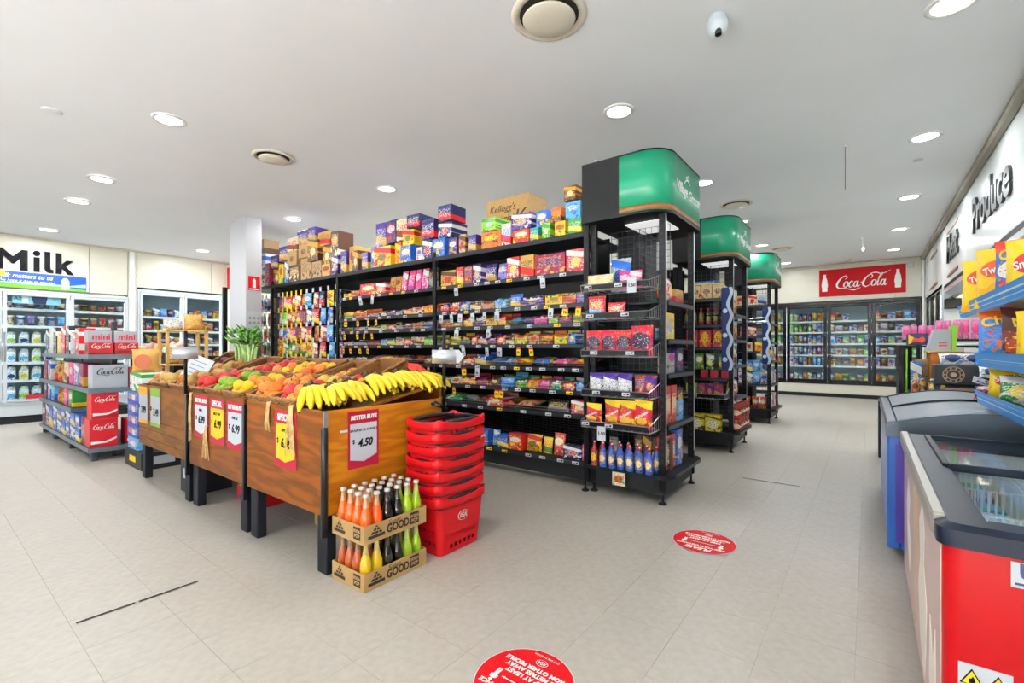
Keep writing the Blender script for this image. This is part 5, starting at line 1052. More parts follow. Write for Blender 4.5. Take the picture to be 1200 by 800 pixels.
def soda_tray(z, cols, which):
    x0, x1, y0, y1, h, th = -2.23, -1.955, 1.362, 1.765, .09, .004
    t = T('bottle_tray', '%s kraft card tray of glass soda bottles by the banana stand' % which, 'bottle tray', ((x0+x1)/2, (y0+y1)/2, z), group='kraft soda bottle trays')
    MB().box(x0, x1, y0, y1, z, z+.004).box(x0, x1, y0, y0+th, z+.004, z+h).box(x0, x1, y1-th, y1, z+.004, z+h).box(x0, x0+th, y0+th, y1-th, z+.004, z+h).box(x1-th, x1, y0+th, y1-th, z+.004, z+h).obj('card_tray', M['kraft'], t)
    # print on the long side (faces +X) and the short side (faces -Y)
    def side(org, right, L):
        def at(a, zz): return (org[0]+right[0]*a, org[1]+right[1]*a, z+zz)
        return at
    R1 = (0, 1, 0); at = side((x1+.0008, y0, z), R1, .4)
    text('GOOD.', .058, M['kink'], t, at(.215, .040), R1, (0, 0, 1), off=.002, sx=.8, ext=.0004); text('Super', .034, M['kink'], t, at(.185, .072), R1, (0, 0, 1), shear=.3, ext=.0004)
    R2 = (1, 0, 0); at2 = side((x0, y0-.0008, z), R2, .27)
    for A, Rr, c0 in ((at, R1, .075), (at2, R2, .07)):
        m = MB(); nrm = Vector(Rr).cross(Vector((0, 0, 1)))*.0006
        def poly(pts): m.add([Vector(A(a, zz))+nrm for a, zz in pts], [list(range(len(pts)))])
        poly([(c0-.05, .02), (c0+.05, .02), (c0+.05, .036), (c0-.05, .036)]); poly([(c0-.033, .040), (c0-.012, .040), (c0-.012, .052), (c0-.028, .052)]); poly([(c0-.008, .040), (c0+.010, .040), (c0+.010, .052), (c0-.008, .052)]); poly([(c0+.014, .040), (c0+.034, .040), (c0+.029, .052), (c0+.014, .052)])
        poly([(c0-.02, .056), (c0-.002, .056), (c0-.002, .068), (c0-.014, .068)]); poly([(c0+.002, .056), (c0+.021, .056), (c0+.016, .068), (c0+.002, .068)]); poly([(c0-.009, .072), (c0+.009, .072), (c0+.004, .08), (c0-.004, .08)])
        b0 = .29 if A is at else .19
        m.obj('pyramid_stamp', M['kink'], t)['kind'] = 'stuff'
        MB().add([Vector(A(a, zz))+nrm for a, zz in ((b0, .018), (b0+.06, .018), (b0+.06, .08), (b0, .08))], [(0, 1, 2, 3)]).obj('square_stamp', M['kink'], t)
        text('SODA', .02, M['kraft'], t, Vector(A(b0+.03, .06))+nrm*2, Rr, (0, 0, 1), off=.001, ext=.0003); text('POP', .024, M['kraft'], t, Vector(A(b0+.03, .036))+nrm*2, Rr, (0, 0, 1), off=.001, ext=.0003)
    k = 0
    for j in range(6):
        for i in range(4):
            c = cols[j][i]; bx = x0+.04+.065*i; by = y0+.04+.065*j
            bottle(bx, by, z+.005, c, '%s soda bottle, row %s from the stand corner, %s across, %s tray' % (c, nth(j), nth(i), which), 'soda bottles in the %s tray' % which); k += 1
o_, a_, c_, l_, y_ = 'orange', 'amber', 'cola', 'lime', 'yellow'
soda_tray(.002, [[a_, a_, a_, y_], [a_, a_, a_, y_], [c_, c_, c_, c_], [c_, c_, c_, c_], [l_, l_, l_, l_], [l_, l_, l_, l_]], 'lower')
soda_tray(.235, [[o_]*4, [o_]*4, [o_, o_, c_, c_], [c_]*4, [c_, c_, l_, l_], [o_, c_, l_, l_]], 'upper')
# ================================================================ SHOPPING BASKETS
def rrect(w, d, r, n=5):
    P = []
    for cx, cy, a in ((w/2-r, -d/2+r, -PI/2), (w/2-r, d/2-r, 0), (-w/2+r, d/2-r, PI/2), (-w/2+r, -d/2+r, PI)):
        for k in range(n+1): P.append((cx+r*math.cos(a+PI/2*k/n), cy+r*math.sin(a+PI/2*k/n)))
    # subdivide straight runs
    Q = []
    for i, p in enumerate(P):
        q = P[(i+1) % len(P)]; L = math.dist(p, q); s = max(1, int(L/.022))
        for k in range(s): Q.append((p[0]+(q[0]-p[0])*k/s, p[1]+(q[1]-p[1])*k/s))
    return Q
BW, BD, BH = .30, .42, .345
def basket_meshes():
    base = rrect(1, 1, .12); n = len(base)
    base = rrect(BW, BD, .05); n = len(base)
    def pt(i, s, z): return (base[i % n][0]*s, base[i % n][1]*s, z)
    def wave(i):
        x, y = base[i % n]; fx = abs(x)/(BW/2); fy = abs(y)/(BD/2)
        return (1-(abs(y)/(BD/2))**2) if fx > .97 else (1-(abs(x)/(BW/2))**2)*.8 if fy > .97 else 0
    body = MB(); lv = [0, .03, .055, .085, .115, .145, .175, .205, .235, .26, .29]
    sc = lambda z: .80+.17*z/BH
    for j in range(len(lv)-1):
        z0, z1 = lv[j], lv[j+1]
        for i in range(n):
            x, y = base[i]; onY = abs(abs(y)-BD/2) < 1e-4 and abs(x) < BW/2-.05; onX = abs(abs(x)-BW/2) < 1e-4 and abs(y) < BD/2-.05
            hole = (onY and 2 <= j <= 8 and j % 2 == 0 and i % 2) or (onX and j in (1, 3) and i % 2) or (onX and j == 9 and i % 2) or (onX and j in (7, ) and i % 2 and False)
            if hole: continue
            for s in (1, .985):
                q = [pt(i, sc(z0)*s, z0), pt(i+1, sc(z0)*s, z0), pt(i+1, sc(z1)*s, z1), pt(i, sc(z1)*s, z1)]
                body.add(q, [(0, 1, 2, 3)], True)
    body.add([pt(i, .80, 0) for i in range(n)], [list(range(n))[::-1]]); body.add([pt(i, .785, .006) for i in range(n)], [list(range(n))])
    body = body.mesh('basket_body', M['redp'])
    rim = MB(); V = []; prof = [(.965, -.058, .3), (1.0, -.056, .35), (1.012, -.03, .6), (1.012, -.004, 1), (1.0, .0, 1), (.955, .0, 1), (.95, -.05, .4)]
    for s, z, k in prof: V += [pt(i, s, BH+z-.026*wave(i)*k) for i in range(n)]
    F = [(a*n+i, a*n+(i+1) % n, ((a+1) % 7)*n+(i+1) % n, ((a+1) % 7)*n+i) for a in range(7) for i in range(n)]
    rim.add(V, F, True); rim = rim.mesh('basket_rim', M['redp'])
    hd = MB()
    for s in (1, -1): hd.tube([(s*(BW/2-.035), -.17, BH-.035), (s*(BW/2-.02), -.12, BH-.02), (s*(BW/2-.015), 0, BH-.016), (s*(BW/2-.02), .12, BH-.02), (s*(BW/2-.035), .17, BH-.035)], .013, 6)
    for s in (1, -1): hd.tube([(-.11, s*(BD/2-.03), BH-.035), (0, s*(BD/2-.02), BH-.022), (.11, s*(BD/2-.03), BH-.035)], .013, 6)
    wall = []; 
    hd.add([pt(i, .94, BH-.07) for i in range(n)]+[pt(i, .945, BH-.02-.03*wave(i)) for i in range(n)], [(i, (i+1) % n, n+(i+1) % n, n+i) for i in range(n)], True)
    return body, rim, hd.mesh('basket_handles', M['rubber'])
bb, br, bh = basket_meshes()
OVAL = MB().lathe([(1, 0), (1, .0025)], n=28).mesh('logo_oval', M['signwhite']); OVR = MB().lathe([(.9, .0025), (.9, .0035)], n=28).mesh('logo_field', M['signred'])
def iga(parent, org, right, up, s):
    """oval emblem: white ring, red field, white letters"""
    e = bpy.data.objects.new('emblem', OVAL); COL.objects.link(e); e.parent = parent
    r, u = Vector(right).normalized(), Vector(up).normalized(); n_ = r.cross(u)
    e.matrix_basis = Matrix(((r.x*s*1.45, u.x*s, n_.x, org[0]), (r.y*s*1.45, u.y*s, n_.y, org[1]), (r.z*s*1.45, u.z*s, n_.z, org[2]), (0, 0, 0, 1)))
    me = textmesh('IGA', 1.35, off=.05, shear=.25, ext=.0004)
    if not len(me.materials): me.materials.append(None)
    f = bpy.data.objects.new('emblem_field', OVR); COL.objects.link(f); f.parent = e
    f2 = bpy.data.objects.new('lettering', me); COL.objects.link(f2); f2.parent = e; f2.material_slots[0].link = 'OBJECT'; f2.material_slots[0].material = M['signwhite']; f2.location = (-.05, 0, .004); f2.scale = (.62, 1, 1)
    return e
bcx, bcy = -2.065, 2.03
for k in range(7):
    t = T('shopping_basket', 'red plastic shopping basket, %s' % ('topmost of the stack, with its inside showing' if k == 6 else 'bottom of the stack with a white oval emblem' if k == 0 else nth(6-k)+' below the top of the stack'.replace('below', 'below')), 'shopping basket', (bcx+R.uniform(-.003, .003), bcy+R.uniform(-.003, .003), .002+.074*k), 0, group='stacked red shopping baskets')
    if k and k < 6: t['label'] = 'red plastic shopping basket, %s from the bottom of the stack' % nth(k)
    inst('basket_body', bb, parent=t); inst('basket_rim', br, parent=t); inst('handles', bh, parent=t)
    if k == 0:
        s_ = .80+.17*.2/BH; iga(t, (BW/2*s_+.002, .0, .205), (0, 1, 0), (.075, 0, 1), .030)
MB().tube([(bcx-.14, bcy+.14, .80), (bcx-.15, bcy+.05, .85), (bcx-.10, bcy-.02, .853), (bcx-.05, bcy+.0, .84)], .012, 8).obj('pull_handle', M['rubber'], t)
# ================================================================ SCRIPT LETTERING (brush strokes)
def crom(P, n=6):
    out = []
    for i in range(len(P)-1):
        p0, p1, p2, p3 = P[max(i-1, 0)], P[i], P[i+1], P[min(i+2, len(P)-1)]
        for k in range(n):
            t = k/n; out.append(tuple(.5*(2*b+(c-a)*t+(2*a-5*b+4*c-d)*t*t+(3*b-a-3*c+d)*t**3) for a, b, c, d in zip(p0, p1, p2, p3)))
    return out+[P[-1]]
def el(cx, cy, rx, ry, w): return [(cx+rx*math.cos(a)+.12*ry*math.sin(a), cy+ry*math.sin(a), w*(.55+.6*abs(math.cos(a)))) for a in [PI*.4+2*PI*k/10 for k in range(11)]]
COKE = [[(1.05, 1.25, .05), (1.28, 1.55, .12), (1.05, 1.80, .1), (.55, 1.5, .16), (.15, .8, .26), (.12, .25, .24), (.45, -.05, .16), (1.0, -.08, .10), (1.7, -.28, .12), (2.3, -.42, .16), (2.75, -.25, .10), (3.1, -.12, .03)],
        el(1.22, .48, .25, .42, .17), [(2.1, .78, .1), (1.88, .95, .12), (1.62, .55, .2), (1.68, .12, .18), (1.92, .05, .1), (2.2, .35, .06)], el(2.42, .46, .2, .42, .16),
        [(2.72, .92, .12), (2.66, .35, .16), (2.74, .04, .14), (2.98, .3, .06)], [(3.0, .62, .12), (3.3, .74, .12)],
        [(4.2, 1.15, .05), (4.35, 1.5, .12), (4.1, 1.75, .1), (3.7, 1.45, .16), (3.35, .8, .26), (3.35, .25, .24), (3.65, -.02, .16), (4.0, .1, .08), (4.25, .35, .05)],
        [(3.8, 1.5, .05), (4.2, 1.9, .12), (4.8, 1.95, .14), (5.3, 1.75, .12), (5.8, 1.85, .1), (6.35, 2.2, .03)], el(4.58, .48, .25, .42, .17),
        [(4.85, .4, .05), (5.2, 1.1, .1), (5.5, 1.7, .1), (5.42, 1.85, .08), (5.2, 1.4, .15), (5.05, .5, .17), (5.1, .06, .14), (5.35, .3, .06)], el(5.62, .46, .2, .42, .16), [(5.92, .92, .12), (5.86, .35, .16), (5.94, .04, .14), (6.2, .35, .05)]]
def script_mesh(strokes, s, th=.001, name='script_lettering'):
    m = MB(); off = 0
    for q, st in enumerate(strokes):
        P = crom(st, 5); V = []; n = len(P); lift = th*(1+.02*q)
        for i, (x, y, w) in enumerate(P):
            a, b = P[max(i-1, 0)], P[min(i+1, n-1)]; dx, dy = b[0]-a[0], b[1]-a[1]; L = math.hypot(dx, dy) or 1; nx, ny = -dy/L*w/2, dx/L*w/2
            for z in (0, lift): V += [((x+nx-3.15+.1*y)*s, (y+ny-.8)*s, z), ((x-nx-3.15+.1*y)*s, (y-ny-.8)*s, z)]
        F = []
        for i in range(n-1): a = 4*i; b = a+4; F += [(a+2, a+3, b+3, b+2), (a, a+2, b+2, b), (a+1, b+1, b+3, a+3)]
        m.add(V, F)
    return m.mesh(name, [None])
SCR = script_mesh(COKE, 1.0, .006)
def script(parent, origin, right, up, s, m, name='script_lettering'):
    o = bpy.data.objects.new(name, SCR); COL.objects.link(o); o.material_slots[0].link = 'OBJECT'; o.material_slots[0].material = m
    w = parent['_w'] if '_w' in parent else parent.location
    o.parent = parent; orient(o, Vector(origin)-Vector(w), right, up); o.matrix_basis = o.matrix_basis @ Matrix.Diagonal((s, s, .3, 1)); return o
# ================================================================ GLASS DOOR COOLERS
def cooler(name, label, loc, rz, W, nd, z0, z1, fm, zs, depth, kickz, low_m, fr=.05, top=.05, gtint=None, side_m=None):
    t = T(name, label, 'cooler', loc, rz)
    L = lambda mb, nm, m, p=None: mb.obj(nm, m, p or t, local=True)
    L(MB().box(0, W, depth, depth+.03, 0, z1), 'back_panel', M['fridge_in']); L(MB().box(-.02, 0, .08, depth+.03, 0, z1), 'side_panel', M['fridge_in']); L(MB().box(W, W+.02, .08, depth+.03, 0, z1), 'side_panel', M['fridge_in'])
    L(MB().box(0, W, .08, depth, z1-.02, z1), 'top_panel', M['fridge_in']); L(MB().box(0, W, .08, depth, z0-.05, z0), 'floor_panel', M['fridge_in'])
    L(MB().box(0, W, .0, .06, kickz, z0, .004), 'lower_panel', low_m); L(MB().box(0, W, .02, .06, 0, kickz), 'kick_board', M['char'])
    dw = W/nd
    L(MB().box(-.03, W+.03, -.015, .08, z1-top, z1+.015, .004).box(-.03, .0, -.015, .08, z0, z1-top).box(W, W+.03, -.015, .08, z0, z1-top).box(-.03, W+.03, -.015, .08, z0-.03, z0+.01, .004), 'surround', fm)
    for i in range(nd):
        a, b = i*dw+.004, (i+1)*dw-.004; f = MB(); c, d = z0+.012, z1-top-.004
        f.box(a, a+fr, -.03, .01, c, d, .006).box(b-fr, b, -.03, .01, c, d, .006).box(a+fr, b-fr, -.03, .01, d-fr, d, .006).box(a+fr, b-fr, -.03, .01, c, c+fr, .006)
        dr = L(f, 'door', fm); L(MB().box(a+fr, b-fr, -.012, -.006, c+fr, d-fr), 'pane', M['glass'], dr)
        hx = b-fr*.5 if i % 2 == 0 else a+fr*.5
        L(MB().tube([(hx, -.03, 1.0), (hx, -.07, 1.03), (hx, -.07, 1.42), (hx, -.03, 1.45)], .011, 6), 'handle', M['alu'] if fm is not M['black_gloss'] else M['black'], dr)
        L(MB().box(a+.01, a+.03, .09, .11, z0+.05, z1-.1).box(b-.03, b-.01, .09, .11, z0+.05, z1-.1), 'led_fill_strip', M['led'])
    for z in zs:
        s = L(MB().box(.01, W-.01, .12, depth-.02, z-.02, z, .003), 'shelf', M['white']); L(MB().box(.01, W-.01, .112, .119, z-.03, z+.012), 'price_rail', M['whiteg'], s)
    return t
def at(t, x, y, z): return local_to_world(t, (x, y, z))
cg = 'milk and dairy in the milk cooler'
mk = cooler('milk_cooler', 'white glass-door milk cooler under the milk lettering', (XL, .15, 0), PI/2, 2.34, 3, .33, 2.12, mat('cooler_frame', 'C6CCD0', .35), [.36, .68, .97, 1.27, 1.56, 1.84], .6, .12, mat('cooler_frame', 'C6CCD0', .35), .045, .03)
MILKP = dict(blue=pk('EEF2F0', 'sky', 'blue', 'navy', .4, .14, .32, ta=.6), green=pk('EEF2EA', 'lime', 'green', 'green', .4, .14, .32, ta=.6), navy=pk('E6ECF2', 'navy', 'blue', 'navy', .4, .14, .32, ta=.6), yellow=pk('F0EEE0', 'yellow', 'lime', 'green', .4, .14, .32, ta=.6))
k = 0
for d in range(3):
    for s_, z in enumerate([.36, .68, .97, 1.27]):
        for i in range(5):
            if d == 2 and s_ > 1: continue
            c = ['blue', 'blue', 'green', 'navy', 'yellow'][(i+s_*2+d) % 5]; p = at(mk, .78*d+.11+.145*i, .20+R.uniform(0, .03), z+.001)
            if s_ == 0 and i == 3 and d == 1: continue
            good('jug', c, k, p[0], p[1], p[2], .105, .105, .25 if s_ < 3 else .22, 'white milk jug with %s cap, %s along shelf %s, door %s of milk cooler' % (c, nth(i), ['one', 'two', 'three', 'four'][s_], ['one', 'two', 'three'][d]), 'milk jug', cg, PI/2, m=MILKP[c]); k += 1
    for s_, z in enumerate((1.56, 1.84)):
        for i in range(6):
            c = ['cream', 'white', 'lilac', 'white', 'silver', 'sky'][(i+s_) % 6] if d < 2 else ['white', 'tan', 'tan', 'red', 'red', 'white'][i]
            p = at(mk, .78*d+.1+.12*i, .2, z+.001); good('tub', c, i, p[0], p[1], p[2], .1, .1, .12 if s_ else .17, '%s dairy tub, %s along the %s shelf, door %s of milk cooler' % (cw(c), nth(i), 'top' if s_ else 'upper', ['one', 'two', 'three'][d]), 'dairy tub', cg)
# posters on the milk cooler glass and inside
o = T('fridge_poster', 'pale blue milk poster inside the top of the milk cooler door', 'poster', (XL-.02, 1.32, 1.92))
MB().box(-.004, 0, -.28, .28, 0, .16).obj('poster_sheet', mat('poster_sky', '9AD0E6', .4), o, local=True)
MB().prism([(-.04, .005), (.10, .005), (.13, .155), (-.08, .155)], .001, .003, 'YZ').obj('navy_badge', mat('poster_navy', '1C2A5C', .4), o, local=True); MB().prism([(-.17, .01), (-.10, .01), (-.10, .12), (-.12, .15), (-.15, .15), (-.17, .12)], .001, .003, 'YZ').obj('jug_picture', M['signwhite'], o, local=True)
text('A2', .08, mat('poster_navy', '1C2A5C', .4), None, (0, 0, 0), (0, 1, 0), (0, 0, 1)); tt = bpy.data.objects[-1] if False else None
for ob in [x for x in COL.objects if x.name.startswith('lettering') and x.parent is None]: ob.parent = o; ob.location = (.003, -.22, .08)
MB().box(XL+.035, XL+.037, 1.18, 1.62, .39, .45).obj('door_strip_sign', mat('strip_red', 'B8202E', .4), label='red and white strip sign low on the milk cooler door', cat='sign')
# milk lettering and banner
def Yof(u): l = (u-600)/545.5; return XL*(.7938+.6082*l)/(-.6082+.7938*l)
lt = T('milk_lettering', 'big black cut-out letters spelling Milk on the cream wall', 'lettering', (XL, 1.3, 2.44))
def letter(nm, pts): MB().prism(pts, XL+.002, XL+.022, 'YZ').obj(nm, M['ink'], lt)
b0 = 2.445; H_ = .33
letter('letter_m', [(.86, b0), (.94, b0), (.94, b0+.22), (1.035, b0+.10), (1.06, b0+.10), (1.125, b0+.19), (1.125, b0), (1.21, b0), (1.21, b0+H_), (1.14, b0+H_), (1.05, b0+.22), (1.035, b0+.22), (.93, b0+H_), (.86, b0+H_)])
letter('letter_i', [(1.275, b0), (1.345, b0), (1.345, b0+.235), (1.275, b0+.235)])
MB().cyl((XL+.002, 1.31, b0+.30), .043, .02, 18, 'X').obj('letter_i_dot', M['ink'], lt)
letter('letter_l', [(1.40, b0+.06), (1.42, b0+.015), (1.46, b0), (1.505, b0), (1.505, b0+.055), (1.475, b0+.06), (1.47, b0+.08), (1.47, b0+.345), (1.40, b0+.345)])
letter('letter_k', [(1.535, b0), (1.605, b0), (1.605, b0+.10), (1.68, b0), (1.76, b0), (1.655, b0+.135), (1.75, b0+.235), (1.665, b0+.235), (1.605, b0+.165), (1.605, b0+.345), (1.535, b0+.345)])
bn = T('milk_banner', 'blue and green milk banner above the milk cooler', 'banner', (XL, 1.2, 2.165))
MB().box(XL+.002, XL+.012, .35, 1.915, 2.165, 2.42).obj('banner_sheet', mat('banner_blue', '1F55B8', .4), bn)
MB().prism([(.35, 2.166), (1.914, 2.166), (1.914, 2.20), (1.6, 2.235), (1.2, 2.225), (.8, 2.25), (.35, 2.235)], XL+.012, XL+.014, 'YZ').obj('grass_print', mat('banner_green', '6FB02C', .5), bn)
MB().prism([(.5, 2.26), (.9, 2.25), (1.3, 2.27), (1.7, 2.255), (1.91, 2.30), (1.91, 2.24), (1.6, 2.236), (1.2, 2.226), (.8, 2.251), (.5, 2.245)], XL+.012, XL+.0135, 'YZ').obj('cloud_print', mat('banner_cloud', 'A9D4EE', .5), bn)
MB().prism([(1.60, 2.19), (1.70, 2.19), (1.70, 2.33), (1.67, 2.38), (1.63, 2.38), (1.60, 2.33)], XL+.012, XL+.015, 'YZ').obj('jug_print', M['signwhite'], bn)
text('Milk matters to us', .10, M['signwhite'], bn, (XL+.015, 1.18, 2.355), (0, 1, 0), (0, 0, 1), shear=.3, off=.001, sx=.85); text('We hope it does to you too', .062, M['signwhite'], bn, (XL+.015, 1.2, 2.28), (0, 1, 0), (0, 0, 1), shear=.3, sx=.9)
MB().box(XL+.014, XL+.018, .78, .96, 2.34, 2.415).obj('brand_flag', M['yticket'], bn)
# dairy / deli cooler beside it
dc = cooler('dairy_cooler', 'white double-door cooler of cheese and smallgoods', (XL, 2.66, 0), PI/2, 1.42, 2, .33, 2.29, mat('cooler_frame', 'C6CCD0', .35), [.36, .72, 1.02, 1.28, 1.54, 1.80], .6, .12, M['whiteg'], .04, .05)
MB().box(XL+.015, XL+.03, 2.62, 4.12, 2.31, 2.33).obj('trim_1', M['black'], kind='structure', label='thin black trim above the dairy cooler')
for s_, z in enumerate([.36, .72, 1.02, 1.28, 1.54, 1.80]):
    for i in range(12):
        c = [['green', 'sky', 'white', 'grey'], ['white', 'green', 'silver', 'cream'], ['white', 'yellow', 'cream', 'sky'], ['navy', 'black', 'gold', 'navy'], ['tan', 'navy', 'yellow', 'blue'], ['navy', 'yellow', 'blue', 'sky']][s_][(i+i//5) % 4]
        p = at(dc, .07+.116*i, .2, z+.001); h = R.uniform(.12, .2)
        good('box' if (i+s_) % 3 else 'tub', c, i+s_, p[0], p[1], p[2], .1, .07, h, '%s dairy pack, %s along shelf %s of the cheese cooler' % (cw(c), nth(i), ['one', 'two', 'three', 'four', 'five', 'six'][s_]), 'dairy pack', 'packs in the cheese cooler', PI/2)
# back wall drink cooler (6 doors from X=-4.45)
bw = [.93-.872*k for k in range(7)]
bc = cooler('drink_cooler', 'black framed bank of glass-door coolers under the cola sign', (-4.302, YB, 0), 0, 5.232, 6, .345, 2.345, M['black_gloss'], [.37, .76, 1.03, 1.31, 1.60, 1.875], .65, .09, M['cream'], .072, .06)
for d in range(6):
    if d < 2: continue
    for s_, z in enumerate([.37, .76, 1.03, 1.31, 1.60, 1.875]):
        n = 8 if d == 3 else 6 if d in (4, 5) else 7
        for i in range(n):
            if d == 2 and i < 3: continue
            if d == 4 and s_ == 5 and i > 2: continue
            x = .872*d+.09+(.70/(n-1))*i; p = at(bc, x, .22, z+.001)
            dn = ['one', 'two', 'three', 'four'][d-2]
            if d <= 3:
                c = {2: ['navy', 'orange', 'crimson', 'lime', 'yellow', 'yellow'], 3: ['teal', 'white', 'blue', 'white', 'lime', 'lime']}[d][s_]
                if d == 3: c = [['purple', 'teal', 'blue', 'orange', 'green', 'navy', 'blue', 'teal'], ['white', 'white', 'silver', 'white', 'gold', 'sky', 'sky', 'navy'], ['white', 'blue', 'silver', 'blue', 'white', 'purple', 'magenta', 'white'], ['silver', 'black', 'white', 'purple', 'white', 'blue', 'silver', 'white'], ['lime', 'lime', 'green', 'black', 'lime', 'white', 'silver', 'sky'], ['lime', 'green', 'navy', 'purple', 'crimson', 'yellow', 'gold', 'orange']][s_][i]
                kind = 'can' if d == 3 and s_ else 'bottle' if d == 2 else 'box'
                good(kind, c, i, p[0], p[1], p[2], .08, .07, .215 if kind != 'bottle' else .25, '%s drink, %s along shelf %s behind visible cooler door %s' % (cw(c), nth(i), ['one', 'two', 'three', 'four', 'five', 'six'][s_], dn), 'drink', 'drinks and chilled food in the back coolers')
            else:
                c = [['orange', 'brown', 'tan', 'brown', 'tan', 'orange'] if d == 5 else ['blue', 'orange', 'lime', 'green', 'navy', 'green'], ['yellow', 'black', 'black', 'orange', 'orange', 'white'] if d == 4 else ['white', 'tan', 'white', 'black', 'cream', 'white'], ['white', 'cream', 'grey', 'gold', 'yellow', 'lime'], ['sky', 'white', 'teal', 'white', 'lime', 'silver'], ['red', 'white', 'black', 'white', 'red', 'cream'], ['red', 'tan', 'white', 'tan', 'sky', 'white']][s_][i]
                kind = 'box' if (i+s_) % 2 else 'tub'
                if s_ == 0 and d == 5: kind = 'bag'
                good(kind, c, i+s_, p[0], p[1], p[2], .125, .08, R.uniform(.14, .22) if kind != 'bag' else .2, '%s chilled pack, %s along shelf %s behind visible cooler door %s' % (cw(c), nth(i), ['one', 'two', 'three', 'four', 'five', 'six'][s_], dn), 'chilled pack', 'drinks and chilled food in the back coolers')
# cola wall sign
cs_ = T('cola_sign', 'red wall sign with white script lettering between two white bottle shapes', 'sign', (-.15, YB, 2.48))
MB().box(-.98, .675, YB-.02, YB-.002, 2.48, 3.135, .002).obj('sign_board', M['signred'], cs_)
script(cs_, (-.14, YB-.0215, 2.80), (1, 0, 0), (0, 0, 1), .158, M['signwhite'])
def bottle_shape(cx, z0, h):
    prof = [(0, .0), (.115, .0), (.13, .03), (.125, .2), (.15, .30), (.15, .45), (.12, .55), (.13, .62), (.10, .72), (.062, .85), (.055, .94), (.07, .95), (.07, 1.0)]
    pts = [(cx+r*h, z0+t*h) for r, t in prof[1:]]+[(cx-r*h, z0+t*h) for r, t in reversed(prof[1:])]
    MB().prism(pts, YB-.024, YB-.02, 'XZ').obj('bottle_print', M['signwhite'], cs_)
bottle_shape(-.865, 2.60, .42); bottle_shape(.535, 2.60, .42)
# ================================================================ DRINKS SHELVING BY THE MILK WALL
ds = T('drinks_shelving', 'low grey metal shelving stacked with cola and sparkling water', 'shelving', (-7.95, 1.4, 0))
DX0, DX1, DY0, DY1 = -9.4, -6.5, 1.18, 1.72
MB().box(DX0+.1, DX1-.2, DY0+.24, DY0+.27, .1, 1.2).obj('back_panel', M['dgrey'], ds)
for x in (DX0+.1, -8.2, DX1-.25): MB().box(x-.025, x+.025, DY0+.23, DY0+.28, .0, 1.5, .004).obj('post', M['dgrey'], ds)
for x in (DX0+.06, -8.6, -7.6, DX1-.05): MB().box(x-.03, x+.03, DY0+.02, DY0+.08, 0, .13, .006).obj('leg', M['steel'], ds)
for z, x0, x1 in ((1.13, -9.2, DX1), (.77, DX0, DX1), (.50, DX0, -7.35), (.14, DX0, DX1)):
    s = MB().box(x0, x1, DY0, DY1, z-.03, z, .004).obj('shelf', M['steel'], ds); MB().box(x0, x1, DY0-.008, DY0, z-.045, z+.004).box(x1, x1+.008, DY0, DY1, z-.045, z+.004).obj('price_rail', mat('rail_pale', '7C8794', .35, .4), s)
dg = 'drinks on the low grey shelving'
def cola_box(x, y, z, w, d, h, label, m, ink, big=True, rz=0):
    t = T('cola_carton', label, 'drink carton', (x, y, z), 0, group=dg)
    inst('box_body', BOX, (0, 0, .001), (0, 0, 0), (d, w, h), m, t)
    script(t, (x+d/2+.002, y+.0, z+h*.72), (0, 1, 0), (0, 0, 1), w/8.2, ink)
    if big: MB().prism([(-w*.45, h*.12), (w*.1, h*.14), (w*.46, h*.27), (w*.46, h*.33), (w*.05, h*.20), (-w*.45, h*.22)], d/2+.001, d/2+.003, 'YZ').obj('ribbon_print', ink, t, local=True)
    return t
RC = pk('C81824', 'red', 'B01420', 'red', .01, .01, .5, ta=2)
cola_box(-6.64, 1.305, .142, .235, .22, .30, 'lower red cola carton on the shelving end', RC, M['signwhite'])
cola_box(-6.63, 1.315, .444, .225, .2, .29, 'upper red cola carton on the shelving end', RC, M['signwhite'])
cola_box(-6.66, 1.58, .142, .16, .22, .27, 'red cola carton beside the blue boxes', RC, M['signwhite'])
for k in range(5): good('can', 'crimson', k, -6.86-.09*k, 1.24, .141, .085, .085, .30, 'dark red drink pack, %s behind the cola cartons' % nth(k), 'drink pack', dg, m=pk('9A4038', 'C07068', '6E2A26', 'silver', .4, .2, .5))
cola_box(-6.62, 1.36, .771, .30, .2, .25, 'silver grey cola carton on the middle shelf end', mat('silver_card', 'AEB4BE', .4), M['kink'], False)
good('box', 'crimson', 2, -6.62, 1.62, .771, .2, .2, .22, 'dark red carton beside the silver cola carton', 'drink carton', dg, rz=PI/2, m=pk('9A1420', 'B02028', '7A0E18', 'B02028', .4, .3, .5))
for k, y in enumerate((1.28, 1.50)):
    t = cola_box(-6.60, y, 1.131, .205, .16, .13, 'red shrink pack of cola bottles, %s from the milk cooler side' % nth(k), pk('B01622', '301014', '701018', 'silver', .44, .3, .5, ta=2), M['signwhite'], False)
    t2 = T('mini_can_carton', 'grey carton lettered mini in red above the cola packs, %s from the milk side' % nth(k), 'drink carton', (-6.70, y+.01, 1.262), group=dg); inst('box_body', BOX, (0, 0, .001), (0, 0, 0), (.16, .2, .13), mat('silver_card', 'AEB4BE', .4), t2); text('mini', .09, M['rticket'], t2, (-6.618, y+.02, 1.325), (0, 1, 0), (0, 0, 1), off=.002)
ci = [('navy', .28), ('white', .3), ('black', .3), ('yellow', .22), ('red', .3), ('black', .3), ('silver', .22), ('red', .26)]
for k, (c, h) in enumerate(ci): good('box', c, k, -9.0+.26*k, 1.27, 1.131, .2, .14, h+.04, '%s drink pack, %s along the top drinks shelf' % (cw(c), nth(k)), 'drink pack', dg, m=pk(c, 'silver', 'white', 'white', .01, .01, .5, .86, .08))
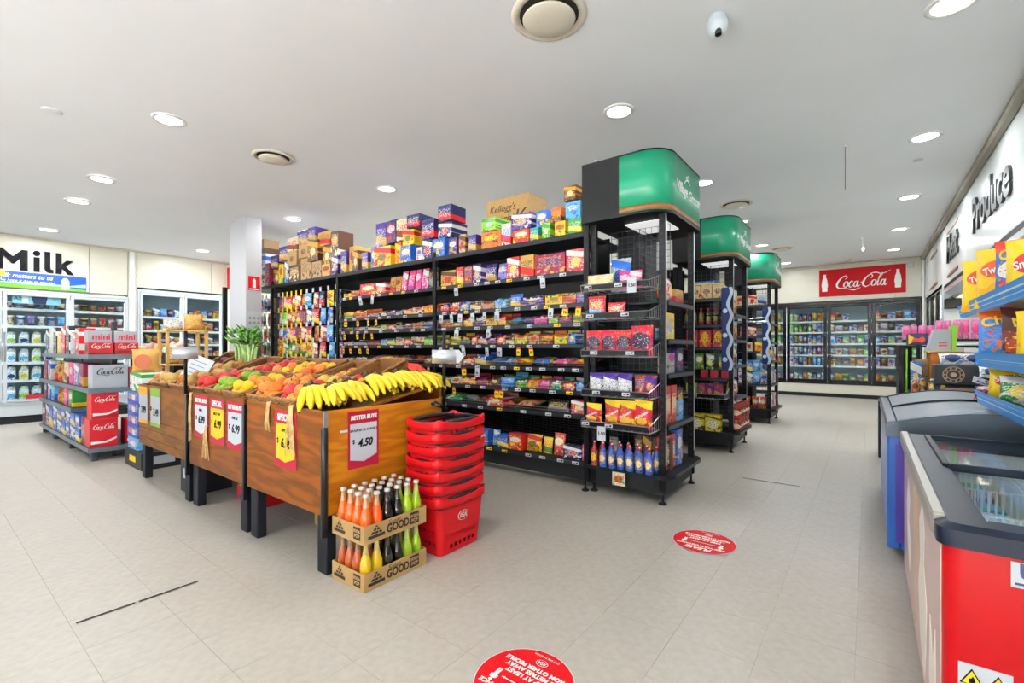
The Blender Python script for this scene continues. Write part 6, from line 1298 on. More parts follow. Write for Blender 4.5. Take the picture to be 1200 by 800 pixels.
for k in range(9):
    c = ['crimson', 'white', 'gold', 'gold', 'yellow', 'cream', 'pink', 'lilac', 'crimson'][k]
    good('bottle' if k in (2, 3, 4) else 'box', c, k, -9.2+.27*k, 1.28, .771, .2 if k not in (2, 3, 4) else .12, .14, .26, '%s drink pack, %s along the middle drinks shelf' % (cw(c), nth(k)), 'drink pack', dg)
for k in range(7):
    c = ['navy', 'blue', 'sky', 'gold', 'yellow', 'pink', 'green'][k]
    good('bottle' if k in (3, 4) else 'box', c, k, -9.22+.27*k, 1.29, .501, .21 if k not in (3, 4) else .14, .16, .2 if k > 4 else .24, '%s drink pack, %s along the short lower shelf' % (cw(c), nth(k)), 'drink pack', dg)
for k in range(9):
    for L in range(2 if k > 2 else 1): good('box', 'blue' if k > 1 else 'navy', k+L, -9.2+.26*k, 1.29, .141+.155*L, .23, .2, .15 if k > 2 else .3, 'blue water pack, %s along the base shelf, %s layer' % (nth(k), 'upper' if L else 'lower'), 'drink pack', dg)
# stack of boxes between the drinks and the pine stand
bx = 'boxes stacked beside the pine produce stand'
t = T('product_carton', 'black and yellow shipping carton at the bottom of the box stack', 'carton', (-5.93, 1.6, .002), group=bx)
MB().box(-6.17, -5.62, 1.40, 1.82, .002, .17, .004).obj('box_body', mat('black_carton', '24272C', .5), t); MB().box(-5.6195, -5.619, 1.5, 1.68, .05, .13).obj('barcode_patch', M['ticket'], t); MB().box(-6.0, -5.8, 1.398, 1.3995, .06, .12).obj('yellow_print', M['yticket'], t)
for k in range(5):
    t = T('detergent_box', 'bright blue box with orange print, %s from the bottom of the stack' % nth(k), 'product box', (-5.98, 1.53, .172+.117*k), group=bx)
    inst('box_body', BOX, (0, 0, .001), (0, 0, R.uniform(-.05, .05)), (.33, .22, .114), pk('1C5FC0', 'orange', '1440A0', 'yellow', .16, .2, .6, .2, .1) if k else pk('sky', 'white', 'blue', 'orange', .3, .2, .5), t)
    inst('barcode_patch', BOX, (.05, -.112, .03), (0, 0, 0), (.08, .004, .05), M['ticket'], t)
o = MB().box(-6.16, -5.78, 1.44, 1.70, .762, .95, .004).obj('white_carton', pk('E8EEE8', 'white', 'green', 'green', .01, .01, .5, .92, .1, ta=.7), label='white carton with green edge above the blue boxes', cat='carton', group=bx)
t = T('cookie_bag', 'tan paper bag with round pizza-like print on the white carton', 'bag', (-5.98, 1.53, .952))
inst('paper_bag', BAGS[0], (0, 0, 0), (0, 0, .95), (.25, .12, .24), mat('paper_tan', 'C9964A', .6), t); MB().lathe([(.075, 0), (.075, .004)], (0, 0, 0), 18).obj('round_print', mat('print_rust', 'A8501C', .5), t, local=True).matrix_basis = Matrix.Translation((.058, -.041, .11)) @ Matrix.Rotation(.95, 4, 'Z') @ Matrix.Rotation(PI/2, 4, 'X')
# ================================================================ BREAD RACK AND BAKERY TABLE
br_ = T('bread_rack', 'open pine bread rack behind the tangerines', 'rack', (-6.42, 2.0, 0)); PINE = mat('raw_pine', 'D9AE66', .55)
rx0, rx1, ry0, ry1, rz = -6.57, -6.3, 1.81, 2.2, 1.41
for x in (rx0, rx1):
    for y in (ry0, ry1): MB().box(x-.016, x+.016, y-.016, y+.016, 0, rz, .003).obj('post', PINE, br_)
for z in (.35, .7, 1.02, rz): MB().box(rx0-.016, rx1+.016, ry0-.016, ry1+.016, z-.018, z, .003).obj('shelf', PINE, br_)
BRD = surf('bread_crust', 'C98A3C', 'E0B868', 9, .6); PLB = pk('E2C088', 'white', 'D89A3A', 'brown', .3, .2, .5, ta=.6)
for k, (x, y, z, w, h, m_, l) in enumerate(((-6.42, 1.90, 1.411, .2, .12, pk('E6E2DC', 'white', 'tan', 'brown', .3, .3, .9), 'clear bag of chocolate buns on top of the bread rack'), (-6.40, 2.10, 1.411, .2, .19, BRD, 'bag of golden rolls on top of the bread rack'),
     (-6.42, 1.92, 1.021, .19, .17, PLB, 'bagged loaf on the rack shelf beside the milk side post'), (-6.40, 2.1, 1.021, .19, .16, BRD, 'crusty loaf on the upper rack shelf by the sign pole'), (-6.42, 1.92, .701, .18, .15, BRD, 'crusty loaf low on the bread rack'))):
    good('bag', 'tan', k, x, y, z, w, .16, h, l, 'bread', 'bread on the pine rack', PI/2, 'bread_bag', m=m_)
bt = T('bakery_table', 'black bakery table with breads behind the drinks shelving', 'table', (-7.9, 2.3, 0))
MB().box(-8.9, -6.9, 2.05, 2.62, 1.06, 1.10, .004).obj('table_top', M['shelf'], bt); MB().box(-8.9, -6.9, 2.05, 2.62, .55, .58, .004).obj('lower_shelf', M['shelf'], bt); MB().box(-8.9, -6.9, 2.58, 2.6, .1, 1.06).obj('back_panel', M['black'], bt); MB().box(-6.92, -6.9, 2.05, 2.6, .0, 1.06).obj('end_panel', M['black'], bt)
for x in (-8.85, -7.9): MB().box(x-.03, x+.03, 2.08, 2.14, 0, 1.06).obj('leg', M['black'], bt)
for k in range(9): good('bag', 'tan', k, -8.7+.2*k, 2.2+.08*(k % 2), 1.101, .2, .2, .15+.02*(k % 3), 'bread pack, %s along the black bakery table' % nth(k), 'bread', 'breads on the bakery table', R.uniform(-.3, .3), 'bread_bag', m=[PLB, BRD, pk('E0A8A0', 'white', 'red', 'tan', .3, .2, .5)][k % 3])
MB().box(-8.50, -8.44, 3.2, 3.26, 0, 2.21, .004).obj('upright_post', M['black'], label='black slotted upright post standing beside the white pier', cat='post')
# ---- pier notices
t = T('fire_sign', 'red fire extinguisher sign on the white pier', 'sign', (-7.268, 3.16, 2.06))
MB().box(-7.268, -7.264, 3.085, 3.25, 2.06, 2.27).obj('sign_plate', M['signred'], t); MB().prism([(3.145, 2.10), (3.19, 2.10), (3.19, 2.21), (3.175, 2.235), (3.16, 2.235), (3.145, 2.21)], -7.264, -7.262, 'YZ').obj('extinguisher_symbol', M['signwhite'], t); MB().box(-7.264, -7.262, 3.095, 3.24, 2.07, 2.088).obj('caption_bar', M['signwhite'], t)
t = T('notice_sheet', 'white notice with grey circles on the pier above the red flower', 'notice', (-7.268, 3.16, 1.45)); MB().box(-7.268, -7.266, 3.07, 3.27, 1.40, 1.75).obj('sheet', M['ticket'], t)
for r_ in range(2):
    for c in range(3): MB().lathe([(.022, 0), (.022, .002)], (-7.266, 3.11+.06*c, 1.58+.07*r_), 12, 'X').obj('grey_circle', mat('notice_grey', '9AA0A0', .6), t)
MB().box(-7.266, -7.264, 3.08, 3.26, 1.47, 1.50).obj('caption_bar', mat('notice_green', '5A8A78', .6), t)
t = T('flower_poster', 'dark red round flower poster on the white pier', 'poster', (-7.268, 3.16, 1.0)); MB().box(-7.268, -7.266, 3.07, 3.27, 1.0, 1.40).obj('sheet', mat('poster_green', '4E5A48', .6), t); MB().lathe([(.085, 0), (.085, .002), (.05, .004)], (-7.266, 3.17, 1.27), 20, 'X').obj('red_flower', mat('flower_red', 'B0121C', .5), t)
t = MB().box(XL, XL+.34, 4.15, 4.17, 2.45, 2.9).obj('blade_sign', M['signred'], label='edge of a red sign projecting from the milk wall by the pier', cat='sign')
# ================================================================ WALL LETTERING, RIGHT SIDE
t = T('produce_lettering', 'dark grey raised letters spelling Produce on the white fascia', 'lettering', (XR, 6.8, 2.6)); LG = mat('letter_grey', '3A3C3A', .45)
text('Produce', .56, LG, t, (XR-.012, 6.83, 2.74), (0, -1, 0), (0, 0, 1), ext=.012, off=.012, sx=1.0)
t = T('meat_lettering', 'dark grey raised letters spelling Meat on the white fascia', 'lettering', (XR, 9.5, 2.6))
text('Meat', .56, LG, t, (XR-.012, 9.5, 2.72), (0, -1, 0), (0, 0, 1), ext=.012, off=.012, sx=1.0)
# ---- red ice cream freezer
FX0, FX1, FY0, FY1, FZ = .15, .985, 1.6, 3.18, .705
fz = T('ice_cream_freezer', 'red chest freezer with sliding glass lids and a pink printed side', 'freezer', (.56, 2.4, 0))
CRN = .035
pr = [(FX0, FY1), (FX0, FY0+CRN)]+[(FX0+CRN-CRN*math.cos(a), FY0+CRN-CRN*math.sin(a)) for a in [PI/2*k/14 for k in range(1, 15)]]+[(FX1, FY0), (FX1, FY1)]
def ringwall(mb, outer, th, z0, z1):
    cx, cy = (FX0+FX1)/2, (FY0+FY1)/2
    inner = [(min(max(x, FX0+th), FX1-th), min(max(y, FY0+th), FY1-th)) for x, y in outer]
    n = len(outer); V = [(x, y, z0) for x, y in outer]+[(x, y, z1) for x, y in outer]+[(x, y, z1) for x, y in inner]+[(x, y, z0) for x, y in inner]
    mb.add(V, [(a*n+i, a*n+(i+1) % n, ((a+1) % 4)*n+(i+1) % n, ((a+1) % 4)*n+i) for a in range(4) for i in range(n)]); return mb
ringwall(MB(), pr, .06, .06, FZ).obj('cabinet', M['fred'], fz)
MB().box(FX0+.06, FX1-.06, FY0+.06, FY1-.06, .40, .42).obj('liner_floor', M['white'], fz)
ringwall(MB(), [(x*.999+.0006, y) for x, y in pr], .065, .42, FZ-.002)
lin = MB(); q = .063
for a in ((FX0+q, FX0+q+.004, FY0+q, FY1-q), (FX1-q-.004, FX1-q, FY0+q, FY1-q), (FX0+q, FX1-q, FY0+q, FY0+q+.004), (FX0+q, FX1-q, FY1-q-.004, FY1-q)): lin.box(*a, .42, FZ-.005)
lin.obj('liner', M['white'], fz)
sp = MB().box(FX0-.003, FX0, FY0+.036, FY1-.01, .08, FZ-.005).obj('side_print', surf('freezer_print', 'D9B8AE', 'C9A59A', 2.2, .3, coat=.3), fz)
def sprint(nm, pts, m): MB().prism(pts, FX0-.0045, FX0-.003, 'YZ').obj(nm, m, sp)
sprint('cream_swirl_print', [(2.05, .10), (2.2, .18), (2.28, .34), (2.2, .46), (2.24, .58), (2.14, .66), (2.04, .58), (2.08, .48), (1.98, .38), (2.0, .22)], mat('print_cream', 'EDE3DA', .35)); sprint('cone_print', [(2.42, .12), (2.54, .62), (2.40, .68), (2.32, .60)], mat('print_cone', 'CDA878', .35)); sprint('swirl_print', [(2.75, .2), (2.88, .3), (2.94, .46), (2.84, .6), (2.74, .52), (2.80, .42), (2.70, .34)], mat('print_cream', 'EDE3DA', .35)); sprint('drip_print', [(1.78, .08), (1.9, .2), (1.88, .4), (1.8, .3), (1.74, .42), (1.72, .2)], mat('print_cream', 'EDE3DA', .35))
rim = MB(); po_ = [(x-(.012 if x < .5 else 0), y-(.012 if y < 2 else 0)) for x, y in pr]
def rimring(z0, z1, th):
    inner = [(min(max(x, FX0+th), FX1-th), min(max(y, FY0+th), FY1-th)) for x, y in pr]; n = len(pr)
    V = [(x, y, z0) for x, y in po_]+[(x, y, z1-.012) for x, y in po_]+[((x*3+a)/4, (y*3+b)/4, z1) for (x, y), (a, b) in zip(po_, inner)]+[(x, y, z1) for x, y in inner]+[(x, y, z0) for x, y in inner]
    rim.add(V, [(a*n+i, a*n+(i+1) % n, ((a+1) % 5)*n+(i+1) % n, ((a+1) % 5)*n+i) for a in range(5) for i in range(n)])
rimring(FZ, FZ+.055, .075); rim.obj('rim', M['frim'], fz)
MB().box(FX0-.02, FX0+.014, FY0+.06, FY1, FZ+.005, FZ+.062, .006).obj('side_trim', mat('champagne_trim', '9C978F', .4, .4), fz)
for a, b, z in ((FY0+.075, 2.43, FZ+.042), (2.37, FY1-.075, FZ+.055)):
    l = MB().box(FX0+.07, FX0+.092, a, b, z-.012, z+.01, .003).box(FX1-.092, FX1-.07, a, b, z-.012, z+.01, .003).box(FX0+.092, FX1-.092, a, a+.022, z-.012, z+.01, .003).box(FX0+.092, FX1-.092, b-.022, b, z-.012, z+.01, .003).obj('sliding_lid', M['frim'], fz)
    MB().box(FX0+.092, FX1-.092, a+.022, b-.022, z-.003, z+.003).obj('pane', M['lidglass'], l)
MB().box(FX1-.09, FX1-.075, FY0+.1, FY1-.1, FZ-.05, FZ-.03).obj('led_fill_strip', mat('freezer_fill_glow', 'FFFFFF', .5, emit='F2F8FF', es=34), fz); MB().box(FX0+.09, FX1-.09, FY0+.068, FY0+.08, FZ-.05, FZ-.03).obj('led_fill_strip', MATS['freezer_fill_glow'], fz)  # glowing strips added to brighten the freezer inside
bi = 0
for i in range(3):
    for j in range(4):
        x0 = FX0+.085+.225*i; y0 = FY0+.09+.345*j; m_ = MB()
        for k in range(12): 
            for yy in (y0, y0+.33): m_.bar((x0+.018*k, yy, .50), (x0+.018*k, yy, .685), .0022)
        for k in range(17):
            for xx in (x0, x0+.205): m_.bar((xx, y0+.02*k, .50), (xx, y0+.02*k, .685), .0022)
        for zz in (.50, .685): m_.tube([(x0, y0, zz), (x0+.205, y0, zz), (x0+.205, y0+.33, zz), (x0, y0+.33, zz)], .003, 4, True)
        m_.obj('wire_basket', mat('white_wire', 'ECEFEF', .4), fz)
        for q in range(2):
            c = ['green', 'sky', 'white', 'red', 'blue', 'lime', 'tan', 'teal'][(i*3+j+q*5) % 8]
            good('box', c, bi, x0+.1, y0+.09+.15*q, .43, .17, .12, .14, '%s ice cream box, %s in freezer basket row %s, column %s' % (cw(c), 'front' if q == 0 else 'rear', nth(j), nth(i)), 'ice cream box', 'ice creams in the red freezer'); bi += 1
t = T('freezer_badge', 'silver white badge with a blue letter U on the red freezer end', 'badge', (.31, FY0-.001, .64))
MB().box(.268, .365, FY0-.003, FY0-.0005, .635, .695).obj('badge_plate', M['ticket'], t); text('U', .045, mat('badge_navy', '1C2A5C', .4), t, (.300, FY0-.0045, .673), (1, 0, 0), (0, 0, 1), off=.004); MB().box(.275, .345, FY0-.0042, FY0-.003, .642, .647).obj('small_print', mat('badge_navy', '1C2A5C', .4), t)
t = T('warning_label', 'white label with two yellow warning triangles low on the red freezer', 'label', (.224, FY0-.001, .345))
MB().box(.177, .272, FY0-.003, FY0-.0005, .345, .422).obj('label_sheet', M['ticket'], t)
for k, x in enumerate((.2015, .2475)):
    MB().prism([(x-.022, .372), (x+.022, .372), (x, .412)], FY0-.0042, FY0-.003, 'XZ').obj('triangle_border', M['ink'], t); MB().prism([(x-.0175, .375), (x+.0175, .375), (x, .407)], FY0-.0052, FY0-.0042, 'XZ').obj('triangle_field', M['yticket'], t)
    MB().prism([(x-.005, .378), (x+.005, .378), (x+.006, .386), (x+.0015, .395), (x-.001, .389), (x-.006, .387)] if k == 0 else [(x-.006, .378), (x-.001, .383), (x-.003, .394), (x+.002, .388), (x+.007, .378)], FY0-.0060, FY0-.0052, 'XZ').obj('hazard_symbol', M['ink'], t)
# ---- blue freezer with arched lid
bf = T('arched_freezer', 'blue chest freezer with an arched glass lid', 'freezer', (.54, 4.3, 0))
BX0, BX1, BY0, BY1 = .085, .985, 3.42, 5.2
b_m = MB(); b_m.box(BX0, BX0+.06, BY0, BY1, .06, .71, .01).box(BX1-.06, BX1, BY0, BY1, .06, .71).box(BX0+.06, BX1-.06, BY0, BY0+.06, .06, .71, .01).box(BX0+.06, BX1-.06, BY1-.06, BY1, .06, .71).box(BX0+.06, BX1-.06, BY0+.06, BY1-.06, .3, .33); b_m.obj('cabinet', M['bluep'], bf)
MB().box(BX0+.035, BX1-.005, BY0-.003, BY0, .1, .66).obj('end_print', mat('print_violet', '4A3A9A', .3), bf); MB().box(BX0+.065, BX1-.065, BY0+.065, BY1-.065, .612, .62).obj('frost_cover', M['white'], bf)
def archz(x, b=.775, h=.085): s = (x-BX0)/(BX1-BX0); return b+h*math.sin(PI*min(max(s, 0), 1))
xs_ = [BX0-.008+(BX1-BX0+.016)*k/16 for k in range(17)]
for y, nm in ((BY0-.012, 'end_rim'), (BY1-.03, 'end_rim')): MB().prism([(x, .70) for x in xs_]+[(x, archz(x)) for x in reversed(xs_)], y, y+.042, 'XZ').obj(nm, mat('rim_grey', '4C5864', .3, .3), bf)
for y in (BY0+.03, (BY0+BY1)/2): pass
MB().box(BX0-.008, BX0+.05, BY0+.03, BY1-.03, .70, .775, .008).box(BX1-.05, BX1+.008, BY0+.03, BY1-.03, .70, .775, .008).obj('side_rim', mat('rim_grey', '4C5864', .3, .3), bf)
for a, b, dz in ((BY0+.03, 4.34, -.012), (4.28, BY1-.03, -.004)):
    xx = [BX0+.05+(BX1-BX0-.1)*k/16 for k in range(17)]; V = []
    for x in xx: V += [(x, a, archz(x)+dz), (x, b, archz(x)+dz), (x, a, archz(x)+dz-.004), (x, b, archz(x)+dz-.004)]
    F = []
    for k in range(16): p = 4*k; F += [(p, p+4, p+5, p+1), (p+2, p+3, p+7, p+6)]
    l = MB().add(V, F, True).obj('lid_glass', frosted('arched_lid_plastic', 'D6DEE6', .62, .22), bf)
    for yy in (a, b-.025): MB().prism([(x, archz(x)+dz-.006) for x in xx]+[(x, archz(x)+dz+.006) for x in reversed(xx)], yy, yy+.025, 'XZ').obj('lid_bar', M['frim'], l)
for k in range(8): good('box', ['white', 'sky', 'blue', 'cream'][k % 4], k, .28+.45*(k % 2), 3.7+.36*(k//2), .332, .35, .28, .28, '%s frozen food carton, %s inside the blue freezer' % (['white', 'pale blue', 'blue', 'cream'][k % 4], nth(k)), 'frozen carton', 'frozen cartons in the blue freezer')
t = T('wine_carton', 'black bottle carton with pale labels standing past the blue freezer', 'carton', (.14, 6.6, 0))
MB().box(.085, .35, 6.5, 6.85, .002, .62, .004).obj('box_body', mat('black_carton', '24272C', .5), t)
for z in (.12, .32, .5): MB().box(.12, .17, 6.4985, 6.4997, z, z+.07).obj('label_patch', M['ticket'], t)
# ---- chip rack on the wall above the freezers
cr = T('chip_rack', 'wall-hung chip rack with blue printed tray fronts above the freezers', 'rack', (.8, 3.1, .85))
for y in (2.1, 3.0, 3.9): MB().box(.95, .985, y-.02, y+.02, .85, 1.9, .003).obj('wall_upright', M['alu'], cr)
BLP = pk('3A8ED8', 'sky', '9CCBEE', 'DCEAF4', .01, .3, .5, ta=.6, tx=8, tz=4, bu=0)
for z, y1 in ((1.425, 4.55), (1.105, 3.9), (.885, 3.9)):
    s = MB().box(.52, .95, 2.0, y1, z-.008, z, .002).obj('tray', M['alu'], cr)
    MB().prism([(.50, z+.07), (.504, z+.07), (.522, z-.012), (.518, z-.012)], 2.0, y1, 'XZ').obj('printed_front', BLP, s)
    MB().box(.52, .95, y1-.004, y1, z, z+.07).obj('tray_end', BLP, s)
def chip(x, y, z, w, h, m_, txt, tc, label, rz, tilt=-.1, d=.12, size=.3, zt=.6):
    o = inst('chip_bag', BAGS[int(y*10) % 3], (x, y, z), (tilt, 0, rz), (w, d, h), m_, None, label, 'chip bag', 'chip bags on the wall rack')
    if txt:
        l_ = text(txt, size, tc, o, (0, 0, 0), (1, 0, 0), (0, 0, 1), off=.006); l_.matrix_basis = Matrix(((.95, -.2, 0, 0), (0, 0, -1, -.56), (.25, .95, 0, zt), (0, 0, 0, 1)))
    return o
TW = pk('F2C41A', 'D8501C', 'F0A818', 'D8501C', .36, .15, .62, ta=2); CH = pk('2A8AE0', 'sky', 'orange', 'orange', .01, .01, .5, .9, .14, ta=.58); CHP = pk('2060B0', 'white', 'D8301C', 'orange', .42, .16, .52, .9, .16, ta=.62); SM = pk('F2CB12', 'C8202C', 'F0A818', 'C8202C', .3, .18, .55, ta=2); BR = pk('7A2A1E', 'A8402A', '4A1A14', 'yellow', .4, .2, .3, .7, .2, ta=.6)
A = PI/2+PI  # facing -X
rz_ = -PI/2
C0 = -.38
chip(.575, 4.10, 1.432, .22, .33, TW, 'Twisties', M['signwhite'], 'yellow puffed snack bag with orange oval nearest the wall lettering', C0+.1, size=.17, zt=.62)
chip(.60, 3.80, 1.432, .23, .35, TW, 'Twisties', M['signwhite'], 'yellow puffed snack bag with orange oval, second on the high tray', C0, size=.17, zt=.62)
chip(.66, 3.62, 1.432, .25, .36, CHP, 'Cheetos', M['yticket'], 'blue and orange puffs bag on the high chip tray', C0, size=.22, zt=.8)
chip(.60, 3.14, 1.432, .20, .28, SM, "Smith's", M['signwhite'], 'yellow chip bag with red ribbon on the high tray', C0, size=.2, zt=.55)
chip(.66, 3.80, 1.112, .34, .31, CH, 'Cheetos', M['yticket'], 'large blue cheese snack bag on the middle chip tray', C0, size=.24, zt=.82)
chip(.68, 3.45, 1.112, .30, .31, BR, 'Nobby', M['yticket'], 'brown and yellow snack bag beside the blue cheese snack bag', C0, size=.22, zt=.75)
chip(.62, 3.05, 1.112, .20, .26, SM, "Smith's", M['signwhite'], 'yellow bag with red band at the picture edge, middle tray', C0, size=.2)
chip(.63, 3.72, .895, .22, .20, SM, "Smith's", M['signwhite'], 'crumpled yellow chip bag with red band on the lowest tray', C0, -.35, .16, .2)
chip(.62, 3.42, .895, .2, .17, pv('green', 1), '', None, 'green chip bag on the lowest tray at the picture edge', C0, -.3)
chip(.56, 3.86, .895, .14, .09, pv('navy', 0), '', None, 'navy bag slumped at the far end of the lowest tray', C0, -.5)
chip(.64, 4.46, 1.432, .2, .06, pv('lime', 0), '', None, 'green and white packet lying at the far end of high tray', C0, -.4)
# ---- counter of loose stock behind the blue freezer
ct = T('stock_table', 'low table of stock between the blue freezer and the back coolers', 'table', (.65, 6.0, 0))
MB().box(.28, .98, 5.4, 6.9, .74, .77, .004).obj('table_top', M['shelf'], ct)
for x in (.32, .94):
    for y in (5.44, 6.86): MB().box(x-.025, x+.025, y-.025, y+.025, 0, .74).obj('leg', M['black'], ct)
MB().box(.235, .275, 5.9, 6.5, .3, 1.23, .004).obj('display_divider', M['black'], label='tall narrow black panel at the table end', cat='panel')
MB().box(.285, .30, 5.92, 6.48, .775, 1.19, .003).obj('green_card', mat('lime_card', '8CC82C', .5), label='lime green display card beside the black panel', cat='card')
sg = 'loose stock on the table'
t = T('black_snack_carton', 'black snack carton with a round cream stamp on the stock table', 'carton', (.68, 5.6, .772), group=sg)
MB().box(.46, .92, 5.45, 5.75, .885, 1.06, .006).obj('box_body', mat('black_carton', '24272C', .5), t); STM = mat('stamp_cream', 'B89878', .6)
for r0, r1 in ((.070, .064), (.045, .040), (.02, .001)): MB().lathe([(r0, 0), (r0, .002), (r1, .002), (r1, 0)], (.575, 5.447, .975), 22, 'Y', caps=False).obj('round_stamp', STM, t)
for k in range(10): a = 2*PI*k/10; MB().box(.575+.055*math.cos(a)-.006, .575+.055*math.cos(a)+.006, 5.446, 5.449, .975+.055*math.sin(a)-.006, .975+.055*math.sin(a)+.006).obj('stamp_letter', STM, t)
t = T('black_snack_carton', 'lower black carton with a cream framed label under the stamped one', 'carton', (.68, 5.6, .772), group=sg); MB().box(.42, .92, 5.46, 5.78, .772, .882, .005).obj('box_body', mat('black_carton', '24272C', .5), t)
for a, b in ((.52, .70), (.72, .80)): MB().box(a, b, 5.457, 5.46, .80, .86).obj('framed_label', STM, t)
MB().box(.46, .95, 5.85, 6.25, .90, 1.16, .006).obj('wooden_box', wood('orange_ply', 'B9691E', '9A4E10', 'C97E2C', axis='X', seedv=3.3), label='orange brown wooden box behind the black cartons', cat='box')
MB().box(.44, .97, 5.83, 6.27, 1.161, 1.175, .003).obj('box_lid', wood('pale_ply', 'D8A85A', 'C08A3C', 'E0B870', axis='X', seedv=5.3), label='pale board lying on the wooden box', cat='board')
t = T('energy_drink_carton', 'navy and yellow energy drink carton with red shapes beside pink cups', 'carton', (.5, 6.5, 1.176)); MB().box(.325, .48, 6.4, 6.62, 1.235, 1.355, .004).obj('box_body', mat('carton_navy', '1B1F5A', .4), t)
MB().prism([(.33, 1.24), (.33, 1.35), (.375, 1.31), (.38, 1.27)], 6.397, 6.4, 'XZ').obj('yellow_print', M['yticket'], t); MB().prism([(.35, 1.265), (.375, 1.31), (.41, 1.30), (.445, 1.325), (.465, 1.285), (.44, 1.255), (.39, 1.275)], 6.394, 6.3965, 'XZ').obj('red_print', mat('print_scarlet', 'D8301C', .4), t)
MB().box(.30, .95, 6.62, 6.88, 1.275, 1.295, .003).obj('rear_board', M['shelf'], ct); MB().box(.30, .95, 6.38, 6.88, 1.21, 1.23, .003).obj('rear_board', M['shelf'], ct); MB().box(.32, .36, 6.4, 6.86, .77, 1.21).obj('riser', M['black'], ct); MB().box(.90, .94, 6.4, 6.86, .77, 1.21).obj('riser', M['black'], ct)
for k in range(9): good('can', 'pink', 0, .325+.068*k, 6.70+.04*(k % 2), 1.296, .062, .062, .15 if k < 4 else .2, 'pink drink can, %s from the black divider on the raised board' % nth(k), 'drink can', 'pink cans', m=pk('E07AB0', 'pink', 'F0B0D0', 'C84888', .4, .2, .5))
t = T('display_carton', 'open silver and lime display carton of pink cans on the wooden box', 'carton', (.68, 6.0, 1.176)); MB().prism([(.44, 1.176), (.61, 1.176), (.61, 1.38), (.49, 1.38)], 5.9, 6.12, 'XZ').obj('box_body', mat('silver_card', 'AEB4BE', .4), t); MB().prism([(.612, 1.176), (.635, 1.176), (.655, 1.41), (.612, 1.41)], 5.88, 6.14, 'XZ').obj('lime_edge', mat('lime_card', '8CC82C', .5), t)
for k in range(2): MB().box(.52, .58, 5.897, 5.9, 1.22+.03*k, 1.232+.03*k).obj('red_print', mat('print_scarlet', 'D8301C', .4), t)
for k in range(8):
    o = good('bottle', ['gold', 'black', 'gold', 'brown', 'white', 'gold', 'black', 'silver'][k], k, .33+.018*(k % 2)+.03*k, 5.48+.05*(k % 3), .771, .055, .055, .16, 'small sauce bottle, %s from the black panel' % nth(k), 'bottle', 'small bottles on the stock table')
good('box', 'kraft', 0, .42, 6.1, .771, .12, .12, .32, 'tall brown box beside the lime card', 'carton', sg); good('box', 'blue', 1, .36, 5.95, .771, .08, .1, .3, 'blue packet beside the tall brown box', 'packet', sg)
for k, (x, y, z) in enumerate(((.58, 5.56, 1.062), (.72, 5.58, 1.062), (.84, 5.55, 1.062), (.80, 5.35, .96))): good('bag', 'white', k, x, y, z, .17, .09, .11, 'white and navy chip bag, %s on the black carton' % nth(k), 'chip bag', sg, R.uniform(-.3, .3), m=pk('white', 'navy', 'sky', 'navy', .3, .3, .4, ta=.5), tilt=-.6)
MB().prism([(.66, .93), (.92, .83), (.93, .87), (.67, .98)], 5.22, 5.226, 'XZ').obj('printed_strip', pk('E6E8EE', 'navy', 'lilac', 'navy', .01, .01, .5, ta=.5), label='tilted white printed strip in front of the black cartons', cat='strip')
good('bag', 'brown', 1, .90, 5.3, .83, .16, .1, .13, 'dark brown snack bag at the end of the black cartons', 'chip bag', sg)
good('bag', 'sky', 1, .74, 4.9, 1.20, .16, .08, .09, 'bright blue chip bag beyond the middle tray', 'chip bag', sg, .5); MB().box(.6, .95, 4.75, 5.1, 1.17, 1.2, .003).obj('side_shelf', M['white'], label='small white shelf beyond the chip rack', cat='shelf'); MB().box(.94, .985, 4.9, 4.94, .9, 1.17).obj('shelf_bracket', M['alu'], label='metal bracket under the small white shelf', cat='bracket')
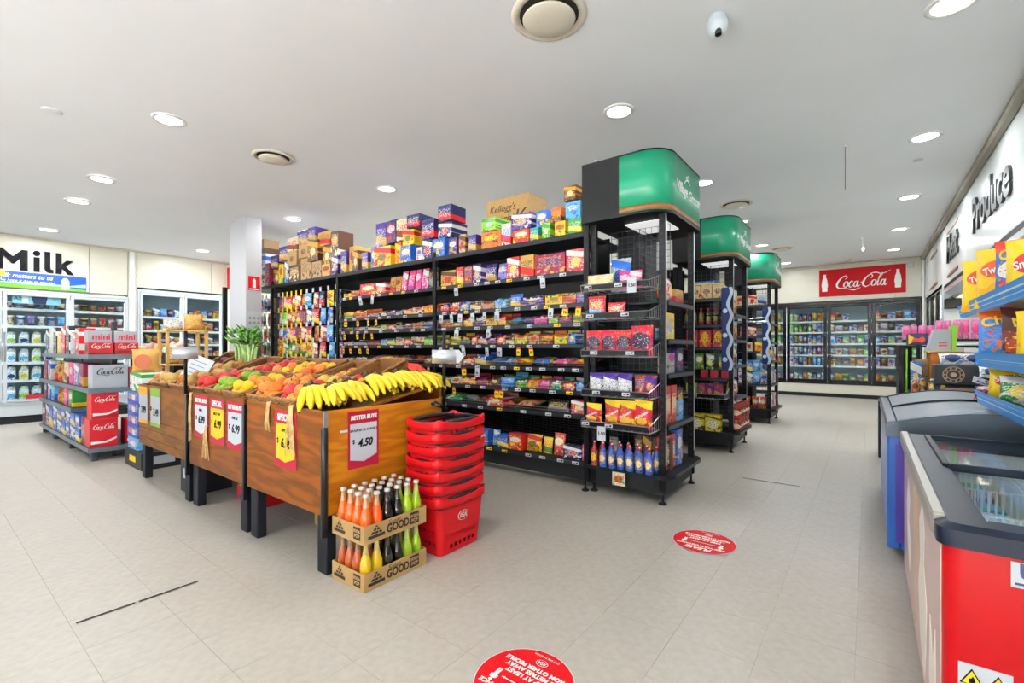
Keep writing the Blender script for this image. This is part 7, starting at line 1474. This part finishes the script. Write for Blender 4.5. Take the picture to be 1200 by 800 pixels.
# ================================================================ FLOOR GRAPHICS
def decal(x, y, r, label):
    t = T('floor_decal', label, 'floor sticker', (x, y, .0032), PI, group='round red distancing stickers')
    L = lambda mb, nm, m: mb.obj(nm, m, t, local=True)
    L(MB().lathe([(r*.99, 0), (r, .0005)], n=48), 'disc', M['signwhite']); L(MB().lathe([(r*.985, .0005), (r*.985, .0008)], n=48), 'red_field', M['signred'])
    def tx(s, size, yy, **k):
        o = text(s, size*r, M['signwhite'], None, (0, 0, 0), (1, 0, 0), (0, 1, 0), ext=.0002, **k); o.parent = t; o.location = (0, yy*r, .0012)
    tx('PLEASE', .27, .66, shear=.2, off=.002, sx=.95); tx('KEEP YOUR DISTANCE', .15, .44, off=.001, sx=1.0)
    tx('KEEP AT LEAST', .15, -.10, off=.0012); tx('1.5 METRES AWAY', .15, -.26, off=.0012); tx('FROM OTHER PEOPLE', .15, -.42, off=.0012); tx('STAY SAFE TOGETHER', .06, -.84)
    for s in (-1, 1):
        m = MB(); cx = s*.58*r; cy = .18*r; q = .2*r
        P = [(-.25, -1), (-.05, -1), (0, -.2), (.05, -1), (.25, -1), (.22, 0), (.45, .1), (.4, .5), (.15, .62), (-.15, .62), (-.4, .5), (-.45, .1), (-.22, 0)]
        m.prism([(cx+a*q, cy+b*q) for a, b in P], .0009, .0012, 'XY'); m.lathe([(.2*q, .0009), (.2*q, .0012)], (cx, cy+.85*q, 0), 12); L(m, 'figure_print', M['signwhite'])
    m = MB(); m.box(-.36*r, .36*r, .145*r, .165*r, .0009, .0012); m.prism([(-.44*r, .155*r), (-.36*r, .125*r), (-.36*r, .185*r)], .0009, .0012, 'XY'); m.prism([(.44*r, .155*r), (.36*r, .185*r), (.36*r, .125*r)], .0009, .0012, 'XY'); L(m, 'arrow_print', M['signwhite'])
    e = iga(t, (0, -.64*r, .0009), (1, 0, 0), (0, 1, 0), .095*r); e.scale = e.scale*1.0
    e.matrix_basis = e.matrix_basis @ Matrix.Diagonal((1, 1, .2, 1))
decal(-.984, 1.355, .182, 'round red distancing sticker at the picture bottom edge')
decal(-.81, 3.013, .182, 'round red distancing sticker in front of the first end display')
TP = mat('floor_tape_black', '2A2927', .7)
MB().box(-2.75, -2.737, .455, .66, .0029, .0036).obj('floor_tape', TP, label='near half of the black tape line by the banana stand', cat='tape', group='black floor tape marks'); MB().box(-2.747, -2.734, .675, .92, .0029, .0036).obj('floor_tape', TP, label='far half of the black tape line by the banana stand', cat='tape', group='black floor tape marks')
MB().box(-.93, -.475, 4.716, 4.728, .0029, .0036).obj('floor_tape', TP, label='thin black tape line across the aisle by the first display', cat='tape', group='black floor tape marks')
for o in list(bpy.data.objects):
    if '_w' in o: del o['_w']
